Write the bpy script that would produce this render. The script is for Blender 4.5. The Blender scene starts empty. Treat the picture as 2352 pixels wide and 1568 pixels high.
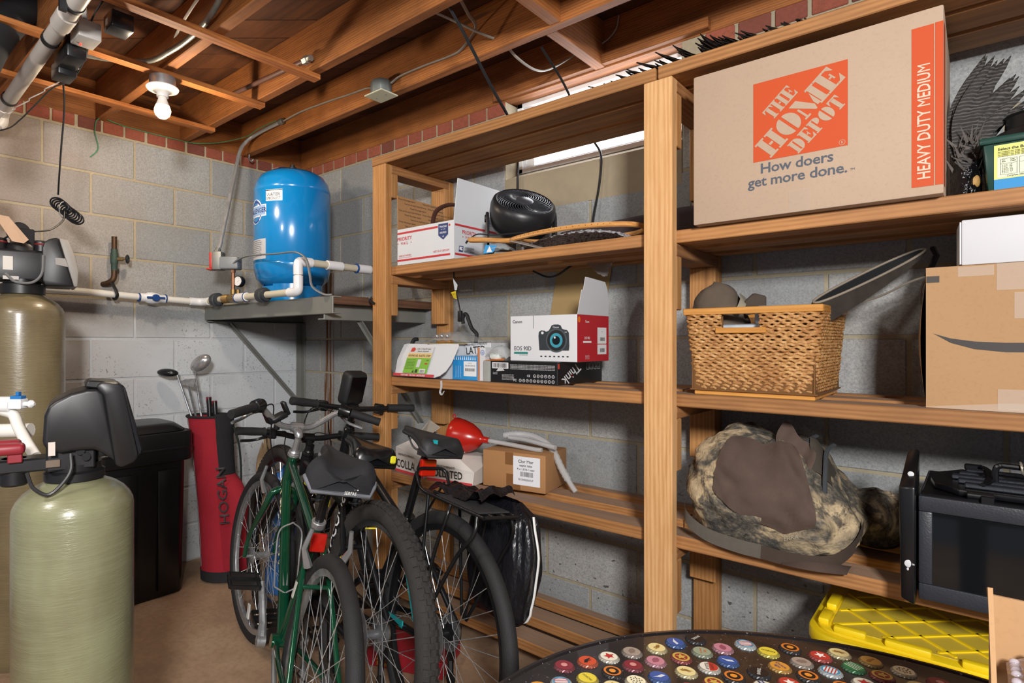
import bpy, bmesh, math, random
from mathutils import Vector, Matrix, Euler
rnd = random.Random(7)
PI = math.pi
SC = bpy.context.scene
COL = SC.collection
# ------------------------------------------------------------------ camera, world, lights, exposure
cd = bpy.data.cameras.new('camera'); cam = bpy.data.objects.new('camera', cd); COL.objects.link(cam)
cam.location = (3.197, -2.177, 1.205); cam.rotation_euler = (PI/2, 0, math.radians(42.63))
cd.sensor_width = 36; cd.lens = 36*1347/2352; cd.shift_x = (1176-1008)/2352; cd.clip_start = 0.02
SC.camera = cam
w = bpy.data.worlds.new('world'); SC.world = w; w.use_nodes = True
w.node_tree.nodes['Background'].inputs[0].default_value = (0.80, 0.86, 1.0, 1)
w.node_tree.nodes['Background'].inputs[1].default_value = 0.20
def lamp(name, kind, loc, energy, color, size, target=None):
    d = bpy.data.lights.new(name, kind); d.energy = energy; d.color = color
    if kind == 'AREA': d.size = size
    else: d.shadow_soft_size = size
    o = bpy.data.objects.new(name, d); COL.objects.link(o); o.location = loc
    if target: o.rotation_euler = (Vector(target)-Vector(loc)).to_track_quat('-Z', 'Y').to_euler()
    return o
lamp('photographers_lamp', 'AREA', (4.10, -3.00, 2.00), 92, (1.0, 0.975, 0.95), 0.36, (1.6, -0.2, 1.1))
lamp('room_lamp', 'POINT', (1.75, -2.75, 2.05), 30, (1.0, 0.95, 0.89), 0.12)
SC.view_settings.view_transform = 'Standard'; SC.view_settings.look = 'None'
SC.view_settings.exposure = 0.32; SC.view_settings.gamma = 1.0; SC.view_settings.use_curve_mapping = False

# ------------------------------------------------------------------ mesh helpers
def T(x=0, y=0, z=0): return Matrix.Translation((x, y, z))
def RX(a): return Matrix.Rotation(math.radians(a), 4, 'X')
def RY(a): return Matrix.Rotation(math.radians(a), 4, 'Y')
def RZ(a): return Matrix.Rotation(math.radians(a), 4, 'Z')
def SX(x, y, z): return Matrix.Diagonal((x, y, z, 1))
def frame_z(p, d):           # matrix at p whose Z points along d
    return Matrix.Translation(p) @ Vector(d).to_track_quat('Z', 'Y').to_matrix().to_4x4()
class MB:
    def __init__(s): s.v = []; s.f = []; s.m = []; s.cur = 0; s.print = False
    def add(s, vs, fs, M=None):
        n = len(s.v)
        s.v += [tuple(M @ Vector(p)) for p in vs] if M is not None else [tuple(p) for p in vs]
        s.f += [tuple(i+n for i in f) for f in fs]; s.m += [s.cur]*len(fs)
        return s
    def box(s, x0, x1, y0, y1, z0, z1, M=None):
        return s.add([(x0,y0,z0),(x1,y0,z0),(x1,y1,z0),(x0,y1,z0),(x0,y0,z1),(x1,y0,z1),(x1,y1,z1),(x0,y1,z1)],
            [(3,2,1,0),(4,5,6,7),(0,1,5,4),(1,2,6,5),(2,3,7,6),(3,0,4,7)], M)
    def bar(s, a, b, w, h, up=(0,0,1)):     # square bar from a to b
        a = Vector(a); b = Vector(b); d = b-a; L = d.length; d.normalize()
        u = Vector(up); r = d.cross(u)
        if r.length < 1e-4: r = d.cross(Vector((1,0,0)))
        r.normalize(); u = r.cross(d)
        M = Matrix(((d.x,r.x,u.x,a.x),(d.y,r.y,u.y,a.y),(d.z,r.z,u.z,a.z),(0,0,0,1)))
        return s.box(0, L, -w/2, w/2, -h/2, h/2, M)
    def tube(s, pts, r, seg=8, closed=False, caps=True, M=None, flat=1.0):
        P = [Vector(p) for p in pts]; n = len(P)
        R = r if isinstance(r, (list, tuple)) else [r]*n
        vs = []; fs = []; nrm = None
        for i, p in enumerate(P):
            if closed: t = P[(i+1) % n]-P[i-1]
            else: t = P[min(i+1, n-1)]-P[max(i-1, 0)]
            if t.length < 1e-9: t = Vector((0,0,1))
            t.normalize()
            if nrm is None:
                nrm = t.cross(Vector((0,0,1)))
                if nrm.length < 0.1: nrm = t.cross(Vector((0,1,0)))
            nrm = nrm - t*nrm.dot(t); nrm.normalize(); b = t.cross(nrm)
            for k in range(seg):
                a = 2*PI*k/seg
                vs.append(p + nrm*(math.cos(a)*R[i]) + b*(math.sin(a)*R[i]*flat))
        for i in range(n if closed else n-1):
            j = (i+1) % n
            for k in range(seg): fs.append((i*seg+k, i*seg+(k+1) % seg, j*seg+(k+1) % seg, j*seg+k))
        if caps and not closed:
            fs.append(tuple(range(seg-1, -1, -1))); fs.append(tuple((n-1)*seg+k for k in range(seg)))
        return s.add(vs, fs, M)
    def cyl(s, a, b, r, seg=16, r2=None): return s.tube([a, b], [r, r if r2 is None else r2], seg)
    def lathe(s, prof, seg=24, M=None, a0=0, a1=360):   # profile of (radius, z)
        vs = []; fs = []; full = abs(a1-a0) >= 359.9; n = seg if full else seg+1
        for r, z in prof:
            for k in range(n):
                a = math.radians(a0+(a1-a0)*k/seg); vs.append((r*math.cos(a), r*math.sin(a), z))
        for i in range(len(prof)-1):
            for k in range(seg):
                k2 = (k+1) % n; fs.append((i*n+k, i*n+k2, (i+1)*n+k2, (i+1)*n+k))
        if full and tuple(prof[0]) != tuple(prof[-1]):
            if prof[0][0] > 1e-6: fs.append(tuple(range(n-1, -1, -1)))
            if prof[-1][0] > 1e-6: fs.append(tuple((len(prof)-1)*n+k for k in range(n)))
        return s.add(vs, fs, M)
    def torus(s, R, r, sa=32, sb=8, M=None, flat=1.0):
        return s.tube([(R*math.cos(2*PI*i/sa), R*math.sin(2*PI*i/sa), 0) for i in range(sa)], r, sb, closed=True, M=M, flat=flat)
    def prism(s, poly, z0, z1, M=None):
        n = len(poly)
        return s.add([(x,y,z0) for x,y in poly]+[(x,y,z1) for x,y in poly],
            [tuple(range(n-1,-1,-1)), tuple(range(n,2*n))]+[(i,(i+1)%n,n+(i+1)%n,n+i) for i in range(n)], M)
    def sheet(s, pts, th, M=None):          # flat polygon of 3D points with thickness
        P = [Vector(p) for p in pts]; nn = (P[1]-P[0]).cross(P[2]-P[0]).normalized()*th; n = len(P)
        return s.add([p for p in P]+[p+nn for p in P], [tuple(range(n-1,-1,-1)), tuple(range(n,2*n))]+[(i,(i+1)%n,n+(i+1)%n,n+i) for i in range(n)], M)
    def ball(s, r, M=None, seg=14, rings=9):
        return s.lathe([(r*math.sin(PI*i/rings), -r*math.cos(PI*i/rings)) for i in range(rings+1)], seg, M)
    def grid(s, nu, nv, fn, close_u=False):
        vs = [fn(i/(nu-(0 if close_u else 1)), j/(nv-1)) for j in range(nv) for i in range(nu)]
        fs = [(j*nu+i, j*nu+(i+1)%nu, (j+1)*nu+(i+1)%nu, (j+1)*nu+i) for j in range(nv-1) for i in range(nu if close_u else nu-1)]
        return s.add(vs, fs)
    def mesh(s, name, mats, smooth=35, bev=0, bseg=1, Minv=None):
        me = bpy.data.meshes.new(name); me.from_pydata([tuple(p) for p in s.v], [], s.f)
        for m in (mats if isinstance(mats, (list, tuple)) else [mats]): me.materials.append(m)
        if max(s.m, default=0): me.polygons.foreach_set('material_index', s.m)
        if Minv is not None: me.transform(Minv)
        bm = bmesh.new(); bm.from_mesh(me)
        if not bev and not s.print: bmesh.ops.remove_doubles(bm, verts=bm.verts, dist=1e-6)
        if not s.print: bmesh.ops.recalc_face_normals(bm, faces=bm.faces)
        if bev:
            es = [e for e in bm.edges if len(e.link_faces) == 2 and e.calc_face_angle(0) > 0.5]
            bmesh.ops.bevel(bm, geom=es, offset=bev, segments=bseg, affect='EDGES', profile=0.5, clamp_overlap=True)
        bm.to_mesh(me); bm.free()
        if smooth and not s.print:
            me.shade_smooth(); me.set_sharp_from_angle(angle=math.radians(smooth))
        return me
def link(o, parent=None):
    COL.objects.link(o)
    if parent is not None: o.parent = parent
    return o
def inv_of(o):
    M = Matrix.Identity(4); chain = []
    while o is not None: chain.append(o); o = o.parent
    for q in reversed(chain): M = M @ q.matrix_basis
    return M.inverted()
def tag(o, label=None, cat=None, group=None, kind=None):
    if label: o['label'] = label
    if cat: o['category'] = cat
    if group: o['group'] = group
    if kind: o['kind'] = kind
    return o
def thing(name, label, cat, loc=(0,0,0), rot=(0,0,0), group=None):
    o = bpy.data.objects.new(name, None); o.empty_display_size = 0.05; link(o)
    o.location = loc; o.rotation_euler = [math.radians(a) for a in rot]
    return tag(o, label, cat, group)
def part(name, mb, mats, parent=None, smooth=35, bev=0, bseg=1, world=False, label=None, kind=None):
    Minv = inv_of(parent) if (world and parent is not None) else None
    o = bpy.data.objects.new(name, mb.mesh(name, mats, smooth, bev, bseg, Minv)); link(o, parent)
    return tag(o, label, kind=kind)
def single(name, mb, mats, label, cat, group=None, smooth=35, bev=0, bseg=1, base=None):
    # a thing that is one mesh, with its origin at its base
    vs = mb.v; xs = [p[0] for p in vs]; ys = [p[1] for p in vs]; zs = [p[2] for p in vs]
    c = base or ((min(xs)+max(xs))/2, (min(ys)+max(ys))/2, min(zs))
    o = bpy.data.objects.new(name, mb.mesh(name, mats, smooth, bev, bseg, T(-c[0], -c[1], -c[2]))); link(o); o.location = c
    return tag(o, label, cat, group)
def spline(pts, n=8, closed=False):       # Catmull-Rom through points
    P = [Vector(p) for p in pts]; out = []; m = len(P)
    for i in range(m if closed else m-1):
        a = P[(i-1) % m] if (closed or i > 0) else P[0]*2-P[1]
        b = P[i]; c = P[(i+1) % m]
        d = P[(i+2) % m] if (closed or i < m-2) else P[-1]*2-P[-2]
        for k in range(n):
            t = k/n
            out.append(0.5*((2*b)+(c-a)*t+(2*a-5*b+4*c-d)*t*t+(3*b-a-3*c+d)*t**3))
    if not closed: out.append(P[-1])
    return out
def arc(c, r, a0, a1, n, M=None):
    pts = [Vector((c[0]+r*math.cos(math.radians(a0+(a1-a0)*i/n)), c[1]+r*math.sin(math.radians(a0+(a1-a0)*i/n)), 0)) for i in range(n+1)]
    return [M @ p for p in pts] if M else pts
def rrect(w, h, r, n=4, cx=0, cy=0):
    o = []
    for sx, sy, a in ((1,1,0),(-1,1,90),(-1,-1,180),(1,-1,270)):
        for k in range(n+1):
            t = math.radians(a+90*k/n); o.append((cx+sx*(w/2-r)+r*math.cos(t), cy+sy*(h/2-r)+r*math.sin(t)))
    return o

# ------------------------------------------------------------------ lettering: glyph outlines of the built-in font, kept as flat meshes
GL = {}
def glyph(ch, bold):
    k = (ch, bold)
    if k not in GL:
        cu = bpy.data.curves.new('glyph', 'FONT'); cu.body = ch; cu.resolution_u = 2
        if bold and ch not in 'MW': cu.offset = 0.018*bold
        ob = bpy.data.objects.new('glyph', cu)
        me = ob.to_mesh(); vs = [tuple(v.co) for v in me.vertices]; fs = [tuple(p.vertices) for p in me.polygons]; ob.to_mesh_clear()
        cu.body = ch+'|'; cu.offset = 0; me = ob.to_mesh(); x1 = max(v.co.x for v in me.vertices); ob.to_mesh_clear()
        cu.body = '|'; me = ob.to_mesh(); x0 = max(v.co.x for v in me.vertices); ob.to_mesh_clear()
        bpy.data.objects.remove(ob); bpy.data.curves.remove(cu)
        GL[k] = (vs, fs, x1-x0)
    return GL[k]
def text(mb, s, size, fn, x=0, y=0, bold=1, align='L', sx=1.0, slant=0.0, track=0.0):
    # fn maps flat (x, y) to a 3D point (a matrix lays the line on a flat face)
    mb.print = True; bold = min(bold, 0.75)
    if isinstance(fn, Matrix): M = fn; fn = lambda a, b: M @ Vector((a, b, 0))
    adv = []; wd = 0
    for ch in s:
        a = glyph(ch, bold)[2] if ch != ' ' else 0.28
        adv.append(a+track); wd += a+track
    x0 = x - {'L':0,'C':0.5,'R':1}[align]*wd*size*sx
    for ch, a in zip(s, adv):
        if ch != ' ':
            vs, fs, _ = glyph(ch, bold)
            mb.add([fn(x0+(p[0]+p[1]*slant)*size*sx, y+p[1]*size) for p in vs], fs)
        x0 += a*size*sx
    return wd*size*sx
def quad(mb, x0, x1, y0, y1, fn):
    mb.print = True
    if isinstance(fn, Matrix): M = fn; fn = lambda a, b: M @ Vector((a, b, 0))
    return mb.add([fn(x0,y0), fn(x1,y0), fn(x1,y1), fn(x0,y1)], [(0,1,2,3)])
def flat(mb, poly, fn):
    mb.print = True
    if isinstance(fn, Matrix): M = fn; fn = lambda a, b: M @ Vector((a, b, 0))
    return mb.add([fn(a,b) for a,b in poly], [tuple(range(len(poly)))])
def disc(cx, cy, r, n=20, r2=None): return [(cx+r*math.cos(2*PI*i/n), cy+(r2 or r)*math.sin(2*PI*i/n)) for i in range(n)]
def barcode(mb, x0, x1, y0, y1, fn, seed=1):
    q = random.Random(seed); x = x0
    while x < x1:
        a = (x1-x0)*q.choice((.012,.02,.03)); quad(mb, x, min(x+a, x1), y0, y1, fn); x += a+(x1-x0)*q.choice((.012,.022,.03))

# ------------------------------------------------------------------ materials
MATS = {}
def srgb(c):
    if isinstance(c, str):
        c = [int(c[i:i+2], 16)/255 for i in (0, 2, 4)]
    return tuple(((x/12.92) if x <= 0.04045 else ((x+0.055)/1.055)**2.4) for x in c)
class NT:
    def __init__(s, name):
        s.mat = bpy.data.materials.new(name); s.mat.use_nodes = True; s.t = s.mat.node_tree; s.b = s.t.nodes['Principled BSDF']
    def n(s, kind, **kw):
        o = s.t.nodes.new('ShaderNode'+kind)
        for k, v in kw.items():
            if k.startswith('i_'):
                key = k[2:]; key = int(key) if key.isdigit() else key.replace('_', ' ')
                if hasattr(v, 'is_linked') or isinstance(v, bpy.types.NodeSocket): s.t.links.new(v, o.inputs[key])
                else: o.inputs[key].default_value = v
            else: setattr(o, k, v)
        return o
    def l(s, a, b): s.t.links.new(a, b)
    def coord(s, kind='Object', scale=(1,1,1)):
        if kind == 'World': src = s.n('NewGeometry').outputs['Position']
        else: src = s.n('TexCoord').outputs[kind]
        m = s.n('Mapping'); s.l(src, m.inputs[0]); m.inputs['Scale'].default_value = scale
        return m.outputs[0]
    def ramp(s, fac, stops):
        r = s.n('ValToRGB'); s.l(fac, r.inputs[0]); e = r.color_ramp.elements
        while len(e) < len(stops): e.new(0.5)
        for q, (p, c) in zip(e, stops): q.position = p; q.color = (c[0], c[1], c[2], 1) if not isinstance(c, (int, float)) else (c, c, c, 1)
        return r.outputs[0]
    def mix(s, fac, a, b, mode='MIX'):
        m = s.n('Mix', data_type='RGBA', blend_type=mode)
        for v, i in ((fac, 0), (a, 6), (b, 7)):
            if isinstance(v, bpy.types.NodeSocket): s.l(v, m.inputs[i])
            elif isinstance(v, (int, float)): m.inputs[i].default_value = v if i == 0 else (v,v,v,1)
            else: m.inputs[i].default_value = (*v[:3], 1)
        return m.outputs[2]
    def noise(s, vec, scale, detail=3, rough=0.55, dist=0.0):
        o = s.n('TexNoise'); s.l(vec, o.inputs['Vector']); o.inputs['Scale'].default_value = scale
        o.inputs['Detail'].default_value = detail; o.inputs['Roughness'].default_value = rough; o.inputs['Distortion'].default_value = dist
        return o.outputs[0]
    def bump(s, h, strength=0.3, dist=0.01):
        b = s.n('Bump'); s.l(h, b.inputs['Height']); b.inputs['Strength'].default_value = strength; b.inputs['Distance'].default_value = dist
        s.l(b.outputs[0], s.b.inputs['Normal'])
    def done(s, col=None, rough=None, metal=None):
        if col is not None:
            if isinstance(col, bpy.types.NodeSocket): s.l(col, s.b.inputs['Base Color'])
            else: s.b.inputs['Base Color'].default_value = (*col[:3], 1)
        if rough is not None:
            if isinstance(rough, bpy.types.NodeSocket): s.l(rough, s.b.inputs['Roughness'])
            else: s.b.inputs['Roughness'].default_value = rough
        if metal is not None: s.b.inputs['Metallic'].default_value = metal
        return s.mat
def plain(hexc, rough=0.5, metal=0.0, var=0.12, scale=30, bump=0.0, coat=0.0, name=None):
    k = ('plain', hexc, rough, metal, var, scale, bump, coat)
    if k not in MATS:
        m = NT(name or 'paint_'+hexc); c = srgb(hexc); v = m.coord('Object')
        f = m.noise(v, scale, 3)
        col = m.mix(f, [x*(1-var) for x in c], [min(1, x*(1+var)) for x in c]) if var else c
        if bump: m.bump(m.noise(v, scale*6, 2), bump, 0.003)
        if coat: m.b.inputs['Coat Weight'].default_value = coat; m.b.inputs['Coat Roughness'].default_value = 0.08
        MATS[k] = m.done(col, rough, metal)
    return MATS[k]
def ink(hexc, rough=0.6):
    k = ('ink', hexc, rough)
    if k not in MATS: MATS[k] = NT('ink_'+hexc).done(srgb(hexc), rough)
    return MATS[k]
def wood(c1, c2, axis='X', c3=None, name='wood', rough=0.7, knots=True, ring=26, dust=None):
    k = ('wood', c1, c2, axis, c3, rough, ring, dust)
    if k not in MATS:
        m = NT(name+'_'+axis.lower())
        s = {'X':(0.22,2.6,2.6),'Y':(2.6,0.22,2.6),'Z':(2.6,2.6,0.22)}[axis]
        oi = m.n('ObjectInfo'); ofs = m.n('VectorMath', operation='SCALE'); ofs.inputs[0].default_value = (3.1,1.7,2.3)
        m.l(oi.outputs['Random'], ofs.inputs['Scale'])
        g = m.n('NewGeometry').outputs['Position']
        ad = m.n('VectorMath', operation='ADD'); m.l(g, ad.inputs[0]); m.l(ofs.outputs[0], ad.inputs[1])
        mp = m.n('Mapping'); m.l(ad.outputs[0], mp.inputs[0]); mp.inputs['Scale'].default_value = s
        v = mp.outputs[0]
        wv = m.n('TexWave', wave_type='RINGS', rings_direction=axis, wave_profile='SIN')
        m.l(v, wv.inputs['Vector']); wv.inputs['Scale'].default_value = ring/2.6; wv.inputs['Distortion'].default_value = 7.0
        wv.inputs['Detail'].default_value = 3.0; wv.inputs['Detail Scale'].default_value = 0.7
        fine = m.noise(v, 34, 4, 0.65); broad = m.noise(v, 3.0, 3, 0.6)
        f = m.mix(0.74, wv.outputs['Color'], fine); f = m.mix(0.35, f, broad)
        col = m.ramp(f, [(0.30, srgb(c2)), (0.60, srgb(c1))])
        if knots:
            kv = m.n('TexVoronoi'); m.l(v, kv.inputs['Vector']); kv.inputs['Scale'].default_value = 2.6
            col = m.mix(m.ramp(kv.outputs['Distance'], [(0.035, 0.75), (0.075, 0.0)]), col, [x*0.38 for x in srgb(c2)])
        blot = m.noise(m.coord('World'), 3.5, 4, 0.6)
        col = m.mix(m.ramp(blot, [(0.42, 0.0), (0.75, 0.55)]), col, srgb(c3 or c2))
        rv = m.n('Math', operation='MULTIPLY_ADD'); m.l(oi.outputs['Random'], rv.inputs[0]); rv.inputs[1].default_value = 0.35; rv.inputs[2].default_value = 0.82
        col = m.mix(1.0, col, m.n('CombineColor', i_0=rv.outputs[0], i_1=rv.outputs[0], i_2=rv.outputs[0]).outputs[0], 'MULTIPLY')
        if dust:      # settled dust lies on the faces that look up
            sp = m.n('SeparateXYZ'); m.l(m.n('NewGeometry').outputs['Normal'], sp.inputs[0])
            col = m.mix(m.ramp(sp.outputs[2], [(0.80, 0.0), (0.95, 0.62)]), col, srgb(dust))
        m.bump(f, 0.25, 0.002)
        MATS[k] = m.done(col, rough)
    return MATS[k]
def metal(hexc='9a9c9c', rough=0.35, name='metal', wear=0.2, scale=25):
    k = ('metal', hexc, rough, wear, scale)
    if k not in MATS:
        m = NT(name+'_'+hexc); c = srgb(hexc); v = m.coord('Object'); f = m.noise(v, scale, 4)
        col = m.mix(f, [x*(1-wear) for x in c], [min(1, x*(1+wear)) for x in c])
        MATS[k] = m.done(col, m.ramp(f, [(0.3, max(0.02, rough-0.12)), (0.7, min(1, rough+0.12))]), 0.7)
    return MATS[k]
def cardboard(hexc='b98a60', rough=0.85, flute=0.0):
    k = ('card', hexc, flute)
    if k not in MATS:
        m = NT('cardboard_'+hexc); c = srgb(hexc); v = m.coord('Object')
        f = m.noise(v, 120, 3, 0.7); g = m.noise(v, 4, 3)
        col = m.mix(g, [x*0.90 for x in c], [min(1, x*1.07) for x in c])
        col = m.mix(m.ramp(f, [(0.52, 0.0), (0.75, 0.35)]), col, [x*0.72 for x in c])
        m.bump(g, 0.15, 0.01)
        MATS[k] = m.done(col, rough)
    return MATS[k]
def clear(hexc='ffffff', alpha=0.25, rough=0.12):
    k = ('clear', hexc, alpha)
    if k not in MATS:
        m = NT('clear_plastic'); m.b.inputs['Alpha'].default_value = alpha; m.b.inputs['Specular IOR Level'].default_value = 0.9
        MATS[k] = m.done(srgb(hexc), rough)
    return MATS[k]
def emit(hexc, strength):
    k = ('emit', hexc, strength)
    if k not in MATS:
        m = NT('glow_'+hexc); m.b.inputs['Emission Color'].default_value = (*srgb(hexc), 1); m.b.inputs['Emission Strength'].default_value = strength
        MATS[k] = m.done(srgb(hexc), 0.4)
    return MATS[k]
BLACK = lambda r=0.5: plain('17181b', r, 0, 0.15)
# ------------------------------------------------------------------ the setting
def block_mat(kind):
    m = NT('concrete_block_'+kind); p = m.coord('World')
    oi = m.n('ObjectInfo').outputs['Random']
    base = m.ramp(oi, [(0.0, srgb('959899')), (0.5, srgb('a6a8a8')), (1.0, srgb('b0aea9'))])
    g = m.noise(p, 170, 3, 0.75); big = m.noise(p, 2.3, 4, 0.6)
    col = m.mix(m.ramp(g, [(0.40, 0.0), (0.66, 0.6)]), base, srgb('6f7374'), 'MIX')
    col = m.mix(m.ramp(big, [(0.48, 0.0), (0.8, 0.55)]), col, srgb('8d857a'))
    sep = m.n('SeparateXYZ'); m.l(p, sep.inputs[0])
    if kind == 'left':      # old white paint up to the pipe height, flaking in specks; colour turns browner towards the drain side
        nz = m.n('Math', operation='MULTIPLY_ADD'); m.l(m.noise(p, 3.0, 4), nz.inputs[0]); nz.inputs[1].default_value = 0.22; m.l(sep.outputs[2], nz.inputs[2])
        lo = m.ramp(nz.outputs[0], [(0.0, 1.0), (0.0, 1.0)])
        mr = m.n('MapRange'); m.l(nz.outputs[0], mr.inputs[0]); mr.inputs[1].default_value = 1.30; mr.inputs[2].default_value = 1.46; mr.inputs[3].default_value = 1; mr.inputs[4].default_value = 0
        flake = m.ramp(m.noise(p, 85, 2, 0.6), [(0.60, 1.0), (0.68, 0.0)])
        zone = m.ramp(m.noise(p, 3.4, 3), [(0.46, 1.0), (0.60, 0.0)])
        keep = m.mix(zone, flake, 1.0)
        mk = m.n('Math', operation='MULTIPLY'); m.l(mr.outputs[0], mk.inputs[0]); m.l(keep, mk.inputs[1])
        col = m.mix(mk.outputs[0], col, srgb('cdd2d7'))
        gr = m.n('MapRange'); m.l(sep.outputs[1], gr.inputs[0]); gr.inputs[1].default_value = -0.85; gr.inputs[2].default_value = -1.55; gr.inputs[3].default_value = 0; gr.inputs[4].default_value = 0.75
        gm = m.n('Math', operation='MULTIPLY'); m.l(gr.outputs[0], gm.inputs[0]); m.l(m.ramp(m.noise(p, 1.6, 3), [(0.3, 0.55), (0.7, 1.0)]), gm.inputs[1])
        col = m.mix(gm.outputs[0], col, srgb('96806f'))
    else:                   # dark pinholes and mould specks low on the wall
        sp = m.ramp(m.noise(p, 55, 1, 0.4), [(0.70, 0.0), (0.74, 0.8)])
        mr = m.n('MapRange'); m.l(sep.outputs[2], mr.inputs[0]); mr.inputs[1].default_value = 0.9; mr.inputs[2].default_value = 0.3; mr.inputs[3].default_value = 0.1; mr.inputs[4].default_value = 1
        mk = m.n('Math', operation='MULTIPLY'); m.l(mr.outputs[0], mk.inputs[0]); m.l(sp, mk.inputs[1])
        col = m.mix(mk.outputs[0], col, srgb('2e2b28'))
        # rust run below the steel ledge, next to the corner
        a = m.n('MapRange'); m.l(sep.outputs[0], a.inputs[0]); a.inputs[1].default_value = 0.235; a.inputs[2].default_value = 0.245; a.inputs[3].default_value = 0; a.inputs[4].default_value = 1
        b = m.n('MapRange'); m.l(sep.outputs[0], b.inputs[0]); b.inputs[1].default_value = 0.325; b.inputs[2].default_value = 0.345; b.inputs[3].default_value = 1; b.inputs[4].default_value = 0
        c = m.n('MapRange'); m.l(sep.outputs[2], c.inputs[0]); c.inputs[1].default_value = 1.72; c.inputs[2].default_value = 1.66; c.inputs[3].default_value = 0; c.inputs[4].default_value = 1
        st = m.ramp(m.noise(m.coord('World', (34, 1, 0.9)), 1.6, 4, 0.6), [(0.44, 0.0), (0.52, 1.0)])
        x1 = m.n('Math', operation='MULTIPLY'); m.l(a.outputs[0], x1.inputs[0]); m.l(b.outputs[0], x1.inputs[1])
        x2 = m.n('Math', operation='MULTIPLY'); m.l(x1.outputs[0], x2.inputs[0]); m.l(c.outputs[0], x2.inputs[1])
        x3 = m.n('Math', operation='MULTIPLY'); m.l(x2.outputs[0], x3.inputs[0]); m.l(st, x3.inputs[1])
        col = m.mix(x3.outputs[0], col, srgb('6b3e12'))
    m.bump(g, 0.55, 0.004)
    return m.done(col, 0.92)
def mortar_mat():
    m = NT('mortar'); p = m.coord('World'); f = m.noise(p, 60, 3)
    m.bump(f, 0.4, 0.004)
    return m.done(m.mix(f, srgb('8f866f'), srgb('aa9f88')), 0.95)
def brick_mat():
    m = NT('red_brick'); p = m.coord('World'); oi = m.n('ObjectInfo').outputs['Random']
    base = m.ramp(oi, [(0.0, srgb('6e3f34')), (0.2, srgb('8d4a38')), (1.0, srgb('9c5640'))])
    f = m.noise(p, 90, 3, 0.7)
    col = m.mix(m.ramp(f, [(0.4, 0.0), (0.75, 0.5)]), base, srgb('5c332a'))
    m.bump(f, 0.4, 0.003)
    return m.done(col, 0.9)
def floor_mat():
    m = NT('stained_concrete_floor'); p = m.coord('World')
    a = m.noise(p, 2.4, 5, 0.65); b = m.noise(p, 45, 3)
    col = m.ramp(a, [(0.3, srgb('8a6f58')), (0.55, srgb('a98c70')), (0.75, srgb('b79d82'))])
    col = m.mix(m.ramp(b, [(0.45, 0.0), (0.7, 0.35)]), col, srgb('7b6350'))
    m.bump(b, 0.25, 0.004)
    return m.done(col, 0.85)
H = 0.2032
MORT = mortar_mat(); BRK = brick_mat()
fl = part('floor', MB().box(-0.2, 4.6, -3.4, 0.2, -0.12, 0), floor_mat()); tag(fl, kind='structure')
BOT = 2.235                                    # underside of the brick course, eleven courses of block
WIN = (1.607, 2.400)
m = NT('painted_mortar'); p = m.coord('World'); f = m.noise(p, 60, 3); sz = m.n('SeparateXYZ'); m.l(p, sz.inputs[0]); m.bump(f, 0.4, 0.004)
MORTL = m.done(m.mix(m.ramp(m.n('MapRange', i_0=sz.outputs[2], i_1=1.30, i_2=1.36).outputs[0], [(0.0, 0.0), (1.0, 1.0)]), m.mix(f, srgb('b6babd'), srgb('cacdd0')), m.mix(f, srgb('998c74'), srgb('b5a88e'))), 0.95)
wl = part('wall_left', MB().box(-0.2, 0.0, -2.6, 0.2, 0, 2.298), MORTL); tag(wl, kind='structure')
mb = MB()
mb.box(0.0, WIN[0], 0.0, 0.2, 0, 2.298).box(WIN[1], 4.4, 0.0, 0.2, 0, 2.298).box(WIN[0], WIN[1], 0.0, 0.2, 0, 1.93)
wr = part('wall_right', mb, MORT); tag(wr, kind='structure')
BL, BR = block_mat('left'), block_mat('right')
BM = {}
def block(parent, wall, a0, a1, z0, z1):       # a block of the given face, 4 mm proud of its mortar
    L = a1-a0; hh = z1-z0; key = (wall, round(L,3), round(hh,3))
    if key not in BM:
        b = MB()
        if wall == 'L': b.box(-0.03, 0.0035, -L/2, L/2, -hh/2, hh/2)
        else: b.box(-L/2, L/2, -0.0035, 0.03, -hh/2, hh/2)
        BM[key] = b.mesh('block', BL if wall == 'L' else BR, 35, 0.003)
    o = bpy.data.objects.new('block', BM[key]); link(o, parent)
    o.location = (0, (a0+a1)/2, (z0+z1)/2) if wall == 'L' else ((a0+a1)/2, 0, (z0+z1)/2)
J = 0.0055
for c in range(11):
    z1 = BOT-c*H-J; z0 = BOT-(c+1)*H+J
    z0 = max(z0, 0.002)
    edges = [0.0]+[H*2*i+(H if c % 2 == 0 else 0) for i in range(1 if c % 2 else 0, 8)]
    if c % 2 == 0: edges = [0.0]+[H+H*2*i for i in range(7)]
    else: edges = [0.0]+[H*2*(i+1) for i in range(6)]
    for a, b in zip(edges[:-1], edges[1:]): block(wl, 'L', -b+J, -a-(J if a else 0), z0, z1)
    if c % 2 == 0: edges = [0.0]+[H*2*(i+1) for i in range(10)]
    else: edges = [0.0]+[H+H*2*i for i in range(11)]
    for a, b in zip(edges[:-1], edges[1:]):
        a2, b2 = a+(J if a else 0.004), b-J
        if z1 > 1.93:                          # the course that the window opening cuts
            if a2 < WIN[1] and b2 > WIN[0]:
                if a2 < WIN[0]-0.03: block(wr, 'R', a2, WIN[0]-0.004, z0, z1)
                if b2 > WIN[1]+0.03: block(wr, 'R', WIN[1]+0.004, b2, z0, z1)
                continue
        block(wr, 'R', a2, b2, z0, z1)
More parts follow.
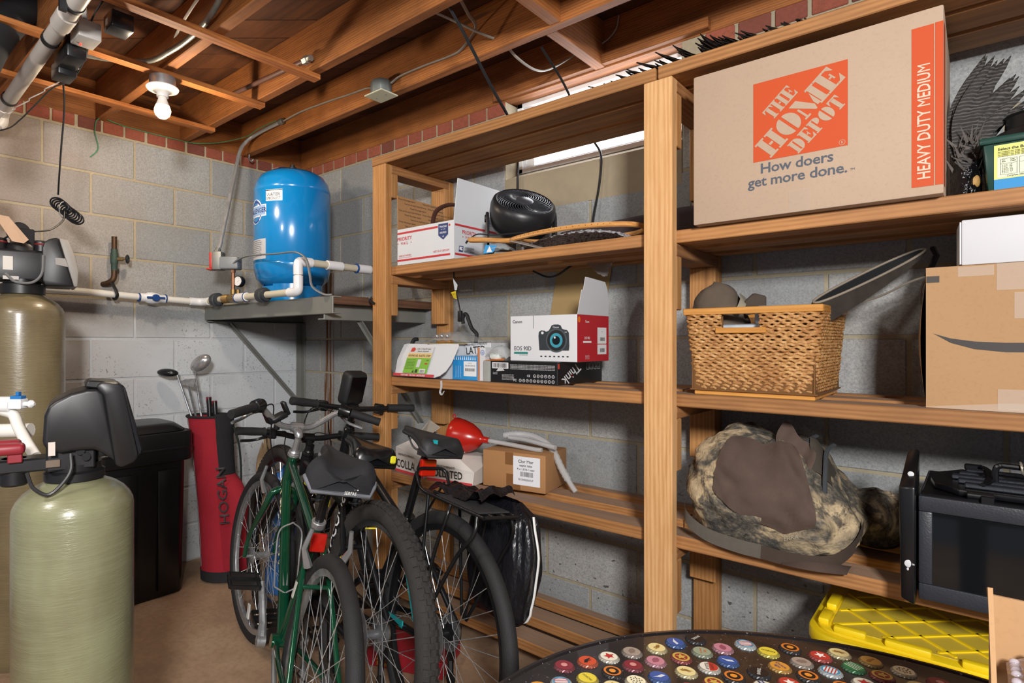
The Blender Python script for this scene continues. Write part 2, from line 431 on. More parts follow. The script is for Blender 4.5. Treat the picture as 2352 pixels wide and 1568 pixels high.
def brick(parent, wall, a0, a1):
    L = a1-a0; key = ('b', wall, round(L, 3)); hh = 0.056
    if key not in BM:
        b = MB()
        if wall == 'L': b.box(-0.05, 0.006, -L/2, L/2, -hh/2, hh/2)
        else: b.box(-L/2, L/2, -0.006, 0.05, -hh/2, hh/2)
        BM[key] = b.mesh('brick', BRK, 35, 0.003)
    o = bpy.data.objects.new('brick', BM[key]); link(o, parent)
    o.location = (0, (a0+a1)/2, BOT+0.034) if wall == 'L' else ((a0+a1)/2, 0, BOT+0.034)
y = -0.01
while y > -2.5:
    L = rnd.choice((0.092, 0.096, 0.100)); brick(wl, 'L', y-L, y); y -= L+rnd.choice((0.011, 0.015))
x = 0.012
while x < 4.3:
    L = rnd.choice((0.092, 0.096, 0.100))
    if not (x+L > WIN[0]+0.05 and x < WIN[1]+0.06): brick(wr, 'R', x, x+L)
    x += L+rnd.choice((0.009, 0.012))
# window: white vinyl frame in the opening, daylight beyond the pane, cement-parged sill
wn = bpy.data.objects.new('window_1', None); link(wn); wn.location = (2.0, 0.1, 1.985); tag(wn, kind='structure')
VIN = plain('e6e8ea', 0.35, 0, 0.04)
mb = MB(); x0, x1, z0, z1 = 1.612, 2.395, 1.983, 2.308
mb.box(x0, x1, 0.085, 0.15, z0, z0+0.022).box(x0, x1, 0.085, 0.15, z1-0.022, z1).box(x0, x0+0.03, 0.085, 0.15, z0, z1).box(x1-0.03, x1, 0.085, 0.15, z0, z1)
mb.box(x0+0.03, x0+0.085, 0.10, 0.14, z0+0.02, z1-0.02).box(x0+0.085, x1-0.03, 0.10, 0.14, z0+0.02, z0+0.032).box(x0+0.04, x0+0.046, 0.094, 0.1, z0+0.04, z0+0.12)
part('window_frame', mb, VIN, wn, bev=0.002, world=True)
part('pane', MB().box(x0+0.085, x1-0.03, 0.118, 0.124, z0+0.03, z1-0.022), emit('f4f8ff', 5.0), wn, world=True, label='bright daylit glass pane')
mb = MB(); mb.add([(WIN[0],-0.004,1.78),(WIN[1],-0.004,1.78),(WIN[1],-0.004,1.94),(WIN[0],-0.004,1.94),(WIN[0],0.1,1.985),(WIN[1],0.1,1.985),(WIN[0],0.1,1.90),(WIN[1],0.1,1.90)],
    [(0,1,2,3),(3,2,5,4),(0,6,7,1),(0,3,4,6),(1,7,5,2),(6,4,5,7)])
m = NT('cement_parging'); p = m.coord('World'); f = m.noise(p, 30, 4); g = m.noise(p, 5, 4)
m.bump(f, 0.5, 0.006)
part('window_sill', mb, m.done(m.mix(m.ramp(g, [(0.35, 0), (0.7, 1)]), srgb('a3957c'), srgb('8f8470')), 0.95), wn, world=True, label='rough cement parging')
# ceiling: subfloor boards on joists, furring strips nailed under them
JW = {a: wood('a5652f', '74431c', a, '512e15', name='joist_wood', ring=34) for a in 'XY'}
ce = bpy.data.objects.new('ceiling', None); link(ce); ce.location = (2, -1.5, 2.49); tag(ce, kind='structure')
Z0, Z1 = 2.300, 2.492
def cpart(name, b, mat, **k): return part(name, b, mat, ce, world=True, **k)
for yf in (-0.372, -0.737, -1.152, -1.556, -1.96, -2.36, -2.76, -3.16): cpart('joist', MB().box(-0.12, 4.6, yf-0.042, yf, Z0, Z1), JW['X'], bev=0.003)
cpart('rim_joist', MB().box(-0.12, 4.6, 0.0, 0.045, Z0, Z1), JW['X'], bev=0.002)
cpart('rim_joist', MB().box(-0.055, -0.012, -3.4, 0.0, Z0, Z1), JW['Y'], bev=0.002)
cpart('sill_plate', MB().box(WIN[0]-0.05, WIN[1]+0.1, -0.03, 0.15, 2.306, 2.345), JW['X'], bev=0.002)
for x0, y0, y1 in ((2.055, -0.372, 0.0), (2.10, -0.737, -0.414), (3.55, -0.372, 0.0), (3.3, -1.152, -0.779)): cpart('blocking', MB().box(x0, x0+0.042, y0, y1, Z0+0.002, Z1-0.01), JW['Y'], bev=0.002)
FUR = wood('b26f33', '85481c', 'Y', '6a3512', name='furring_wood')
for x0, y1 in ((1.165, -0.735), (0.745, -0.737), (0.275, -0.742)): cpart('furring_strip', MB().box(x0, x0+0.045, -2.4, y1, Z0-0.021, Z0-0.001), FUR, bev=0.001)
SUB = wood('6b3f20', '432410', 'X', '2f1a0d', name='subfloor_wood')
W45 = 0.135
for i in range(-26, 26):
    u = i*(W45+0.004)
    M = T(2.2, -1.6, 0) @ RZ(42.6) @ T(0, u, 0)
    b = MB().box(-3.0, 3.0, 0, W45, Z1, Z1+0.02, M)
    cpart('subfloor_board', b, SUB)
# ------------------------------------------------------------------ wooden shelving unit along the right wall
FRONT = lambda x, y, z: T(x, y, z) @ RX(90)                 # lays flat lettering on a face that looks towards -Y
SIDE = lambda x, y, z: T(x, y, z) @ RZ(90) @ RX(90)         # ... towards +X
LEFTF = lambda x, y, z: T(x, y, z) @ RZ(-90) @ RX(90)       # ... towards -X
PW = wood('c08d58', '9c662f', 'Z', 'a8763f', name='post_pine')
PW2 = wood('d0a472', 'b07d48', 'Z', 'b98a56', name='new_post_pine')
BW = wood('ab7846', '83552a', 'X', '80593a', name='shelf_board_wood', dust='978577')
CW = wood('a87547', '7c4f28', 'Y', '66452c', name='brace_wood')
su = thing('shelving_unit', 'tall open wooden shelving unit of lumber posts and slatted shelves along the block wall', 'shelves', (2.45, -0.23, 0))
LV = {'bottom': 0.132, 'low': 0.630, 'middle': 1.050, 'high': 1.535}
def spart(name, b, mat, **k): return part(name, b, mat, su, world=True, bev=0.0025, **k)
for i, xp in enumerate((1.212, 2.453, 3.694)):
    pm = PW if i == 0 else PW2
    spart('post', MB().box(xp, xp+0.0855, -0.457, -0.419, 0, 1.982), pm)
    spart('post', MB().box(xp, xp+0.0855, -0.0385, -0.0045, 0, 1.982), PW)
    for lv in (0.132, 0.630, 1.050, 1.535, 2.02):
        spart('brace', MB().box(xp, xp+0.0855, -0.419, -0.0385, lv-0.076, lv-0.038), CW)
        if lv > 0.2:
            ln = (0.105 if lv > 2 else 0.14) if i == 0 else 0.16
            if lv == 1.05: ln = 0.155
            spart('spacer', MB().box(xp, xp+0.0855, -0.419, -0.381, lv-0.076-ln, lv-0.076), PW)
            spart('spacer', MB().box(xp, xp+0.0855, -0.0765, -0.0385, lv-0.076-(0.17 if lv < 1.6 else 0.25), lv-0.076), PW)
for lv in (0.132, 0.630, 1.050, 1.535):
    for a, b in ((1.216, 2.494), (2.498, 3.775)):
        for y0, y1 in ((-0.419, -0.328), (-0.251, -0.162), (-0.088, -0.005 if lv > 1.9 else -0.0385)):
            dy = 0.0
            if y1 == -0.0385: y0, y1 = -0.130, -0.041
            if y0 == -0.130: y0, y1 = -0.088, -0.0395
            spart('shelf_board', MB().box(a, b, y0+dy, y1+dy, lv-0.038, lv), BW)
for a, b in ((1.209, 2.490), (2.497, 3.778)):
    for y0, y1 in ((-0.459, -0.345), (-0.322, -0.208), (-0.185, -0.071)):
        spart('shelf_board', MB().box(a, b, y0, y1, 1.982, 2.020), BW)

# ------------------------------------------------------------------ right bay: items
CARD = cardboard('b29a84'); CARD2 = cardboard('ac8760'); CARD3 = cardboard('a97c50')
ORG = ink('bd4714', 0.7)
# stencilled slab letters for the square orange store mark: polygons in a box of height 1
def R_(x0, x1, y0, y1): return [(x0,y0),(x1,y0),(x1,y1),(x0,y1)]
def stem(x0, x1, s=0.10): return [[(x0,0.092),(x1,0.092),(x1,0.908),(x0,0.908)], R_(x0-s, x1+s, 0, 0.09), R_(x0-s, x1+s, 0.91, 1)]
def half(cx, rx, sgn, x0):
    o = [(x0, 0.0)]
    for k in range(13):
        a = math.radians(-90+180*k/12); o.append((x0+sgn*rx*math.cos(a), 0.5+0.5*math.sin(a)))
    inner = []
    return o[1:]+[(x0, 0.86), (x0, 0.14)]
STEN = {
 'T': (0.92, [[(0.30,0.092),(0.62,0.092),(0.62,0.88),(0.30,0.88)], R_(0.20,0.72,0,0.09), R_(0.02,0.26,0.90,1), R_(0.66,0.90,0.90,1), [(0.02,0.898),(0.02,0.62),(0.20,0.898)], [(0.90,0.898),(0.72,0.898),(0.90,0.62)], R_(0.262,0.658,0.90,1)]),
 'H': (1.12, stem(0.10,0.42)+stem(0.70,1.02)+[R_(0.46,0.66,0.44,0.56)]),
 'E': (0.96, stem(0.10,0.44)+[R_(0.545,0.86,0.91,1), [(0.86,0.908),(0.66,0.908),(0.86,0.66)], R_(0.545,0.88,0,0.09), [(0.88,0.092),(0.90,0.36),(0.66,0.092)], R_(0.47,0.60,0.46,0.54), [(0.60,0.34),(0.68,0.34),(0.68,0.66),(0.60,0.66)]]),
 'O': (1.10, [half(0,0.46,-1,0.48), half(0,0.46,1,0.62)]),
 'M': (1.42, [R_(0.10,0.20,0.092,0.62), R_(0.0,0.32,0,0.09), [(0.0,1),(0.42,1),(0.76,0.22),(0.68,0.0),(0.60,0.0)], [(0.80,0.34),(0.98,0.78),(0.98,0.09),(0.80,0.09)], stem(1.02,1.32)[0], R_(0.92,1.40,0,0.09), [(0.96,1),(1.40,1),(1.40,0.91),(0.92,0.91)]]),
 'D': (1.06, stem(0.10,0.42)+[half(0,0.46,1,0.54)]),
 'P': (0.98, stem(0.10,0.42)+[[(0.54+0.40*math.cos(math.radians(-90+180*k/10)), 0.73+0.27*math.sin(math.radians(-90+180*k/10))) for k in range(11)]+[(0.54,0.9),(0.54,0.56)]]),
}
def stencil(mb, s, u0, u1, v0, v1, fn):
    tot = sum(STEN[c][0] for c in s); k = (u1-u0)/tot; u = u0
    for c in s:
        wd, polys = STEN[c]
        for p in polys: flat(mb, [(u+x*k, v0+y*(v1-v0)) for x, y in p], fn)
        u += wd*k
HX0, HX1, HY, HZ0, HZ1 = 2.598, 3.140, -0.455, 1.5355, 1.957
hd = thing('moving_box', 'large tan cardboard moving box with square orange store logo on the high shelf', 'box', (2.87, -0.27, HZ0))
part('carton', MB().box(HX0, HX1, HY, HY+0.38, HZ0, HZ1), CARD, hd, bev=0.004, bseg=2, world=True)
LX, LZ, LS = 2.754, 1.682, 0.209
def lg(o=0.0012): return lambda s, t: Vector((LX+s*LS, HY-o, LZ+t*LS))
mb = MB(); quad(mb, 0, 1, 0, 1, lg(0.0006)); part('printed_logo', mb, ORG, hd, world=True, label='orange square logo with stencil letters')
LG = lg(); diag = lambda u, v: LG((u-v)/1.4142, (u+v)/1.4142)
mb = MB(); stencil(mb, 'THE', 0.50, 0.90, 0.185, 0.36, diag); stencil(mb, 'HOME', 0.155, 1.275, -0.13, 0.135, diag); stencil(mb, 'DEPOT', 0.36, 1.06, -0.35, -0.175, diag)
text(mb, 'R', 0.04, LG, 0.945, 0.03, align='C'); flat(mb, disc(0.945, 0.045, 0.033)[:0] or R_(0.93,0.932,0.02,0.022), LG)
for k in range(20):
    a0, a1 = 2*PI*k/20, 2*PI*(k+1)/20; r0, r1 = 0.027, 0.032
    flat(mb, [(0.945+r*math.cos(a), 0.045+r*math.sin(a)) for r, a in ((r0,a0),(r1,a0),(r1,a1),(r0,a1))], LG)
part('logo_lettering', mb, CARD, hd, world=True, kind='stuff')
mb = MB(); text(mb, 'How doers', 0.037, FRONT(2.852, HY-0.001, 1.650), 0, 0, 2.0, 'C', 1.0, track=-0.02); text(mb, 'get more done.', 0.037, FRONT(2.852, HY-0.001, 1.617), 0, 0, 2.0, 'C', 1.0, track=-0.02)
text(mb, 'TM', 0.007, FRONT(2.968, HY-0.001, 1.620), 0, 0, 0.6); part('slogan', mb, ink('4a505b'), hd, world=True)
mb = MB(); quad(mb, 3.084, 3.1235, 1.556, 1.919, FRONT(0, HY-0.0008, 0)); quad(mb, 3.1255, 3.1395, 1.556, 1.920, FRONT(0, HY-0.0008, 0)); quad(mb, HY+0.003, HY+0.05, 1.556, 1.920, SIDE(HX1+0.0008, 0, 0))
part('printed_band', mb, ORG, hd, world=True)
mb = MB(); text(mb, 'HEAVY DUTY MEDIUM', 0.0325, FRONT(3.1165, HY-0.0014, 1.572) @ RZ(90), 0, 0, 2.2, 'L', 0.80)
text(mb, 'HEAVY DUTY MEDIUM', 0.024, SIDE(HX1+0.0014, HY+0.03, 1.58) @ RZ(90), 0, 0, 2, 'L', 0.8)
part('band_lettering', mb, ink('cdb8a2'), hd, world=True, kind='stuff')
mb = MB(); quad(mb, 2.837, 2.884, 1.537, 1.592, FRONT(0, HY-0.0012, 0)); part('tape', mb, clear('d8c8b4', 0.22), hd, world=True)
# shipping box with the curved arrow, and the white carton on it
AX0, AY, AZ1 = 3.106, -0.392, 1.377
az = thing('shipping_box', 'big brown shipping box printed with a curved black smile, right of the basket', 'box', (3.33, -0.21, 1.0505))
mb = MB(); mb.grid(6, 9, lambda u, v: (AX0-0.022*math.sin(PI*min(1, v*1.05))*math.sin(PI*(0.15+0.7*u)), AY+0.34*u, 1.0505+(AZ1-1.0505)*v))
mb.box(AX0, 3.56, AY, AY+0.34, 1.0505, AZ1)
part('carton', mb, CARD2, az, bev=0, world=True)
up = [(3.1165, 1.2245), (3.150, 1.212), (3.19, 1.205), (3.24, 1.2022), (3.29, 1.2022), (3.35, 1.206), (3.41, 1.217), (3.45, 1.232)]
lo = [(3.455, 1.216), (3.41, 1.201), (3.35, 1.187), (3.29, 1.1815), (3.24, 1.1818), (3.19, 1.188), (3.15, 1.202), (3.121, 1.2225)]
mb = MB(); flat(mb, up+lo, FRONT(0, AY-0.001, 0)); part('printed_smile', mb, ink('34302f'), az, world=True, label='black curved smile')
mb = MB(); quad(mb, AX0+0.001, AX0+0.024, 1.342, 1.357, FRONT(0, AY-0.001, 0)); part('printed_mark', mb, ink('3a322b'), az, world=True)
mb = MB(); quad(mb, 3.162, 3.222, 1.352, 1.374, FRONT(0, AY-0.0015, 0)); quad(mb, 3.226, 3.33, 1.318, 1.377, FRONT(0, AY-0.0017, 0)); quad(mb, 3.254, 3.33, 1.255, 1.312, FRONT(0, AY-0.0015, 0)); quad(mb, 3.228, 3.36, 1.053, 1.10, FRONT(0, AY-0.0015, 0))
mb.add([(3.10,AY-0.006,1.052),(3.20,AY-0.004,1.051),(3.40,AY-0.012,1.051),(3.40,AY-0.002,1.066),(3.25,AY-0.002,1.07),(3.14,AY-0.002,1.057)], [(0,1,2,3,4,5)])
part('packing_tape', mb, clear('e6dccf', 0.30, 0.06), az, world=True, label='shiny clear packing tape', kind='stuff')
wb = thing('white_box', 'plain white carton lying on the brown shipping box', 'box', (3.36, -0.22, AZ1+0.001))
part('carton', MB().box(3.168, 3.56, -0.388, -0.08, AZ1+0.001, 1.481), plain('cacbce', 0.6, 0, 0.04, 8), wb, bev=0.003, bseg=2, world=True)
part('side_flap', MB().sheet([(3.165,-0.384,AZ1+0.004),(3.158,-0.30,AZ1+0.004),(3.158,-0.30,1.472),(3.165,-0.384,1.477)], 0.003), plain('cfd0d2', 0.6, 0, 0.04, 8), wb, world=True)

# woven basket with wooden rims
bk = thing('woven_basket', 'woven seagrass storage basket with honey wood rims and a handle slot', 'basket', (2.735, -0.21, 1.0505))
RIMW = wood('d79a4c', 'b77628', 'X', 'b87a30', name='basket_rim_wood', rough=0.4)
def bask(t):   # inset of the body at height t in 0..1
    e = 0.018*(1-t); return 2.562+e, 2.900-e, -0.411+e, -0.045-e
def ring(x0, x1, y0, y1, z, n=26):
    pts = []; r = 0.016
    for cx, cy, a0 in ((x1-r, y1-r, 0), (x0+r, y1-r, 90), (x0+r, y0+r, 180), (x1-r, y0+r, 270)):
        for k in range(4):
            a = math.radians(a0+90*k/3); pts.append((cx+r*math.cos(a), cy+r*math.sin(a), z))
    out = []
    m = len(pts)
    for i in range(m):
        a = Vector(pts[i]); b = Vector(pts[(i+1) % m]); L = (b-a).length; q = max(1, int(L/0.0065))
        for k in range(q): out.append(a+(b-a)*(k/q))
    return out
ZB0, ZB1 = 1.068, 1.284; NR = 26
mb = MB(); q = random.Random(5)
for i in range(NR):
    t = (i+0.5)/NR; z = ZB0+(ZB1-ZB0)*t; x0, x1, y0, y1 = bask(t); base = ring(x0, x1, y0, y1, z)
    cx, cy = (x0+x1)/2, (y0+y1)/2; pts = []; rr = []
    for k, p in enumerate(base):
        ph = k*PI/2.0+(i % 2)*PI
        d = Vector((p.x-cx, p.y-cy, 0)); nx = Vector((0,0,0))
        if p.x > x1-0.02: nx += Vector((1,0,0))
        if p.x < x0+0.02: nx += Vector((-1,0,0))
        if p.y > y1-0.02: nx += Vector((0,1,0))
        if p.y < y0+0.02: nx += Vector((0,-1,0))
        pts.append(p+nx.normalized()*(0.0028*math.sin(ph)) + Vector((0,0,0.0022*math.sin(ph+0.8)+q.uniform(-0.0012,0.0012)))); rr.append(0.0046*q.uniform(0.82, 1.15))
    if i >= NR-7:
        keep = [k for k, p in enumerate(pts) if not (p.y < y0+0.03 and 2.660 < p.x < 2.755)]
        st = max(range(len(keep)), key=lambda j: (keep[j]-keep[j-1]) % len(pts))
        order = keep[st:]+keep[:st]
        mb.tube([pts[k] for k in order], [rr[k] for k in order], 6)
    else: mb.tube(pts, rr, 6, closed=True)
m = NT('seagrass'); v = m.coord('Object'); f = m.noise(v, 90, 3, 0.7); g = m.noise(v, 14, 3)
SEA = m.done(m.mix(m.ramp(g, [(0.35, 0.0), (0.7, 0.6)]), m.ramp(f, [(0.3, srgb('8a5c2c')), (0.55, srgb('c0925a')), (0.75, srgb('d9b987'))]), srgb('8a5426')), 0.7)
part('woven_body', mb, SEA, bk, smooth=60, world=True, kind='stuff')
x0, x1, y0, y1 = bask(0.5)
mb = MB()
for xx0, xx1, yy0, yy1 in ((x0+0.006, x1-0.006, y0+0.005, y0+0.009), (x0+0.006, x1-0.006, y1-0.009, y1-0.005), (x0+0.005, x0+0.009, y0, y1), (x1-0.009, x1-0.005, y0, y1)):
    if yy1 == y0+0.009: mb.box(xx0, 2.66, yy0, yy1, ZB0, ZB1).box(2.755, xx1, yy0, yy1, ZB0, ZB1).box(2.66, 2.755, yy0, yy1, ZB0, ZB1-0.055)
    else: mb.box(xx0, xx1, yy0, yy1, ZB0, ZB1)
mb.box(x0, x1, y0, y1, ZB0-0.004, ZB0)
part('inner_shell', mb, plain('6f4a24', 0.9), bk, world=True)
def rimframe(x0, x1, y0, y1, z0, z1, w=0.012):
    b = MB(); b.box(x0, x1, y0, y0+w, z0, z1).box(x0, x1, y1-w, y1, z0, z1).box(x0, x0+w, y0+w, y1-w, z0, z1).box(x1-w, x1, y0+w, y1-w, z0, z1); return b
part('top_rim', rimframe(2.556, 2.906, -0.418, -0.040, 1.282, 1.301), RIMW, bk, bev=0.002, world=True)
part('bottom_rim', rimframe(2.580, 2.884, -0.394, -0.062, 1.0505, 1.069), RIMW, bk, bev=0.002, world=True)
part('handle_bar', MB().box(2.645, 2.775, -0.418, -0.402, 1.228, 1.244), RIMW, bk, bev=0.002, world=True)
# things standing in the basket
FAB = plain('574c42', 0.9, 0, 0.2, 40, 0.3); FAB2 = plain('42382f', 0.9, 0, 0.2, 40, 0.3)
def cloth_mat(c1, c2, name, scale=18):
    m = NT(name); v = m.coord('Object'); f = m.noise(v, scale, 4, 0.6); g = m.noise(v, scale*14, 2)
    m.bump(m.mix(0.3, f, g), 0.35, 0.006)
    return m.done(m.mix(f, srgb(c1), srgb(c2)), 0.9)
BRNF = cloth_mat('4d4136', '62564a', 'brown_canvas')
def noise3(x, y, z): return (math.sin(x*1.7+y*2.3)+math.sin(y*1.3-z*2.9+1.1)+math.sin(z*1.9+x*2.7+2.2))/3
hat = thing('hat', 'crumpled brown canvas cap poking out of the woven basket', 'hat', (2.63, -0.30, 1.24))
def hatp(u, v):
    a = 2*PI*u; t = v; r = (0.078*max(0.0, math.cos(t*PI/2))**0.36+0.0005)
    x = 1.0*r*math.cos(a); y = 0.8*r*math.sin(a); z = 0.128*t**0.85
    k = 1+0.10*noise3(4*math.cos(a), 4*math.sin(a), t*5)
    return Vector((2.622+x*k-0.02*t, -0.295+y*k, 1.245+z*(1+0.12*math.cos(a+0.6))))
mb = MB(); mb.grid(28, 12, hatp, True); part('crown', mb, BRNF, hat, smooth=60, world=True)
mb = MB(); mb.grid(16, 4, lambda u, v: Vector((2.684+0.016*v+0.006*math.sin(9*u), -0.37+0.14*u, 1.262+0.085*math.sin(PI*(0.12+0.76*u))*(1-0.25*v)))); 
part('brim', mb, plain('8c8574', 0.9), hat, world=True)
part('ear_flap', MB().sheet([(2.70,-0.33,1.28),(2.745,-0.30,1.29),(2.745,-0.30,1.335),(2.715,-0.31,1.345),(2.695,-0.33,1.32)], 0.012), FAB2, hat, bev=0.003, world=True)
pk = thing('plastic_pack', 'clear plastic packages showing in the basket handle slot', 'packaging', (2.70, -0.30, 1.07))
part('film', MB().box(2.640, 2.80, -0.37, -0.25, 1.07, 1.255).box(2.73, 2.79, -0.36, -0.20, 1.25, 1.306), plain('b9c3cc', 0.25, 0, 0.3, 30), pk, bev=0.012, bseg=2, world=True)
bt = thing('open_boot', 'folded dark insulated boot sticking out of the basket towards the right', 'boot', (2.87, -0.2, 1.16))
pa, pb = Vector((2.875, -0.33, 1.312)), Vector((3.085, -0.13, 1.452))       # ends of the lens-shaped mouth
ax = (pb-pa); dn = Vector((-0.35, 0.10, -0.93)).normalized(); sd = ax.cross(dn).normalized()
def lens(s, w, off, depth):
    # closed loop, s in 0..1 round the mouth
    a = 2*PI*s; t = 0.5-0.5*math.cos(a); wd = w*abs(math.sin(a))**0.8*(1 if math.sin(a) > 0 else -1)
    return pa+ax*(t*(1+off)-off/2)+sd*wd+dn*depth*(1-0.93*t)
OUT = cloth_mat('1d1916', '3d352e', 'camo_nylon', 30); LIN = plain('141417', 0.95)
mb = MB(); mb.grid(40, 5, lambda u, v: lens(u, 0.024+0.006*v, 0.06, 0.09*v), True); part('upper', mb, OUT, bt, smooth=70, world=True)
mb = MB(); mb.grid(40, 4, lambda u, v: lens(u, 0.019-0.008*v, 0.0, 0.004+0.10*v), True); part('lining', mb, LIN, bt, smooth=70, world=True)
mb = MB(); mb.tube([lens(i/40, 0.022, 0.035, 0.0) for i in range(40)], 0.0035, 6, closed=True); part('binding', mb, plain('857a6c', 0.8), bt, smooth=70, world=True)
mb = MB(); mb.tube([(3.108,-0.15,1.452),(3.116,-0.17,1.430),(3.098,-0.18,1.375)], 0.007, 8); part('toggle', mb, BLACK(0.25), bt, world=True)
mb = MB(); mb.tube(spline([(3.094,-0.18,1.375),(3.06,-0.2,1.36),(3.0,-0.22,1.325),(2.94,-0.25,1.305)], 5), 0.003, 6); mb.tube(spline([(3.096,-0.18,1.373),(3.086,-0.185,1.345),(3.084,-0.19,1.31),(3.093,-0.19,1.292)], 5), 0.0025, 6); mb.ball(0.007, T(3.092,-0.19,1.292))
part('cord', mb, plain('6a6258', 0.9), bt, world=True)

# wing of barred feathers in a plastic bag, and the bait tub, on the high shelf
fw = thing('turkey_wing', 'dried turkey wing of barred grey feathers beside the moving box', 'feathers', (3.185, -0.30, 1.5355))
m = NT('barred_feather'); v = m.coord('Object'); wv = m.n('TexWave', wave_type='BANDS', bands_direction='Z'); m.l(v, wv.inputs[0]); wv.inputs['Scale'].default_value = 38; wv.inputs['Distortion'].default_value = 5
n1 = m.noise(v, 60, 3)
FEA = m.done(m.mix(m.ramp(n1, [(0.35, 0.0), (0.7, 0.7)]), m.ramp(wv.outputs['Color'], [(0.55, srgb('1d1b1a')), (0.9, srgb('57534f'))]), srgb('242120')), 0.75)
q = random.Random(11)
for i in range(22):
    t = i/21
    base = Vector((3.168+0.022*t, -0.34+0.05*q.random(), 1.585+0.03*q.random()))
    tip = Vector((3.205+0.085*t+q.uniform(-.008,.008), -0.30+0.06*q.random(), 1.885-0.075*t*t*1.6+q.uniform(-.02,.012)-(0.08 if i % 3 == 2 else 0)))
    mid = (base+tip)/2+Vector((-0.034+0.012*t, 0.0, 0.012))
    cur = spline([base, mid, tip], 5); wid = [0.003,0.009,0.012,0.013,0.0135,0.0135,0.013,0.0125,0.011,0.007,0.001]
    vs = []; 
    for p, wd in zip(cur, wid):
        vs += [p+Vector((-wd,-0.3*wd,0)), p+Vector((0,-0.0035,0)), p+Vector((wd,0.3*wd,0))]
    fs = []
    for k in range(len(cur)-1):
        for j in (0,1): fs.append((3*k+j,3*k+j+1,3*k+4+j,3*k+3+j))
    b = MB().add(vs, fs); b.tube(cur, [0.0018]*(len(cur)-1)+[0.0004], 5)
    part('feather', b, FEA, fw, smooth=60, world=True)
mb = MB()
for i in range(90):
    a = Vector((3.178+q.uniform(-.028,.03), -0.33+q.uniform(-.03,.02), 1.55+q.random()*0.12)); d = Vector((q.uniform(-.02,.02), q.uniform(-.03,0), q.uniform(0.01,0.045)))
    mb.add([a, a+Vector((0.006,0,0.004)), a+d], [(0,1,2)])
part('down_tuft', mb, plain('5a5450', 0.9, 0, 0.4, 60), fw, world=True, kind='stuff')
mb = MB(); mb.ball(0.018, T(3.186,-0.352,1.572) @ SX(0.8,0.8,1.1)); part('wing_joint', mb, plain('b08a4e', 0.6, 0, 0.4, 90, 0.5), fw, world=True, label='yellowish dried wing joint')
m = NT('crinkled_bag'); m.bump(m.noise(m.coord('Object'), 60, 4), 1.0, 0.01)
BAGM = m.done(srgb('0e0d0f'), 0.12)
mb = MB(); mb.grid(10, 8, lambda u, v: Vector((3.147+0.056*u, -0.345-0.028*math.sin(PI*u)+0.004*noise3(u*9, v*7, 1), 1.5362+0.10*v*(0.55+0.45*abs(2*u-1)))))
mb.box(3.147, 3.203, -0.34, -0.27, 1.5362, 1.54)
part('bag', mb, BAGM, fw, smooth=60, world=True, label='shiny black plastic bag')
tb = thing('bait_tub', 'dark green plastic tub with a yellow and blue label, right end of the high shelf', 'tub', (3.29, -0.3, 1.5355))
GRN = plain('1d4038', 0.35, 0, 0.08)
mb = MB(); mb.add([(3.212,-0.385,1.5355),(3.40,-0.385,1.5355),(3.40,-0.22,1.5355),(3.212,-0.22,1.5355),(3.203,-0.395,1.645),(3.41,-0.395,1.645),(3.41,-0.21,1.645),(3.203,-0.21,1.645)],
    [(3,2,1,0),(4,5,6,7),(0,1,5,4),(1,2,6,5),(2,3,7,6),(3,0,4,7)])
part('tub_body', mb, GRN, tb, bev=0.006, bseg=2, world=True)
part('rim', MB().box(3.197, 3.416, -0.401, -0.204, 1.640, 1.656), GRN, tb, bev=0.005, bseg=2, world=True)
mb = MB(); mb.lathe([(0.085,0),(0.075,0.022),(0.06,0.028),(0.058,0.055),(0.062,0.06),(0.05,0.063),(0.0,0.063)], 28, T(3.30,-0.30,1.655)); part('lid', mb, plain('16181a', 0.3), tb, world=True)
LB = lambda a, b: Vector((a, -0.3862-0.0112*((b-1.5355)/0.11)*0.92, b))
mb = MB(); quad(mb, 3.222, 3.39, 1.562, 1.636, LB); part('label_yellow', mb, plain('d9d66a', 0.5, 0, 0.15, 6), tb, world=True)
LB2 = lambda a, b: LB(a, b)+Vector((0,-0.0006,0)); LB3 = lambda a, b: LB(a, b)+Vector((0,-0.0012,0))
mb = MB(); quad(mb, 3.222, 3.39, 1.537, 1.5625, LB2); part('label_blue', mb, ink('1f86c2'), tb, world=True)
mb = MB(); quad(mb, 3.227, 3.39, 1.5655, 1.610, LB2); part('label_panel', mb, ink('d8dcc0'), tb, world=True)
mb = MB(); text(mb, 'Select the Betts Net', 0.0082, LB3, 3.228, 1.624, 2)
for k in range(4): text(mb, 'net netting is one of the oldest methods of use', 0.0036, LB3, 3.228, 1.6195-0.0032*k, 0.6)
for xa in (3.232, 3.262):
    for xx0, xx1, yy0, yy1 in ((xa, xa+0.026, 1.605, 1.6055), (xa, xa+0.026, 1.571, 1.5715), (xa, xa+0.0006, 1.571, 1.6055), (xa+0.026, xa+0.0266, 1.571, 1.6055), (xa, xa+0.026, 1.5945, 1.595)): quad(mb, xx0, xx1, yy0, yy1, LB3)
text(mb, 'For', 0.004, LB3, 3.2345, 1.6015, 2); text(mb, 'Bait', 0.004, LB3, 3.2345, 1.598, 2); text(mb, 'Use', 0.004, LB3, 3.248, 1.6015, 2); text(mb, 'Mesh', 0.004, LB3, 3.248, 1.598, 2)
for k, s in enumerate(('3 to 5   1/4', '4 to 7   3/8', '5 to 8   1/2', '6 to 10  5/8', '8 to 12  3/4', '9 to 12   1')): text(mb, s, 0.0036, LB3, 3.2345, 1.5905-0.0033*k, 1)
text(mb, 'Complete information', 0.0045, LB3, 3.242, 1.5665, 1, slant=0.25)
part('label_print', mb, ink('23301f'), tb, world=True)
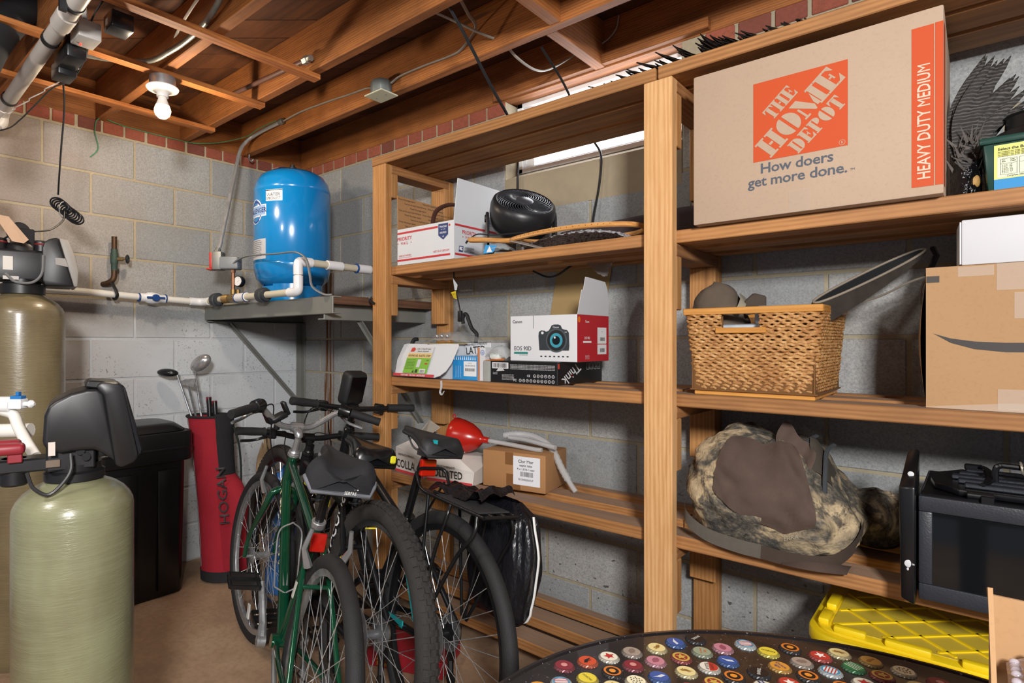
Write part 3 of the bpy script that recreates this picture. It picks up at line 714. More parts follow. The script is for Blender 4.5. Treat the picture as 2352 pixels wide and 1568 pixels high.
# ------------------------------------------------------------------ left bay, high shelf
ZA = 1.5355
WHT = plain('cfd2d6', 0.55, 0, 0.04, 10); RED = ink('c02a32'); NAVY = ink('24386f'); INKB = ink('2b2723'); INKW = ink('e4e4e4')
STAR = [(math.sin(2*PI*k/10)*(1 if k % 2 == 0 else 0.42), math.cos(2*PI*k/10)*(1 if k % 2 == 0 else 0.42)) for k in range(10)]
def star(mb, x, y, r, fn): flat(mb, [(x+a*r, y+b*r) for a, b in STAR], fn)
def tray(x0, x1, y0, y1, z0, z1, t=0.004):
    return MB().box(x0, x1, y0, y1, z0, z0+t).box(x0, x1, y0, y0+t, z0+t, z1).box(x0, x1, y1-t, y1, z0+t, z1).box(x0, x0+t, y0+t, y1-t, z0+t, z1).box(x1-t, x1, y0+t, y1-t, z0+t, z1)
PX0, PX1, PY0, PY1, PZ1 = 1.335, 1.662, -0.420, -0.120, 1.690
pm = thing('mailing_box', 'open white mailing box with red stripes and postal print on the high shelf', 'box', (1.5, -0.27, ZA))
part('carton', tray(PX0, PX1, PY0, PY1, ZA, PZ1), WHT, pm, world=True)
mb = MB().sheet([(PX0+0.001,PY0,PZ1),(PX0+0.001,PY1,PZ1),(PX0-0.004,PY1,PZ1+0.145),(PX0-0.004,PY0,PZ1+0.150)], 0.003)
part('flap', mb, CARD3, pm, world=True, label='upright brown flap printed with thank-you lines')
mb = MB().sheet([(PX1,PY0,PZ1-0.002),(PX1+0.012,PY0+0.01,PZ1+0.165),(PX1+0.012,PY1+0.01,PZ1+0.165),(PX1,PY1,PZ1-0.002)], 0.003)
part('flap', mb, WHT, pm, world=True, label='upright white flap')
mb = MB(); FL = lambda a, b: Vector((PX0+0.0048-0.005*(b/0.15), PY0+a, PZ1+b))
for k in range(9):
    z = 0.135-0.0165*k
    for j in range(2):
        s = ('Priority Mail postage required', 'Thank you for using Priority Mail Service')[(k+j) % 2]
        text(mb, s, 0.0105, FL, 0.006+0.15*j+0.035*(k % 3), z, 0.9, sx=0.8)
part('flap_print', mb, ink('4c3423'), pm, world=True, kind='stuff')
mb = MB(); F = FRONT(0, PY0-0.0012, 0); S_ = SIDE(PX1+0.0014, 0, 0)
for fn, a, b in ((F, PX0+0.001, PX1-0.020), (S_, PY0+0.004, PY1)):
    for z in (1.551, 1.668): 
        if fn is F and z > 1.6: quad(mb, a, 1.575, z, z+0.008, fn); quad(mb, 1.634, b, z, z+0.008, fn)
        else: quad(mb, a, b, z, z+0.008, fn)
part('red_stripes', mb, RED, pm, world=True, kind='stuff')
mb = MB()
for fn, x in ((F, PX0+0.045), (S_, PY0+0.092)):
    text(mb, 'PRIORITY', 0.022, fn, x, 1.640, 1.1, 'C', 0.95); text(mb, 'MAIL', 0.017, fn, x, 1.622, 1.1, 'C', 1.0, track=0.15); star(mb, x-0.04, 1.628, 0.004, fn); star(mb, x+0.04, 1.628, 0.004, fn)
text(mb, 'LARGE FLAT RATE BOX', 0.0095, F, PX0+0.01, 1.571, 0.7, sx=0.75); text(mb, 'VISIT US AT USPS.COM', 0.011, F, PX1-0.024, 1.569, 0.7, 'R', 0.8); text(mb, 'FOR DOMESTIC AND INTERNATIONAL USE', 0.004, F, PX0+0.01, 1.5645, 0.6)
part('red_lettering', mb, RED, pm, world=True, kind='stuff')
mb = MB(); sh = [(1.578,1.682),(1.631,1.682),(1.631,1.636),(1.6045,1.617),(1.578,1.636)]; flat(mb, sh, FRONT(0, PY0-0.0016, 0))
flat(mb, [(PY0+0.026,1.566),(PY0+0.052,1.566),(PY0+0.056,1.590),(PY0+0.030,1.590)], SIDE(PX1+0.0018, 0, 0)); text(mb, 'UNITED STATES', 0.0085, SIDE(PX1+0.0018, PY0+0.062, 1.582), 0, 0, 1, slant=0.2); text(mb, 'POSTAL SERVICE', 0.0085, SIDE(PX1+0.0018, PY0+0.060, 1.566), 0, 0, 1, slant=0.2)
part('blue_print', mb, NAVY, pm, world=True, kind='stuff')
mb = MB(); G = FRONT(0, PY0-0.002, 0)
text(mb, 'TRACKED', 0.0105, G, 1.6045, 1.666, 1.1, 'C', 0.85); text(mb, 'INSURED', 0.0105, G, 1.6045, 1.642, 1.1, 'C', 0.85)
for k in (-1, 0, 1): star(mb, 1.6045+0.009*k, 1.659, 0.003, G)
star(mb, 1.6045, 1.630, 0.0045, G); flat(mb, [(PY0+0.03,1.574),(PY0+0.048,1.571),(PY0+0.05,1.577),(PY0+0.040,1.582),(PY0+0.052,1.583),(PY0+0.050,1.586),(PY0+0.032,1.586)], SIDE(PX1+0.0022, 0, 0))
part('white_print', mb, INKW, pm, world=True, kind='stuff')
mb = MB(); G = lambda a, b: Vector((PX1+0.0052+0.012*((b-PZ1)/0.165), a, b))
for x0, x1, y0, y1 in ((-0.215,-0.175,1.695,1.697),(-0.215,-0.175,1.727,1.729),(-0.215,-0.2135,1.695,1.729),(-0.1765,-0.175,1.695,1.729)): quad(mb, x0, x1, y0, y1, G)
barcode(mb, -0.207, -0.183, 1.702, 1.722, G, 3)
part('barcode', mb, NAVY, pm, world=True, kind='stuff')
be = single('leather_band', MB().tube(spline([(1.47,-0.33,1.63),(1.455,-0.325,1.70),(1.47,-0.32,1.765),(1.52,-0.30,1.79),(1.58,-0.29,1.775),(1.62,-0.29,1.72)], 6), 0.011, 8, flat=0.35), cloth_mat('3a1c14', '4a271a', 'brown_leather'), 'curved dark brown leather band sticking out of the open mailing box', 'band')
# desk fan
fan = thing('desk_fan', 'round black plastic desk fan tilted upwards on the high shelf', 'fan', (1.900, -0.255, ZA))
A0 = Vector((0.50, -0.37, 0.78)).normalized(); CF = Vector((1.872, -0.262, 1.688)); MF = frame_z(CF, A0)
BP = plain('1c1d20', 0.38, 0, 0.1); BP2 = plain('0d0e0f', 0.6); RIBM = plain('34363b', 0.35)
mb = MB(); mb.lathe([(0.104,0.070),(0.112,0.074),(0.122,0.066),(0.128,0.045),(0.127,0.015),(0.116,-0.03),(0.098,-0.055),(0.085,-0.06),(0.08,-0.055),(0.102,-0.02),(0.11,0.03),(0.104,0.070)], 44, MF)
part('housing', mb, BP, fan, smooth=50, world=True)
for k in range(34):
    a = 2*PI*k/34; pts = []
    for j in range(7):
        t = j/6; r = 0.034+0.072*t; b = a+0.95*t*t*0.9; pts.append(MF @ Vector((r*math.cos(b), r*math.sin(b), 0.074-0.004*t)))
    part('grille_rib', MB().tube(pts, 0.0023, 5), RIBM, fan, world=True)
part('hub', MB().lathe([(0.0,0.080),(0.028,0.080),(0.034,0.077),(0.035,0.068),(0.0,0.066)], 24, MF @ SX(1.0,1.0,1)), plain('3c3e44', 0.3), fan, world=True)
for k in range(3):
    a0 = 2*PI*k/3
    mb = MB(); mb.grid(5, 7, lambda u, v: MF @ Vector(((0.025+0.072*u)*math.cos(a0+1.5*v+0.3*u), (0.025+0.072*u)*math.sin(a0+1.5*v+0.3*u), 0.012+0.03*v)))
    part('blade', mb, BP2, fan, world=True)
part('motor_cover', MB().lathe([(0,-0.085),(0.05,-0.08),(0.075,-0.06),(0.085,-0.03),(0.0,-0.03)], 24, MF), BP2, fan, world=True)
RT = Vector((0.736, 0.677, 0))       # the stand's arms stand left and right of the drum
mb = MB()
for sgn in (-1, 1):
    p = CF+RT*(0.132*sgn); 
    mb.add([(p.x-0.008*RT.y-0.02*RT.x*0-0.02*0.677, p.y+0, ZA+0.0)]*0, [])
    M = Matrix(((RT.x, -RT.y, 0, p.x),(RT.y, RT.x, 0, p.y),(0,0,1,0),(0,0,0,1)))
    poly = [(-0.045, ZA), (0.045, ZA), (0.022, CF.z), (0.013, CF.z+0.022), (0.0, CF.z+0.028), (-0.013, CF.z+0.022), (-0.022, CF.z)]
    mb.add([M @ Vector((x, y, z)) for x in (-0.006, 0.006) for y, z in poly], [tuple(range(7)), tuple(range(13,6,-1))]+[(i,(i+1)%7,7+(i+1)%7,7+i) for i in range(7)])
M = Matrix(((RT.x, -RT.y, 0, CF.x),(RT.y, RT.x, 0, CF.y),(0,0,1,ZA),(0,0,0,1)))
mb.box(-0.136, 0.136, -0.06, 0.06, 0, 0.016, M)
part('stand', mb, BP, fan, bev=0.003, world=True)
mb = MB(); mb.cyl(CF-RT*0.142, CF-RT*0.136, 0.015, 16); part('pivot_knob', mb, BP2, fan, world=True)
# wooden landing net with its mesh bag
NETW = wood('d7a163', 'bd8142', 'X', 'c08a4c', name='ash_wood', rough=0.3)
ln = thing('landing_net', 'wooden fishing landing net with a blond curved frame along the high shelf edge', 'net', (2.08, -0.33, ZA))
loop = spline([(1.93,-0.405,1.578),(2.02,-0.418,1.586),(2.15,-0.420,1.590),(2.28,-0.405,1.588),(2.37,-0.355,1.585),(2.385,-0.29,1.582),(2.33,-0.225,1.580),(2.2,-0.205,1.580),(2.05,-0.24,1.580),(1.95,-0.33,1.580)], 6, True)
mb = MB(); mb.tube(loop, 0.009, 8, closed=True, flat=1.0); part('hoop', mb, NETW, ln, world=True)
mb = MB(); mb.tube(spline([(1.965,-0.385,1.577),(1.90,-0.405,1.580),(1.83,-0.425,1.588),(1.775,-0.44,1.593),(1.755,-0.445,1.594)], 5), [0.012,0.013,0.014,0.0135,0.013,0.0125,0.0125,0.012,0.012,0.0125,0.013,0.0135,0.014,0.0145,0.0145,0.0145,0.014,0.0135,0.012,0.010,0.006], 10, flat=0.8); part('grip', mb, NETW, ln, world=True)
mb = MB(); mb.tube(spline([(1.765,-0.445,1.600),(1.80,-0.44,1.612),(1.86,-0.43,1.602),(1.93,-0.42,1.600),(2.0,-0.41,1.598)], 5), 0.0025, 6); mb.tube(spline([(1.765,-0.446,1.597),(1.752,-0.446,1.590),(1.745,-0.446,1.583)], 4), 0.004, 6); part('lanyard', mb, BLACK(0.7), ln, world=True)
mb = MB()
for k in range(18):
    p = loop[3+k]; mb.ball(0.0016, T(p.x, p.y-0.0085, p.z+0.001), 6, 4)
part('net_holes', mb, INKB, ln, world=True, kind='stuff')
m = NT('net_mesh'); m.bump(m.noise(m.coord('Object'), 140, 3), 1.0, 0.01); ck = m.noise(m.coord('Object'), 110, 2, 0.8)
NETM = m.done(m.ramp(ck, [(0.38, srgb('5a5658')), (0.55, srgb('c4c1c5'))]), 0.35)
mb = MB(); mb.grid(40, 22, lambda u, v: Vector((1.97+0.39*u, -0.405+0.18*v, ZA+0.004+0.052*math.sin(PI*u)**0.6*(0.6+0.4*math.sin(PI*v))+0.006*noise3(u*40, v*26, 2)))); part('mesh_bag', mb, NETM, ln, smooth=70, world=True, kind='stuff')
mb = MB().sheet([(1.935,-0.424,1.571),(2.045,-0.424,1.5365),(2.06,-0.395,1.5365),(1.945,-0.395,1.575)], 0.003); part('price_card', mb, plain('8e8780', 0.6), ln, world=True)
bw = thing('bulb_package', 'small crinkled blister pack with a blue and white card at the shelf edge', 'package', (1.87, -0.41, ZA))
mb = MB(); mb.grid(12, 8, lambda u, v: Vector((1.79+0.14*u, -0.425+0.05*v, ZA+0.001+0.045*math.sin(PI*(0.08+0.84*u))*(0.4+0.6*math.sin(PI*v))+0.004*noise3(u*14,v*9,3)))); part('bubble', mb, clear('c9d2d8', 0.4, 0.05), bw, smooth=50, world=True)
mb = MB().sheet([(1.815,-0.426,1.538),(1.86,-0.426,1.537),(1.875,-0.42,1.563),(1.82,-0.42,1.571)], 0.001); part('card', mb, ink('2c92cf'), bw, world=True)
mb = MB(); flat(mb, [(1.83,1.541),(1.858,1.540),(1.845,1.564)], FRONT(0,-0.4275,0)); part('card_print', mb, INKW, bw, world=True)
mb = MB(); mb.tube([(1.58,0,0)]*0 or [Vector((1.98,-0.115,1.590)), Vector((2.2,-0.115,1.597)), Vector((2.448,-0.115,1.603)), Vector((2.592,-0.115,1.603))], [0.052,0.060,0.066,0.066], 16)
single('rolled_cover', mb, cloth_mat('2b2022', '3c2d2d', 'dark_brown_vinyl', 10), 'long dark brown vinyl roll lying against the wall on the high shelf', 'roll')
# fan cord with its tags and plug hanging under the high shelf
fc = thing('fan_cord', 'black power cord hanging from the high shelf with a yellow tag and plug', 'cord', (1.56, -0.29, 1.28))
mb = MB(); mb.tube(spline([(1.545,-0.29,1.545),(1.547,-0.29,1.50),(1.552,-0.29,1.44),(1.572,-0.29,1.375),(1.582,-0.29,1.335)], 6), 0.003, 7); part('cable', mb, BLACK(), fc, world=True)
mb = MB(); mb.box(1.573, 1.593, -0.298, -0.283, 1.288, 1.335); part('plug', mb, BLACK(0.4), fc, bev=0.004, bseg=2, world=True)
for dx in (0.004, 0.012): part('prong', MB().box(1.573+dx, 1.5745+dx, -0.294, -0.287, 1.270, 1.289), metal('c8c8c8', 0.25), fc, world=True)
part('tag', MB().sheet([(1.533,-0.293,1.415),(1.560,-0.293,1.420),(1.566,-0.293,1.385),(1.548,-0.293,1.390)], 0.001), ink('e0c51e'), fc, world=True, label='yellow warning tag')
part('tag', MB().sheet([(1.545,-0.294,1.475),(1.571,-0.294,1.445),(1.566,-0.294,1.423),(1.555,-0.294,1.422)], 0.001), plain('c9ccd0', 0.4), fc, world=True, label='silver paper tag')
mb = MB()
for k in range(5): text(mb, 'WARNING SHOCK', 0.0035, T(1.538,-0.2945,1.41-0.005*k) @ RX(90), 0, 0, 1)
part('tag_print', mb, INKB, fc, world=True, kind='stuff')
mb = MB(); mb.tube(spline([(1.69,-0.022,2.10),(1.692,-0.022,2.0),(1.690,-0.022,1.90),(1.695,-0.03,1.80),(1.70,-0.06,1.62),(1.72,-0.07,1.55)], 6), 0.005, 8); single('antenna_cable', mb, BLACK(0.4), 'black cable running down the wall left of the window behind the fan', 'cable')
mb = MB(); mb.tube(spline([(1.99,-0.30,2.31),(2.01,-0.16,2.20),(2.03,-0.05,2.06),(2.065,-0.023,2.0),(2.091,-0.021,1.94),(2.083,-0.021,1.83),(2.068,-0.04,1.70),(2.06,-0.055,1.58),(2.00,-0.135,1.49),(1.92,-0.13,1.465),(1.845,-0.135,1.495)], 6), 0.0045, 8); single('coax_cable', mb, BLACK(0.35), 'black coaxial cable hanging in front of the window pane', 'cable')
mb = MB(); mb.grid(14, 8, lambda u, v: Vector((2.125+0.11*u+0.03*v*(0.5-u), -0.205+0.07*math.sin(PI*u)*(1-0.4*v), 1.497-0.05*v*math.sin(PI*(0.1+0.8*u))+0.004*noise3(u*20,v*12,4)))); single('plastic_bag', mb, clear('b7b2b4', 0.6, 0.1), 'crumpled clear plastic bag bulging down through the high shelf slats', 'bag')
mb = MB().sheet([(1.80,-0.012,1.0),(2.04,-0.012,1.0),(2.135,-0.0065,1.52),(1.885,-0.0065,1.52)], 0.004); single('cardboard_sheet', mb, cardboard('a58a5c'), 'flat brown cardboard sheet leaning on the wall behind the camera box', 'cardboard')

# ------------------------------------------------------------------ left bay, middle shelf
ZM = 1.0505
tk = thing('laptop_box', 'flat black product box with white slanted lettering under the camera box', 'box', (1.96, -0.19, ZM))
BX = plain('141416', 0.35, 0, 0.1)
TX0, TX1, TY0, TY1, TZ1 = 1.818, 2.112, -0.385, -0.055, 1.132
part('carton', MB().box(TX0, TX1, TY0, TY1, ZM, TZ1), BX, tk, bev=0.002, world=True)
mb = MB(); F = FRONT(0, TY0-0.001, 0); S_ = SIDE(TX1+0.001, 0, 0)
quad(mb, 1.826, 1.902, 1.103, 1.126, F)
for k in range(4):
    text(mb, 'Manufactured for and distributed by lithium ion battery inside', 0.0048, F, 1.91, 1.117-0.005*k, 0.8, sx=0.95); text(mb, 'Trademarks are property of their respective owners', 0.0048, F, 2.015, 1.117-0.005*k, 0.8, sx=0.85)
for k in range(5): text(mb, 'Importer EU customer service address', 0.0035, F, 1.872, 1.080-0.0045*k, 0.7)
for k in range(2): text(mb, 'Recycle pack', 0.004, F, 1.83, 1.086-0.005*k, 0.8)
for r, (z, n) in enumerate(((1.080, 6), (1.062, 10))):
    for k in range(n):
        x = 2.095-0.0155*k
        for j in range(14):
            a0, a1 = 2*PI*j/14, 2*PI*(j+1)/14
            flat(mb, [(x+q_*math.cos(a), z+q_*math.sin(a)) for q_, a in ((0.0044,a0),(0.0058,a0),(0.0058,a1),(0.0044,a1))], F)
        quad(mb, x-0.002, x+0.002, z-0.0008, z+0.0008, F)
text(mb, 'CE', 0.011, F, 1.985, 1.076, 1); text(mb, 'FC', 0.012, F, 1.925, 1.058, 1)
# big slanted word on the end, upside down because the box lies on its head
text(mb, 'Think', 0.056, SIDE(TX1+0.001, TY0+0.135, 1.129) @ RZ(180+28), 0, 0, 1.1, sx=0.95, slant=-0.45)
for k in range(4):
    y0 = TY0+0.205+0.028*k
    for a, b, c, d in ((y0,y0+0.022,1.100,1.1012),(y0,y0+0.022,1.1238,1.125),(y0,y0+0.0012,1.100,1.125),(y0+0.0208,y0+0.022,1.100,1.125)): quad(mb, a, b, c, d, S_)
    flat(mb, [(y0+0.011,1.104),(y0+0.018,1.1125),(y0+0.011,1.121),(y0+0.010,1.120),(y0+0.016,1.1125),(y0+0.010,1.105)], S_)
part('printed_text', mb, ink('d6d6d8'), tk, world=True, kind='stuff')
mb = MB(); barcode(mb, 1.832, 1.896, 1.106, 1.123, FRONT(0, TY0-0.0016, 0), 9); part('barcode', mb, INKB, tk, world=True, kind='stuff')
mb = MB(); quad(mb, TY0+0.002, TY0+0.012, 1.108, 1.126, S_); flat(mb, disc(TY0+0.098, 1.083, 0.0045), S_); part('red_marks', mb, ink('d8402a'), tk, world=True, kind='stuff')
part('lifted_flap', MB().sheet([(1.845,TY0-0.001,1.092),(1.862,TY0-0.004,1.108),(1.872,TY0-0.012,1.112),(1.885,TY0-0.002,1.096)], 0.0008), INKW, tk, world=True)
cn = thing('camera_box', 'white and red camera carton with lens picture, standing on the black box', 'box', (2.033, -0.235, TZ1+0.001))
CX0, CX1, CY0, CY1, CZ0, CZ1 = 1.892, 2.174, -0.360, -0.125, 1.133, 1.300
# the carton's red end hangs a little past the box below
part('carton', MB().box(CX0, CX1, CY0, CY1, CZ0, CZ1), plain('d3d5d8', 0.45, 0, 0.03, 8), cn, bev=0.0015, world=True)
mb = MB(); quad(mb, CY0+0.001, CY1-0.001, CZ0+0.001, CZ1-0.001, SIDE(CX1+0.0008, 0, 0)); part('red_end', mb, plain('b5202a', 0.45, 0, 0.05), cn, world=True, label='red end panel')
mb = MB(); mb.sheet([(CX1-0.001,CY0+0.004,CZ1),(CX1-0.001,CY1-0.002,CZ1),(CX1+0.010,CY1-0.02,CZ1+0.05),(CX1+0.022,CY1-0.055,CZ1+0.095),(CX1+0.028,CY1-0.085,CZ1+0.120),(CX1+0.030,CY0+0.02,CZ1+0.127),(CX1+0.028,CY0+0.006,CZ1+0.127),(CX1+0.018,CY0+0.010,CZ1+0.085),(CX1+0.016,CY0+0.002,CZ1+0.083)], 0.0015)
part('flap', mb, WHT, cn, world=True, label='raised white end flap'); part('flap', MB().sheet([(2.075,CY1-0.012,CZ1-0.02),(2.155,CY1-0.012,CZ1-0.02),(2.155,CY1-0.006,CZ1+0.072),(2.082,CY1-0.006,CZ1+0.072)], 0.0015), WHT, cn, world=True, label='raised inner white flap')
F = FRONT(0, CY0-0.001, 0); F2 = FRONT(0, CY0-0.0016, 0); F3 = FRONT(0, CY0-0.0022, 0); F4 = FRONT(0, CY0-0.0028, 0); F5 = FRONT(0, CY0-0.0034, 0)
mb = MB(); text(mb, 'Canon', 0.0155, F, 1.903, 1.274, 1.1, sx=1.05); text(mb, 'EOS 90D', 0.022, F, 1.910, 1.172, 0.4, sx=0.93); text(mb, 'EF-S 18-135 IS USM', 0.0045, F, 1.935, 1.1535, 0.6)
for k in range(7): quad(mb, 2.026+0.018*k, 2.034+0.018*k, 1.1495, 1.1535, F)
quad(mb, 1.995, 1.9965, 1.253, 1.300, F); part('black_print', mb, ink('26272a'), cn, world=True, kind='stuff')
mb = MB(); flat(mb, rrect(0.062, 0.0075, 0.002, 2, 1.941, 1.1625), F); part('teal_bar', mb, ink('1e7a72'), cn, world=True)
body = [(2.022,1.173),(2.018,1.225),(2.020,1.240),(2.030,1.2455),(2.044,1.244),(2.050,1.240),(2.060,1.243),(2.066,1.250),(2.073,1.262),(2.082,1.2655),(2.100,1.2655),(2.110,1.262),(2.116,1.250),(2.124,1.247),(2.136,1.245),(2.143,1.236),(2.145,1.19),(2.143,1.173)]
mb = MB(); flat(mb, body, F); part('camera_picture', mb, ink('2a3136'), cn, world=True, label='printed picture of a black camera')
mb = MB(); flat(mb, disc(2.093, 1.209, 0.043, 32), F2); part('lens_barrel', mb, ink('454c51'), cn, world=True)
mb = MB(); flat(mb, disc(2.093, 1.209, 0.037, 32), F3); part('lens_ring', mb, ink('14181b'), cn, world=True)
mb = MB(); flat(mb, disc(2.093, 1.209, 0.026, 28), F4); part('lens_glass', mb, ink('3f93a6', 0.2), cn, world=True)
mb = MB(); flat(mb, disc(2.093, 1.209, 0.016, 24), F5); part('lens_core', mb, ink('0f1417', 0.2), cn, world=True)
mb = MB(); text(mb, 'Canon', 0.0095, F2, 2.091, 1.253, 1, 'C'); flat(mb, disc(2.035, 1.236, 0.006, 14, 0.005), F2); text(mb, 'EOS', 0.005, F2, 2.131, 1.236, 1, 'C'); flat(mb, disc(2.088, 1.219, 0.004), FRONT(0, CY0-0.004, 0)); part('picture_highlights', mb, ink('c9ced2'), cn, world=True, kind='stuff')
S_ = SIDE(CX1+0.0016, 0, 0)
mb = MB(); text(mb, 'Canon', 0.012, S_, CY0+0.07, 1.272, 1, 'C', 0.9); text(mb, 'EOS 90D', 0.013, S_, CY0+0.07, 1.213, 0.8, 'C', 0.8); quad(mb, CY0+0.145, CY0+0.215, 1.197, 1.256, S_); quad(mb, CY0+0.145, CY0+0.215, 1.158, 1.194, S_); quad(mb, CY0+0.04, CY0+0.1, 1.2, 1.2065, S_)
for k in range(4): text(mb, 'Made in Japan camera kit', 0.003, S_, CY0+0.07, 1.155-0.004*k, 0.6, 'C')
part('white_print', mb, INKW, cn, world=True, kind='stuff')
mb = MB(); barcode(mb, CY0+0.165, CY0+0.2, 1.207, 1.220, SIDE(CX1+0.0022, 0, 0), 4); barcode(mb, CY0+0.165, CY0+0.2, 1.166, 1.18, SIDE(CX1+0.0022, 0, 0), 5); text(mb, 'EF-S', 0.004, SIDE(CX1+0.0022, 0, 0), CY0+0.18, 1.24, 1, 'C'); part('sticker_print', mb, INKB, cn, world=True, kind='stuff')
mb = MB(); flat(mb, disc(CY0+0.012, 1.282, 0.009, 16, 0.011), S_); part('orange_dot', mb, ink('e07a1c'), cn, world=True)
gb = thing('grey_carton', 'small grey carton end with an orange corner beside the black box', 'box', (1.80, -0.30, ZM))
part('carton', MB().box(1.786, 1.8165, -0.392, -0.22, ZM, 1.131), plain('9a9c98', 0.6), gb, bev=0.002, world=True)
part('flap', MB().sheet([(1.79,-0.392,1.1315),(1.875,-0.38,1.1335),(1.862,-0.35,1.140),(1.79,-0.34,1.132)], 0.001), ink('d8792c'), gb, world=True)
bp = thing('headlamp_bulb_pack', 'halogen bulb in a clear crinkled pack beside the camera box', 'package', (1.83, -0.34, 1.134))
mb = MB(); mb.grid(16, 10, lambda u, v: Vector((1.782+0.107*u, -0.385+0.08*v, 1.1345+0.056*math.sin(PI*(0.05+0.9*u))**0.7*math.sin(PI*(0.15+0.7*v))+0.005*noise3(u*16,v*9,5)))); part('bubble', mb, clear('d8dde0', 0.35, 0.05), bp, smooth=50, world=True)
part('bulb', MB().box(1.800, 1.848, -0.372, -0.335, 1.136, 1.160), plain('cfdad6', 0.1, 0, 0.2, 60), bp, bev=0.008, bseg=2, world=True)
ge = thing('light_bulb_carton', 'upright white and orange light bulb carton with a blue round emblem', 'box', (1.765, -0.33, ZM))
part('carton', MB().box(1.745, 1.783, -0.375, -0.29, ZM, 1.181), WHT, ge, bev=0.001, world=True)
mb = MB(); quad(mb, 1.746, 1.757, ZM+0.002, 1.180, FRONT(0,-0.3758,0)); part('orange_panel', mb, ink('b9764c'), ge, world=True)
mb = MB(); text(mb, 'GE', 0.010, FRONT(1.770,-0.3758,1.158), 0, 0, 1, 'C')
for k in range(16):
    a0, a1 = 2*PI*k/16, 2*PI*(k+1)/16
    flat(mb, [(1.770+r*math.cos(a), 1.1615+r*math.sin(a)) for r, a in ((0.0085,a0),(0.0102,a0),(0.0102,a1),(0.0085,a1))], FRONT(0,-0.3758,0))
part('round_emblem', mb, ink('2c5fb0'), ge, world=True, kind='stuff')
bl = thing('blue_carton', 'bright blue light bulb carton with a white sticker, beside the nail box', 'box', (1.68, -0.34, ZM))
part('carton', MB().box(1.612, 1.742, -0.372, -0.288, ZM, 1.146), plain('2b8fd0', 0.45, 0, 0.05), bl, bev=0.0015, world=True)
F = FRONT(0,-0.373,0)
mb = MB(); quad(mb, 1.672, 1.738, 1.066, 1.126, F)
for k in range(11): flat(mb, [(1.620+0.0108*k,1.131),(1.626+0.0108*k,1.131),(1.6235+0.0108*k,1.146),(1.6225+0.0108*k,1.146)], F)
for k in range(3): text(mb, "Don't install fluorescent", 0.0048, FRONT(1.632+0.013*k,-0.373,1.06) @ RZ(90), 0, 0, 0.7)
part('white_print', mb, ink('dfe3e6'), bl, world=True, kind='stuff')
mb = MB(); text(mb, 'T20-120V-150W-10', 0.0068, FRONT(1.705,-0.3736,1.106), 0, 0, 0.8, 'C', 0.92); barcode(mb, 1.68, 1.73, 1.086, 1.098, FRONT(0,-0.3736,0), 6); text(mb, 'Service life', 0.004, FRONT(1.705,-0.3736,1.117), 0, 0, 0.7, 'C'); part('sticker_print', mb, INKB, bl, world=True, kind='stuff')
nb = thing('nail_box', 'white nail carton with a green label, its lid hanging open at the shelf edge', 'box', (1.47, -0.25, ZM))
part('carton', tray(1.335, 1.60, -0.375, -0.07, ZM, 1.190), WHT, nb, world=True)
NF = lambda u, v: Vector((1.315+0.335*u, -0.437+0.066*v-0.004*math.sin(PI*v), 1.058+0.138*v))   # the hanging lid
lid = [(0.06,0),(0.76,0.0),(0.84,0.06),(0.92,0.2),(0.97,0.42),(1.0,0.93),(0.98,0.99),(0.80,1.0),(0.50,0.98),(0.48,0.96),(0.46,0.985),(0.10,1.0),(0.04,0.97),(0.02,0.5)]
mb = MB().sheet([NF(u, v) for u, v in lid], -0.003); part('lid', mb, WHT, nb, world=True)
def NP(o): return lambda u, v: NF(u, v)+Vector((0,-o,0.0))
mb = MB(); quad(mb, 0.035, 0.755, 0.005, 0.085, NP(0.004)); part('red_strip', mb, ink('c23a40'), nb, world=True)
mb = MB(); quad(mb, 0.20, 0.62, 0.10, 0.56, NP(0.004)); part('green_label', mb, ink('79b23c'), nb, world=True)
mb = MB(); quad(mb, 0.20, 0.62, 0.56, 0.71, NP(0.0042)); part('tan_label', mb, ink('d9bd84'), nb, world=True)
mb = MB(); quad(mb, 0.20, 0.62, 0.71, 0.90, NP(0.004)); quad(mb, 0.41, 0.47, 0.28, 0.52, NP(0.0046)); part('grey_label', mb, ink('c9cbcd'), nb, world=True, kind='stuff')
S = lambda o: (lambda a, b: NP(o)(a, b))
def ntext(mb, s, size, x, y, bold=1, align='L', sx=1.0, o=0.0052):
    text(mb, s, size, lambda a, b: NP(o)(a/0.335, b/0.152), x*0.335, y*0.152, bold, align, sx)
mb = MB(); ntext(mb, 'ROUND HD. PLASTIC STRIP', 0.0135, 0.41, 0.60, 0.7, 'C', 0.78); ntext(mb, '2 3/8 x .113 Ring HD Coated', 0.008, 0.45, 0.82, 0.8, 'C', 0.85); ntext(mb, 'Exterior Galvanized', 0.009, 0.45, 0.745, 0.8, 'C', 0.9)
for k in range(7): ntext(mb, 'Framing nails for decking and', 0.0045, 0.22, 0.50-0.045*k, 0.6)
ntext(mb, '1,000', 0.007, 0.60, 0.48, 1, 'R'); barcode(mb, 0.50, 0.58, 0.125, 0.215, NP(0.0058), 8); flat(mb, [(0.36,0.12),(0.40,0.12),(0.38,0.21)], NP(0.005)); quad(mb, 0.415, 0.455, 0.12, 0.22, NP(0.005))
part('label_print', mb, ink('2f3a24'), nb, world=True, kind='stuff')
mb = MB(); quad(mb, 0.49, 0.59, 0.115, 0.235, NP(0.0054)); ntext(mb, 'OSSATURES - FRAMING - BASTIDORES', 0.0098, 0.395, 0.02, 1.1, 'C', 0.86); part('white_print', mb, INKW, nb, world=True, kind='stuff')
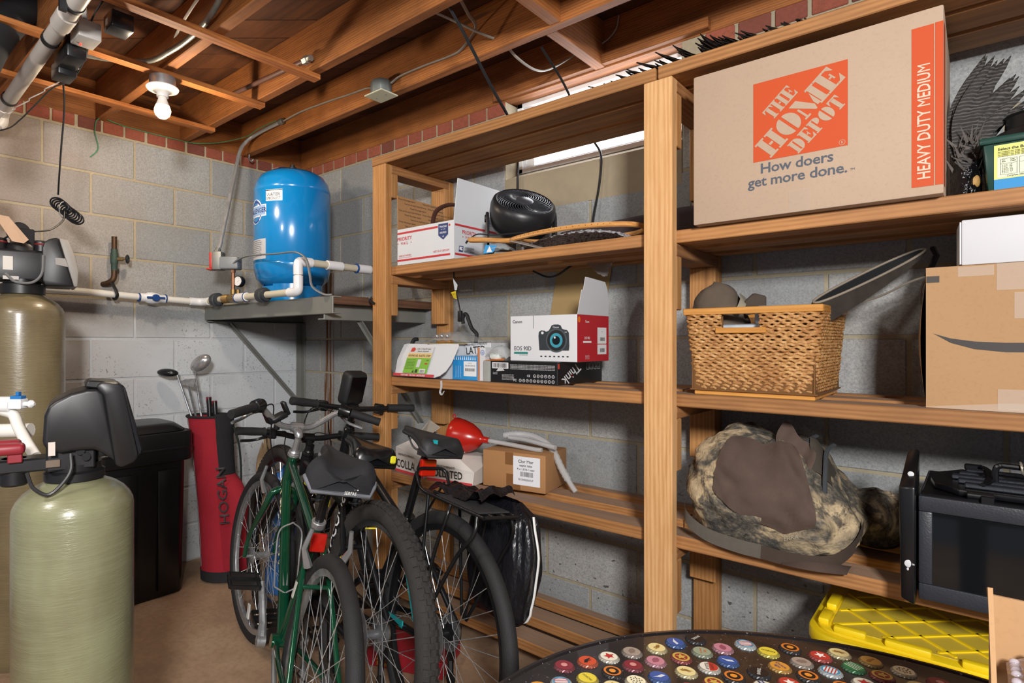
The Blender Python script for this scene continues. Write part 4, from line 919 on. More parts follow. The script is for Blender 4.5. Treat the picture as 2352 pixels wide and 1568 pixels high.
mb = MB(); flat(mb, [(0.225,0.75),(0.29,0.75),(0.31,0.82),(0.28,0.88),(0.235,0.87)], NP(0.005)); flat(mb, disc(0.57, 0.40, 0.03, 12, 0.02), NP(0.005)); part('red_emblem', mb, ink('bf3b36'), nb, world=True, kind='stuff')
cb = thing('collated_box', 'white carton with big black stencil letters behind the blue carton', 'box', (1.68, -0.2, ZM))
part('carton', MB().box(1.606, 1.742, -0.285, -0.06, ZM, 1.199), WHT, cb, bev=0.001, world=True)
mb = MB(); text(mb, 'LATED', 0.042, FRONT(1.612,-0.2858,1.150) @ RZ(6), 0, 0, 1.1, sx=0.82); text(mb, 'ASSEMBLE/COMBINADO', 0.013, FRONT(1.612,-0.2858,1.186) @ RZ(4), 0, 0, 1, sx=0.8); part('stencil_lettering', mb, INKB, cb, world=True, kind='stuff')
hk = single('rubber_hook', MB().tube(spline([(1.515,-0.19,1.285),(1.512,-0.19,1.305),(1.520,-0.19,1.325),(1.535,-0.19,1.322),(1.548,-0.19,1.295),(1.565,-0.19,1.262),(1.588,-0.19,1.242),(1.592,-0.19,1.23),(1.585,-0.19,1.195)], 5), 0.0085, 8), BLACK(0.6), 'black rubber-coated utility hook standing behind the nail box', 'hook')
single('coated_hook_end', MB().tube(spline([(1.345,-0.34,1.165),(1.344,-0.34,1.19),(1.352,-0.335,1.212),(1.37,-0.33,1.215)], 5), 0.009, 8), BLACK(0.6), 'short black hook tip rising at the left corner of the nail box', 'hook')
cs = thing('blister_packs', 'stack of clear clamshell packs with chrome bolts lying on the nail box', 'packages', (1.52, -0.25, 1.191))
for k in range(3): part('backing_card', MB().box(1.37+0.02*k, 1.62, -0.33+0.02*k, -0.16, 1.1915+0.004*k, 1.193+0.004*k, T(1.5,-0.25,0) @ RZ(4*k-3) @ T(-1.5,0.25,0)), [plain('7b4a30', 0.5), plain('b8a83a', 0.5), plain('3a3c40', 0.4)][k], cs, world=True)
mb = MB(); mb.grid(20, 8, lambda u, v: Vector((1.40+0.23*u, -0.32+0.15*v, 1.206+0.040*min(1, 4.5*u*(1-u))**0.8*min(1, 5*v*(1-v)+0.1)+0.002*math.sin(30*u)))); part('clamshell', mb, clear('b9bcbc', 0.45, 0.06), cs, smooth=50, world=True)
for k in range(3): part('bolt_head', MB().ball(0.008, T(1.475+0.03*k, -0.318, 1.228), 10, 6), metal('d0d2d4', 0.15), cs, world=True)
single('clear_hook', MB().tube(spline([(1.595,-0.4225,1.046),(1.597,-0.424,1.02),(1.590,-0.424,1.000),(1.600,-0.424,0.990),(1.612,-0.424,1.004)], 5), 0.0045, 7, flat=0.6), clear('d6d8d8', 0.55), 'small clear plastic hook dangling from the middle shelf board', 'hook')
# ------------------------------------------------------------------ left bay, low shelf
ZL = 0.6305
cl = thing('septic_tabs_box', 'brown taped carton with a white printed label and hoses lying on it', 'box', (1.85, -0.2, ZL), (0, 0, 9.5))
part('carton', MB().box(-0.134, 0.134, -0.108, 0.108, 0, 0.144), CARD3, cl, bev=0.003, bseg=2)
mb = MB(); quad(mb, 0.0, 0.112, 0.022, 0.132, FRONT(0,-0.109,0)); part('label', mb, plain('e2e4ea', 0.5, 0, 0.03), cl)
F = FRONT(0,-0.1096,0); mb = MB(); text(mb, 'Clor Mor', 0.0165, F, 0.053, 0.108, 1.1, 'C'); text(mb, 'septic tabs', 0.0125, F, 0.053, 0.094, 0.9, 'C'); text(mb, '4 x 1.8 lb / case', 0.0115, F, 0.053, 0.080, 0.6, 'C'); barcode(mb, 0.03, 0.085, 0.056, 0.074, F, 2); text(mb, 'F013002007LP', 0.0105, F, 0.053, 0.040, 0.5, 'C')
part('label_print', mb, INKB, cl, kind='stuff')
mb = MB(); quad(mb, -0.035, 0.0, 0.095, 0.143, FRONT(0,-0.1088,0)); part('tape', mb, clear('8a5f38', 0.6), cl); mb = MB(); quad(mb, -0.03, 0.03, 0.0, 0.06, FRONT(0,-0.1088,0)); part('tape', mb, clear('8a5f38', 0.6), cl)
fu = thing('funnel', 'red plastic funnel with a clear hose, propped on the carton', 'funnel', (1.58, -0.27, ZL))
MFn = frame_z((1.553, -0.285, 0.803), Vector((1, 0.12, -0.03)))
mb = MB(); mb.lathe([(0.076,0.0),(0.078,0.003),(0.074,0.03),(0.062,0.072),(0.042,0.108),(0.022,0.128),(0.014,0.136),(0.012,0.165),(0.010,0.166),(0.010,0.14),(0.038,0.106),(0.058,0.07),(0.071,0.03),(0.072,0.0),(0.076,0.0)], 36, MFn); part('cone', mb, plain('b32116', 0.25, 0, 0.06), fu, smooth=50, world=True)
mb = MB(); mb.torus(0.008, 0.0025, 16, 6, T(1.550,-0.29,0.886) @ RX(90)); part('hang_loop', mb, plain('b32116', 0.3), fu, world=True)
HOSE = clear('cfd0d0', 0.55, 0.12)
mb = MB(); mb.tube(spline([(1.70,-0.268,0.799),(1.75,-0.262,0.796),(1.83,-0.25,0.791),(1.92,-0.245,0.7855),(1.955,-0.24,0.785)], 6), 0.009, 10); part('spout_hose', mb, HOSE, fu, world=True)
dh = thing('drain_hose', 'grey translucent corrugated drain hose bent over the brown carton', 'hose', (1.9, -0.15, ZL))
pts = spline([(1.745,-0.20,0.815),(1.79,-0.185,0.823),(1.86,-0.17,0.822),(1.93,-0.18,0.806),(1.975,-0.19,0.778),(2.02,-0.20,0.715),(2.06,-0.205,0.665),(2.083,-0.207,0.640)], 8)
mb = MB(); mb.tube(pts, [0.0125+(0.0018 if i % 2 else 0) if i < 46 else 0.010 for i in range(len(pts))], 10); part('corrugated_hose', mb, HOSE, dh, world=True)
mb = MB(); mb.tube(spline([(1.78,-0.21,0.812),(1.86,-0.215,0.812),(1.95,-0.225,0.805),(2.01,-0.23,0.800)], 5), 0.0095, 10); part('straight_hose', mb, HOSE, dh, world=True)
for nm, lab, cx, wd, hgt, rot in (('collated_nail_bag', 'crumpled white and black printed nail carton beside the red funnel', 1.60, 0.215, 0.105, 10), ('torn_nail_box', 'torn open white nail carton at the left end of the low shelf', 1.40, 0.20, 0.15, -8)):
    q = thing(nm, lab, 'box', (cx, -0.30, ZL), (0, 0, rot))
    mb = MB(); mb.add([(-wd/2,-0.10,0),(wd/2,-0.10,0),(wd/2,0.10,0),(-wd/2,0.10,0),(-wd/2,-0.10,hgt*0.72),(wd/2,-0.085,hgt*0.5),(wd/2,0.10,hgt*0.8),(-wd/2,0.10,hgt*1.1),(0.0,-0.06,hgt*1.05)], [(3,2,1,0),(0,1,5,4),(1,2,6,5),(2,3,7,6),(3,0,4,7),(4,5,8),(5,6,8),(6,7,8),(7,4,8)])
    part('carton', mb, plain('cfcac4', 0.55, 0, 0.1, 12), q, smooth=20)
    F = FRONT(0,-0.102,0)
    mb = MB(); text(mb, 'COLLATED' if cx > 1.5 else 'COLLA', 0.042 if cx > 1.5 else 0.05, F, -wd/2+0.006, 0.022, 1.1, 'L', 0.78 if cx > 1.5 else 0.85); text(mb, 'ASSEMBLE/COMBINADO', 0.0125, F, -wd/2+0.02, 0.060 if cx > 1.5 else 0.075, 1, sx=0.85); part('stencil_lettering', mb, INKB, q, kind='stuff')
    mb = MB(); quad(mb, -wd/2, wd/2, 0.001, 0.012, F); part('red_strip', mb, ink('c23a40'), q)
    part('torn_flap', MB().sheet([(-wd/2,0.02,hgt*0.95),(0.02,-0.03,hgt*1.02),(0.03,0.05,hgt*1.28),(-wd/2+0.03,0.07,hgt*1.42)], 0.003), plain('b9b0a2', 0.6), q)
# ------------------------------------------------------------------ right bay, low shelf: camouflage duffel and stove
def camo_mat():
    m = NT('camouflage'); v = m.coord('Object')
    a = m.noise(v, 9, 5, 0.65, 0.8); b = m.noise(v, 17, 4, 0.7, 0.5); c = m.noise(v, 60, 4, 0.7)
    col = m.ramp(a, [(0.34, srgb('2c2b2a')), (0.45, srgb('57534b')), (0.52, srgb('94846a')), (0.62, srgb('c0ab88'))])
    col = m.mix(m.ramp(b, [(0.52, 0.0), (0.60, 0.85)]), col, srgb('3a3a38'))
    col = m.mix(m.ramp(c, [(0.5, 0.0), (0.7, 0.5)]), col, srgb('9c8e78'))
    m.bump(m.noise(v, 22, 5), 0.7, 0.02)
    return m.done(col, 0.9)
CAMO = camo_mat()
db = thing('duffel_bag', 'camouflage hunting duffel with brown panel and open zipper on the low shelf', 'bag', (2.765, -0.25, ZL))
def bag(u, v, off=0.0):      # u round the bag from its right end, v from shelf to top
    a = 2*PI*u; t = v
    cx, cy = 2.760, -0.245
    prof = math.sin(PI*min(1, 0.16+0.84*t))**0.4 if t < 0.42 else max(0.0, math.cos((t-0.42)/0.58*PI/2))**0.36
    rx, ry = 0.218, 0.205
    c, s = math.cos(a), math.sin(a); e = 0.58
    x = rx*prof*abs(c)**e*(1 if c > 0 else -1); y = ry*prof*abs(s)**e*(1 if s > 0 else -1)
    hgt = 0.315+0.02/(1+math.exp((x+0.06)/0.02))-0.13/(1+math.exp(-(x-0.13)/0.03))-0.02*math.exp(-((x-0.0)/0.03)**2)
    z = hgt*t
    n = noise3(x*22, y*22, z*20)+0.5*noise3(x*47+1, y*43, z*45)+0.9*(0.4-abs(noise3(x*30+2, y*26, z*34)))+0.5*(0.4-abs(noise3(x*60, y*55+3, z*62)))
    k = 1+0.042*n+off
    return Vector((cx+x*k, cy+y*k, ZL+0.002+max(0.0, z*(1+0.03*n)+off*0.25)))
mb = MB(); mb.grid(84, 30, lambda u, v: bag(u, v), True); part('bag_body', mb, CAMO, db, smooth=80, world=True)
mb = MB(); 
def panel(u, v):
    uu = 0.700+0.115*u; lo = 0.20+0.42*abs(u-0.6); return bag(uu, lo+(0.93-lo)*v, 0.036)
mb.grid(22, 18, panel); part('panel', mb, cloth_mat('44362e', '594840', 'brown_cordura'), db, smooth=80, world=True, label='dark brown fabric panel')
def collar(u, v):
    A, B, A2, B2 = Vector((2.775,-0.375,0.845)), Vector((2.888,-0.405,0.785)), Vector((2.798,-0.30,0.982)), Vector((2.868,-0.335,0.905))
    p = (A*(1-u)+B*u)*(1-v)+(A2*(1-u)+B2*u)*v
    return p+Vector((0.010*math.sin(6*v+2*u), -0.025*math.sin(PI*v)*(1-0.5*u)+0.010*math.sin(11*u), 0.004*math.sin(9*u)))
mb = MB(); mb.grid(18, 12, collar); part('collar', mb, cloth_mat('44362e', '5d4c43', 'brown_cordura_flap'), db, smooth=80, world=True, label='raised brown collar beside the zip')
mb = MB(); mb.grid(14, 8, lambda u, v: Vector((2.872+0.05*u-0.015*math.sin(PI*v), -0.36+0.12*v+0.02*u, 0.79+0.155*math.sin(PI*(0.15+0.7*v))*(1-0.75*u*u)))); part('zip_gusset', mb, cloth_mat('33302a', '463d33', 'zip_lining'), db, smooth=80, world=True)
for k in range(2):
    pts = spline([(2.862+0.045*k,-0.385,0.775),(2.858+0.045*k,-0.375,0.82),(2.845+0.055*k,-0.35,0.87),(2.852+0.045*k,-0.31,0.93-0.02*k),(2.868+0.04*k,-0.27,0.945-0.02*k)], 6)
    part('zipper_tape', MB().tube(pts, 0.0055, 6, flat=0.4), plain('303438', 0.8, 0, 0.2, 200), db, world=True)
mb = MB(); text(mb, 'ERRA', 0.014, lambda a, b: Vector((2.828+a, -0.468+0.35*b, 0.692+0.45*a+b)), 0.0, 0.0, 0.6); part('lettering', mb, ink('8f8774'), db, world=True, kind='stuff')
def ribbon(pts, w, up=(0,0,1)):
    P = spline(pts, 6); b = MB(); vs = []
    for p in P: vs += [p-Vector(up)*w/2, p+Vector(up)*w/2]
    b.add(vs, [(2*i, 2*i+1, 2*i+3, 2*i+2) for i in range(len(P)-1)]); return b
part('strap', ribbon([(2.556,-0.40,0.735),(2.575,-0.447,0.70),(2.63,-0.462,0.668),(2.71,-0.468,0.655),(2.775,-0.468,0.652)], 0.040, (0.1,-0.2,1)), plain('5f5a52', 0.9, 0, 0.15, 60), db, world=True, label='grey webbing strap')
part('strap', ribbon([(2.772,-0.468,0.652),(2.83,-0.466,0.648),(2.885,-0.455,0.648),(2.93,-0.43,0.655),(2.965,-0.38,0.685),(2.98,-0.33,0.73)], 0.038, (0.1,-0.2,1)), plain('43372f', 0.9, 0, 0.15, 60), db, world=True, label='brown webbing strap')
mb = MB(); mb.grid(12, 5, lambda u, v: Vector((2.825+0.135*u, -0.478+0.075*v+0.05*(u-0.2)**2, 0.634+0.022*math.sin(PI*v)*math.sin(PI*(0.05+0.9*u))))); part('handle_wrap', mb, cloth_mat('3d302a', '55453c', 'suede'), db, smooth=80, world=True)
mb = MB(); mb.grid(30, 14, lambda u, v: Vector((2.985+0.075*math.cos(2*PI*u)*math.sin(PI*v)**0.6, -0.135+0.085*math.sin(2*PI*u)*math.sin(PI*v)**0.6, ZL+0.001+0.155*(0.5-0.5*math.cos(PI*v))*(1+0.05*noise3(9*u, 7*v, 3)))), True)
single('camo_roll', mb, CAMO, 'rolled camouflage garment behind the duffel beside the black stove', 'clothing', smooth=80)
# camp stove
sv = thing('camp_stove', 'black steel camp stove with glass side window and spring handle on the low shelf', 'stove', (3.30, -0.32, ZL))
STL = plain('2b2e35', 0.42, 0, 0.12, 40, 0.2); STB = plain('101114', 0.3, 0, 0.1)
SY = -0.490
mb = MB()
for x0, x1, z0, z1 in ((3.098,3.62,0.828,0.862),(3.098,3.62,0.632,0.668),(3.098,3.122,0.668,0.828),(3.50,3.62,0.668,0.828)): mb.box(x0, x1, SY, SY+0.012, z0, z1)
mb.box(3.098, 3.62, SY+0.012, -0.14, 0.6315, 0.64).box(3.098, 3.104, SY+0.012, -0.14, 0.64, 0.862).box(3.614, 3.62, SY+0.012, -0.14, 0.64, 0.862).box(3.098, 3.62, -0.148, -0.14, 0.64, 0.862)
part('firebox', mb, STL, sv, bev=0.003, bseg=2, world=True)
mb = MB(); mb.box(3.120, 3.502, SY+0.004, SY+0.008, 0.666, 0.830)
m = NT('smoked_glass'); m.b.inputs['Alpha'].default_value = 0.82; part('glass', mb, m.done(srgb('15171a'), 0.06), sv, world=True, label='dark glass window')
mb = MB(); mb.box(3.10, 3.62, SY+0.02, -0.15, 0.856, 0.864)
part('top_plate', mb, STB, sv, bev=0.003, world=True)
oct_ = [(3.112,-0.33),(3.122,-0.40),(3.165,-0.452),(3.60,-0.452),(3.60,-0.175),(3.165,-0.175),(3.122,-0.25)]
mb = MB(); mb.prism(oct_, 0.866, 0.880); part('lid_plate', mb, STB, sv, bev=0.002, world=True)
for k in range(5):
    y0 = -0.43+0.048*k; part('grate_bar', MB().box(3.15+0.012*abs(k-2), 3.60, y0, y0+0.030, 0.881, 0.890), STL, sv, bev=0.002, world=True)
for x0 in (3.20, 3.33): 
    pts = [(x0+0.03*math.cos(a)*0.6, -0.31+0.125*math.sin(a), 0.8925) for a in [math.radians(-80+16*i) for i in range(11)]]
    part('grate_rib', MB().tube(pts, 0.007, 6, flat=0.5), STB, sv, world=True)
mb = MB(); mb.cyl((3.178,-0.462,0.872), (3.222,-0.462,0.872), 0.010, 12).box(3.200, 3.222, -0.478, -0.455, 0.852, 0.876); part('hinge', mb, STB, sv, bev=0.0015, world=True)
part('hinge', MB().box(3.17, 3.205, -0.182, -0.165, 0.88, 0.895), STB, sv, bev=0.003, world=True)
# the tall folded side shelf standing at the left end of the stove
mb = MB(); mb.add([(3.068,-0.513,0.632),(3.094,-0.518,0.622),(3.094,-0.40,0.622),(3.070,-0.40,0.632),(3.064,-0.506,0.880),(3.094,-0.512,0.884),(3.094,-0.38,0.955),(3.072,-0.385,0.945)], [(3,2,1,0),(4,5,6,7),(0,1,5,4),(1,2,6,5),(2,3,7,6),(3,0,4,7)])
part('side_shelf', mb, STB, sv, bev=0.006, bseg=2, world=True)
for z, s_ in ((0.905, 0.006), (0.712, 0.009), (0.70, 0.005)): 
    mb = MB(); mb.ball(s_, T(3.084,-0.5135 if z < 0.8 else -0.476,z) @ SX(1,0.15,1), 8, 6); part('paint_chip', mb, plain('cfd2d6', 0.6), sv, world=True)
mb = MB(); mb.tube(spline([(3.225,-0.36,0.885),(3.225,-0.36,0.915),(3.232,-0.36,0.926),(3.26,-0.36,0.927),(3.45,-0.36,0.922)], 6), 0.006, 8); part('handle', mb, STB, sv, world=True)
pts = []
for i in range(15*10+1):
    a = 2*PI*i/10; t = i/150; r = 0.013+0.006*math.sin(PI*t); pts.append((3.262+0.14*t, -0.36+r*math.cos(a), 0.926+r*math.sin(a)))
part('spring_grip', MB().tube(pts, 0.0022, 6), metal('c8c0b0', 0.2), sv, smooth=60, world=True)
# ------------------------------------------------------------------ yellow-lid tote under the low shelf
tt = thing('storage_tote', 'black storage tote with a bright yellow ribbed lid on the bottom shelf', 'tote', (3.20, -0.28, LV['bottom']+0.0005))
zb = LV['bottom']+0.0005; YEL = plain('f2d41e', 0.32, 0, 0.05, 8)
def rpris(x0, x1, y0, y1, r, z0, z1, taper=0.0):
    top = rrect(x1-x0, y1-y0, r, 5, (x0+x1)/2, (y0+y1)/2); bot = rrect(x1-x0-2*taper, y1-y0-2*taper, r, 5, (x0+x1)/2, (y0+y1)/2); n = len(top)
    return MB().add([(x,y,z0) for x,y in bot]+[(x,y,z1) for x,y in top], [tuple(range(n-1,-1,-1)), tuple(range(n,2*n))]+[(i,(i+1)%n,n+(i+1)%n,n+i) for i in range(n)])
part('tub', rpris(2.90, 3.58, -0.465, -0.05, 0.05, zb, 0.462, 0.035), plain('18191b', 0.45), tt, smooth=40, world=True)
part('lid', rpris(2.876, 3.60, -0.490, -0.03, 0.07, 0.455, 0.488), YEL, tt, smooth=40, bev=0.006, bseg=2, world=True)
part('lid_rim', rpris(2.893, 3.583, -0.473, -0.047, 0.06, 0.488, 0.496), YEL, tt, smooth=40, bev=0.003, bseg=2, world=True)
part('lid_well', rpris(2.925, 3.55, -0.438, -0.08, 0.02, 0.4955, 0.4975), plain('c9b23a', 0.55, 0, 0.12, 10), tt, smooth=40, world=True, label='dusty recessed lid centre')
mb_ = []
for k in range(-2, 9):
    for sgn in (1, -1):
        xa = 2.93+0.10*k; a = Vector((xa, -0.43, 0.499)); b = Vector((xa+0.33, -0.09, 0.499)) if sgn > 0 else None
        if sgn < 0: a, b = Vector((xa+0.33, -0.43, 0.499)), Vector((xa, -0.09, 0.499))
        # clip to the well
        pts = [a+(b-a)*t/20 for t in range(21)]; pts = [p for p in pts if 2.928 <= p.x <= 3.547]
        if len(pts) > 2: part('lid_rib', MB().bar(pts[0], pts[-1], 0.006, 0.004), YEL, tt, world=True)
for x0, x1, y0, y1 in ((2.935,3.00,-0.470,-0.446),(3.035,3.12,-0.470,-0.446),(3.17,3.26,-0.470,-0.446),(2.898,2.922,-0.44,-0.37),(2.898,2.922,-0.33,-0.24)):
    part('stacking_lug', MB().box(x0, x1, y0, y1, 0.495, 0.511), YEL, tt, bev=0.005, bseg=2, world=True)

# ------------------------------------------------------------------ round table covered in bottle caps under resin
TC = Vector((3.182, -1.514)); TR = 0.488; TZ = 0.72
tbl = thing('bottle_cap_table', 'round black table with bottle caps set under a glossy resin top', 'table', (TC.x, TC.y, 0))
m = NT('black_resin'); v = m.coord('Object'); sp = m.ramp(m.noise(v, 260, 1, 0.3), [(0.72, 0.0), (0.76, 1.0)])
m.b.inputs['Coat Weight'].default_value = 0.6; m.b.inputs['Coat Roughness'].default_value = 0.05
RES = m.done(m.mix(sp, srgb('151417'), srgb('6f6e70')), 0.3)
mb = MB(); mb.lathe([(0,TZ-0.028),(TR-0.01,TZ-0.028),(TR,TZ-0.02),(TR,TZ-0.001),(TR-0.003,TZ+0.0025),(TR-0.008,TZ+0.0025),(TR-0.011,TZ),(0,TZ)], 96); part('table_top', mb, RES, tbl)
mb = MB(); mb.lathe([(0.30,0),(0.30,0.015),(0.06,0.04),(0.04,0.06),(0.035,0.4),(0.04,0.66),(0.20,0.685),(0.20,0.692),(0,0.692)], 32); part('pedestal', mb, plain('1a1a1c', 0.4), tbl)
G_ = lambda z: (lambda a, b: Vector((a, b, z)))
def cap_mesh(base, ring_, mark, txt, tcol, txt2=None, emblem=None, edge='8a8076'):
    mats = [plain(''.join('%02x' % int(int(base[i:i+2],16)*0.55+30) for i in (0,2,4)), 0.35, 0.3), ink(base, 0.25), ink(ring_, 0.25) if ring_ else ink(base, 0.25), ink(mark or tcol, 0.25), ink(tcol, 0.25)]
    b = MB(); n = 42; prof = [(0.0158,0.0004,1),(0.0152,0.0022,0.5),(0.0140,0.0036,0),(0.0126,0.0042,0)]
    vs = []
    for r, z, k in prof:
        for i in range(n): rr = r*(1+0.035*k*math.cos(2*PI*i/n*21)); a = 2*PI*i/n; vs.append((rr*math.cos(a), rr*math.sin(a), z))
    b.add(vs, [(j*n+i, j*n+(i+1)%n, (j+1)*n+(i+1)%n, (j+1)*n+i) for j in range(3) for i in range(n)])
    b.cur = 1; flat(b, disc(0,0,0.0127,28), G_(0.0042))
    z = 0.0044
    if ring_:
        b.cur = 2
        for i in range(28):
            a0, a1 = 2*PI*i/28, 2*PI*(i+1)/28; flat(b, [(r*math.cos(a), r*math.sin(a)) for r, a in ((0.0092,a0),(0.0124,a0),(0.0124,a1),(0.0092,a1))], G_(z))
    b.cur = 3; z = 0.0046
    if emblem == 'star': star(b, 0, 0, 0.0085, G_(z))
    elif emblem == 'dot': flat(b, disc(0,0,0.0048,16), G_(z))
    elif emblem == 'diamond': flat(b, [(0.006,0),(0,0.006),(-0.006,0),(0,-0.006)], G_(z))
    elif emblem == 'band': quad(b, -0.0115, 0.0115, -0.004, 0.004, G_(z))
    elif emblem == 'half': flat(b, [(0.0122*math.cos(math.radians(180+180*k/12)), 0.0122*math.sin(math.radians(180+180*k/12))) for k in range(13)], G_(z))
    elif emblem == 'leaf': flat(b, [(0,0.009),(0.003,0.003),(0.009,0.002),(0.004,-0.002),(0.005,-0.007),(0,-0.004),(-0.005,-0.007),(-0.004,-0.002),(-0.009,0.002),(-0.003,0.003)], G_(z))
    elif emblem == 'spots':
        for i in range(14): flat(b, disc(0.0085*math.cos(i*2.4)*((i+1)/14)**0.5, 0.0085*math.sin(i*2.4)*((i+1)/14)**0.5, 0.0012, 7), G_(z))
    elif emblem == 'lines':
        for i in range(4): quad(b, -0.010, 0.010, -0.007+0.004*i, -0.0055+0.004*i, G_(z))
    elif emblem == 'hop': flat(b, [(0,-0.008),(0.005,-0.002),(0.004,0.005),(0,0.008),(-0.004,0.005),(-0.005,-0.002)], G_(z))
    elif emblem == 'swoosh': flat(b, [(-0.009,-0.003),(-0.002,0.0035),(0.009,0.004),(0.002,0.0005),(-0.004,-0.005)], G_(z))
    b.cur = 4; z = 0.0048
    if txt:
        sz = min(0.0075, 0.021/max(3, len(txt))/0.55); y0 = -sz*0.33 if not txt2 else 0.0008
        text(b, txt, sz, G_(z), 0, y0, 0.9, 'C', 0.9)
        if txt2: text(b, txt2, min(0.0065, 0.021/max(3, len(txt2))/0.55), G_(z), 0, -0.006, 0.9, 'C', 0.9)
    b.print = True
    return b.mesh('bottle_cap', mats, 0)
DES = [('c9c2ae',None,'23315c','ICEHOUSE','e8e8e8',None,'band'), ('1d6b3a','e6e6df','b3262b',None,'e6e6df',None,'star'), ('141516','b9873a','6fa9c4',None,'c9ced0',None,'diamond'), ('c59a4a',None,'a06a2c',None,'8c5424',None,'swoosh'),
 ('d9c98e',None,'9c7a3a','Miller','7a4c1e',None,'swoosh'), ('16171a',None,'c9ced0','ROCK','c9ced0','GOLD',None), ('d6c23a',None,'2a2a22','PACIFICO','2a2a22',None,None), ('b3362c',None,'e8e4dc',None,'e8e4dc',None,'star'),
 ('d7d2c4',None,'b3362c','AMSTEL','3a2a26','LIGHT','half'), ('c98c34',None,'5a3a1c','Corona','2f3c78','light',None), ('8f9a80',None,None,'Two Hearted','c8622c','Ale',None), ('ddd7c4',None,'b02f2a',None,'b02f2a',None,'leaf'),
 ('141516','c9722a','d98a2f',None,'d8d8d4',None,'dot'), ('cfc9bb',None,'d0402c',None,'d0402c',None,'band'), ('7d2732',None,'c98a84',None,'c98a84',None,'dot'), ('e0d8b6',None,'2a2622',None,'2a2622',None,'spots'),
 ('2b4f95',None,'c9ced6',None,'c9ced6',None,'swoosh'), ('c83a28',None,'e0a83a','KALIK','e0a83a','BAHAMAS',None), ('9a8c80',None,'7d6a60',None,'5c4a44',None,'hop'), ('cbd5d8','4c86a4','b03a34',None,'24323c',None,'lines'),
 ('b87a8a',None,'8c4a5c',None,'7a3c50',None,'hop'), ('2c7a44',None,'d8e0d0',None,'d8e0d0',None,'lines'), ('15161a',None,'a8763a','BARREL','c8c8c0',None,None), ('c24a28',None,'1b1b1b','JIGS','1b1b1b',None,'swoosh'), ('a8242c',None,'dcdcdc',None,'dcdcdc',None,'swoosh'), ('8c2f2c','c0a04a','c0a04a',None,'c0a04a',None,'star')]
CAPM = [cap_mesh(*d) for d in DES]
q = random.Random(21); spots = []
row = 0; yy = -0.44
fwd = Vector((-0.6772, 0.7358)); cpos = Vector((3.197, -2.177))
while yy < 0.45:
    xx = -0.46+(0.0198 if row % 2 else 0)
    while xx < 0.46:
        p = Vector((xx+q.uniform(-.0035,.0035), yy+q.uniform(-.0035,.0035)))
        w2 = TC+p
        dd = (w2-cpos).dot(fwd); lat = (w2-cpos).dot(Vector((0.7358, 0.6772)))
        if p.length < TR-0.027 and dd > 0.74 and lat < dd*1.06 and q.random() > 0.04: spots.append(p)
        xx += 0.0395
    yy += 0.0362; row += 1
for p in spots:
    o = bpy.data.objects.new('bottle_cap', q.choice(CAPM)); link(o, tbl)
    o.location = (p.x, p.y, TZ-0.0006); o.rotation_euler = (0, 0, q.uniform(0, 2*PI))
# open carton with bubble wrap on the near edge of the table
fb = thing('open_carton', 'open cardboard carton holding bubble wrap on the right side of the table', 'box', (3.326, -1.30, TZ+0.004))
part('carton', MB().box(-0.12, 0.12, -0.11, 0.11, 0, 0.004).box(-0.12, 0.12, -0.11, -0.106, 0.004, 0.10).box(-0.12, 0.12, 0.106, 0.11, 0.004, 0.172).box(-0.12, -0.116, -0.106, 0.106, 0.004, 0.15).box(0.116, 0.12, -0.106, 0.106, 0.004, 0.165), CARD2, fb)
part('flap', MB().sheet([(-0.12,-0.106,0.15),(-0.12,0.106,0.15),(-0.122,0.106,0.180),(-0.122,-0.03,0.222)], 0.004), CARD2, fb, label='upright cardboard flap seen edge on')
mb = MB(); q = random.Random(3)
def bw_pt(u, v): return Vector((-0.105+0.20*u, -0.095+0.19*v, 0.10+0.055*math.sin(PI*u)*math.sin(PI*v)+0.02*noise3(u*6, v*5, 2)))
mb.grid(20, 20, bw_pt)
for i in range(14):
    for j in range(14):
        p = bw_pt((i+0.5)/14, (j+0.5)/14); mb.lathe([(0.0055,0),(0.0048,0.003),(0.0025,0.0046),(0.0,0.005)], 7, T(*p))
part('bubble_wrap', mb, clear('cbc6d2', 0.6, 0.08), fb, smooth=60, kind='stuff')
# ------------------------------------------------------------------ steel ledge in the corner
GALV = metal('8b8d8a', 0.5, wear=0.25, scale=9); GALV2 = plain('84857f', 0.5, 0.25, 0.2, 7)
lg_ = thing('steel_ledge', 'grey steel angle-iron ledge across the corner with diagonal braces', 'bracket', (0.58, -0.32, 0.72))
def lpart(n, b, m=GALV2, **k): return part(n, b, m, lg_, world=True, bev=0.0015, **k)
lpart('front_rail', MB().box(0.004, 1.175, -0.647, -0.641, 1.325, 1.400).box(0.004, 1.175, -0.641, -0.60, 1.394, 1.400).box(0.004, 1.175, -0.641, -0.60, 1.325, 1.330))
lpart('side_rail', MB().box(0.004, 0.010, -0.64, -0.006, 1.315, 1.394).box(0.010, 0.045, -0.64, -0.006, 1.315, 1.320))
lpart('side_rail', MB().box(1.10, 1.106, -0.641, -0.006, 1.300, 1.366).box(1.06, 1.10, -0.641, -0.006, 1.300, 1.306))
lpart('corner_upright', MB().box(0.004, 0.044, -0.010, -0.0042, 0.50, 1.315).box(0.004, 0.0095, -0.05, -0.010, 0.50, 1.315))
for xa in (0.022, 1.085):
    y0 = -0.505 if xa < 0.5 else -0.43
    lpart('diagonal_brace', MB().bar((xa, y0, 1.312), (xa, -0.012, 0.79), 0.030, 0.005, (0,1,1)).bar((xa-0.012, y0, 1.316), (xa-0.012, -0.012, 0.794), 0.005, 0.030, (0,1,1)))
OLDW = wood('6b4c38', '43291b', 'Y', '2e1d14', name='old_plank')
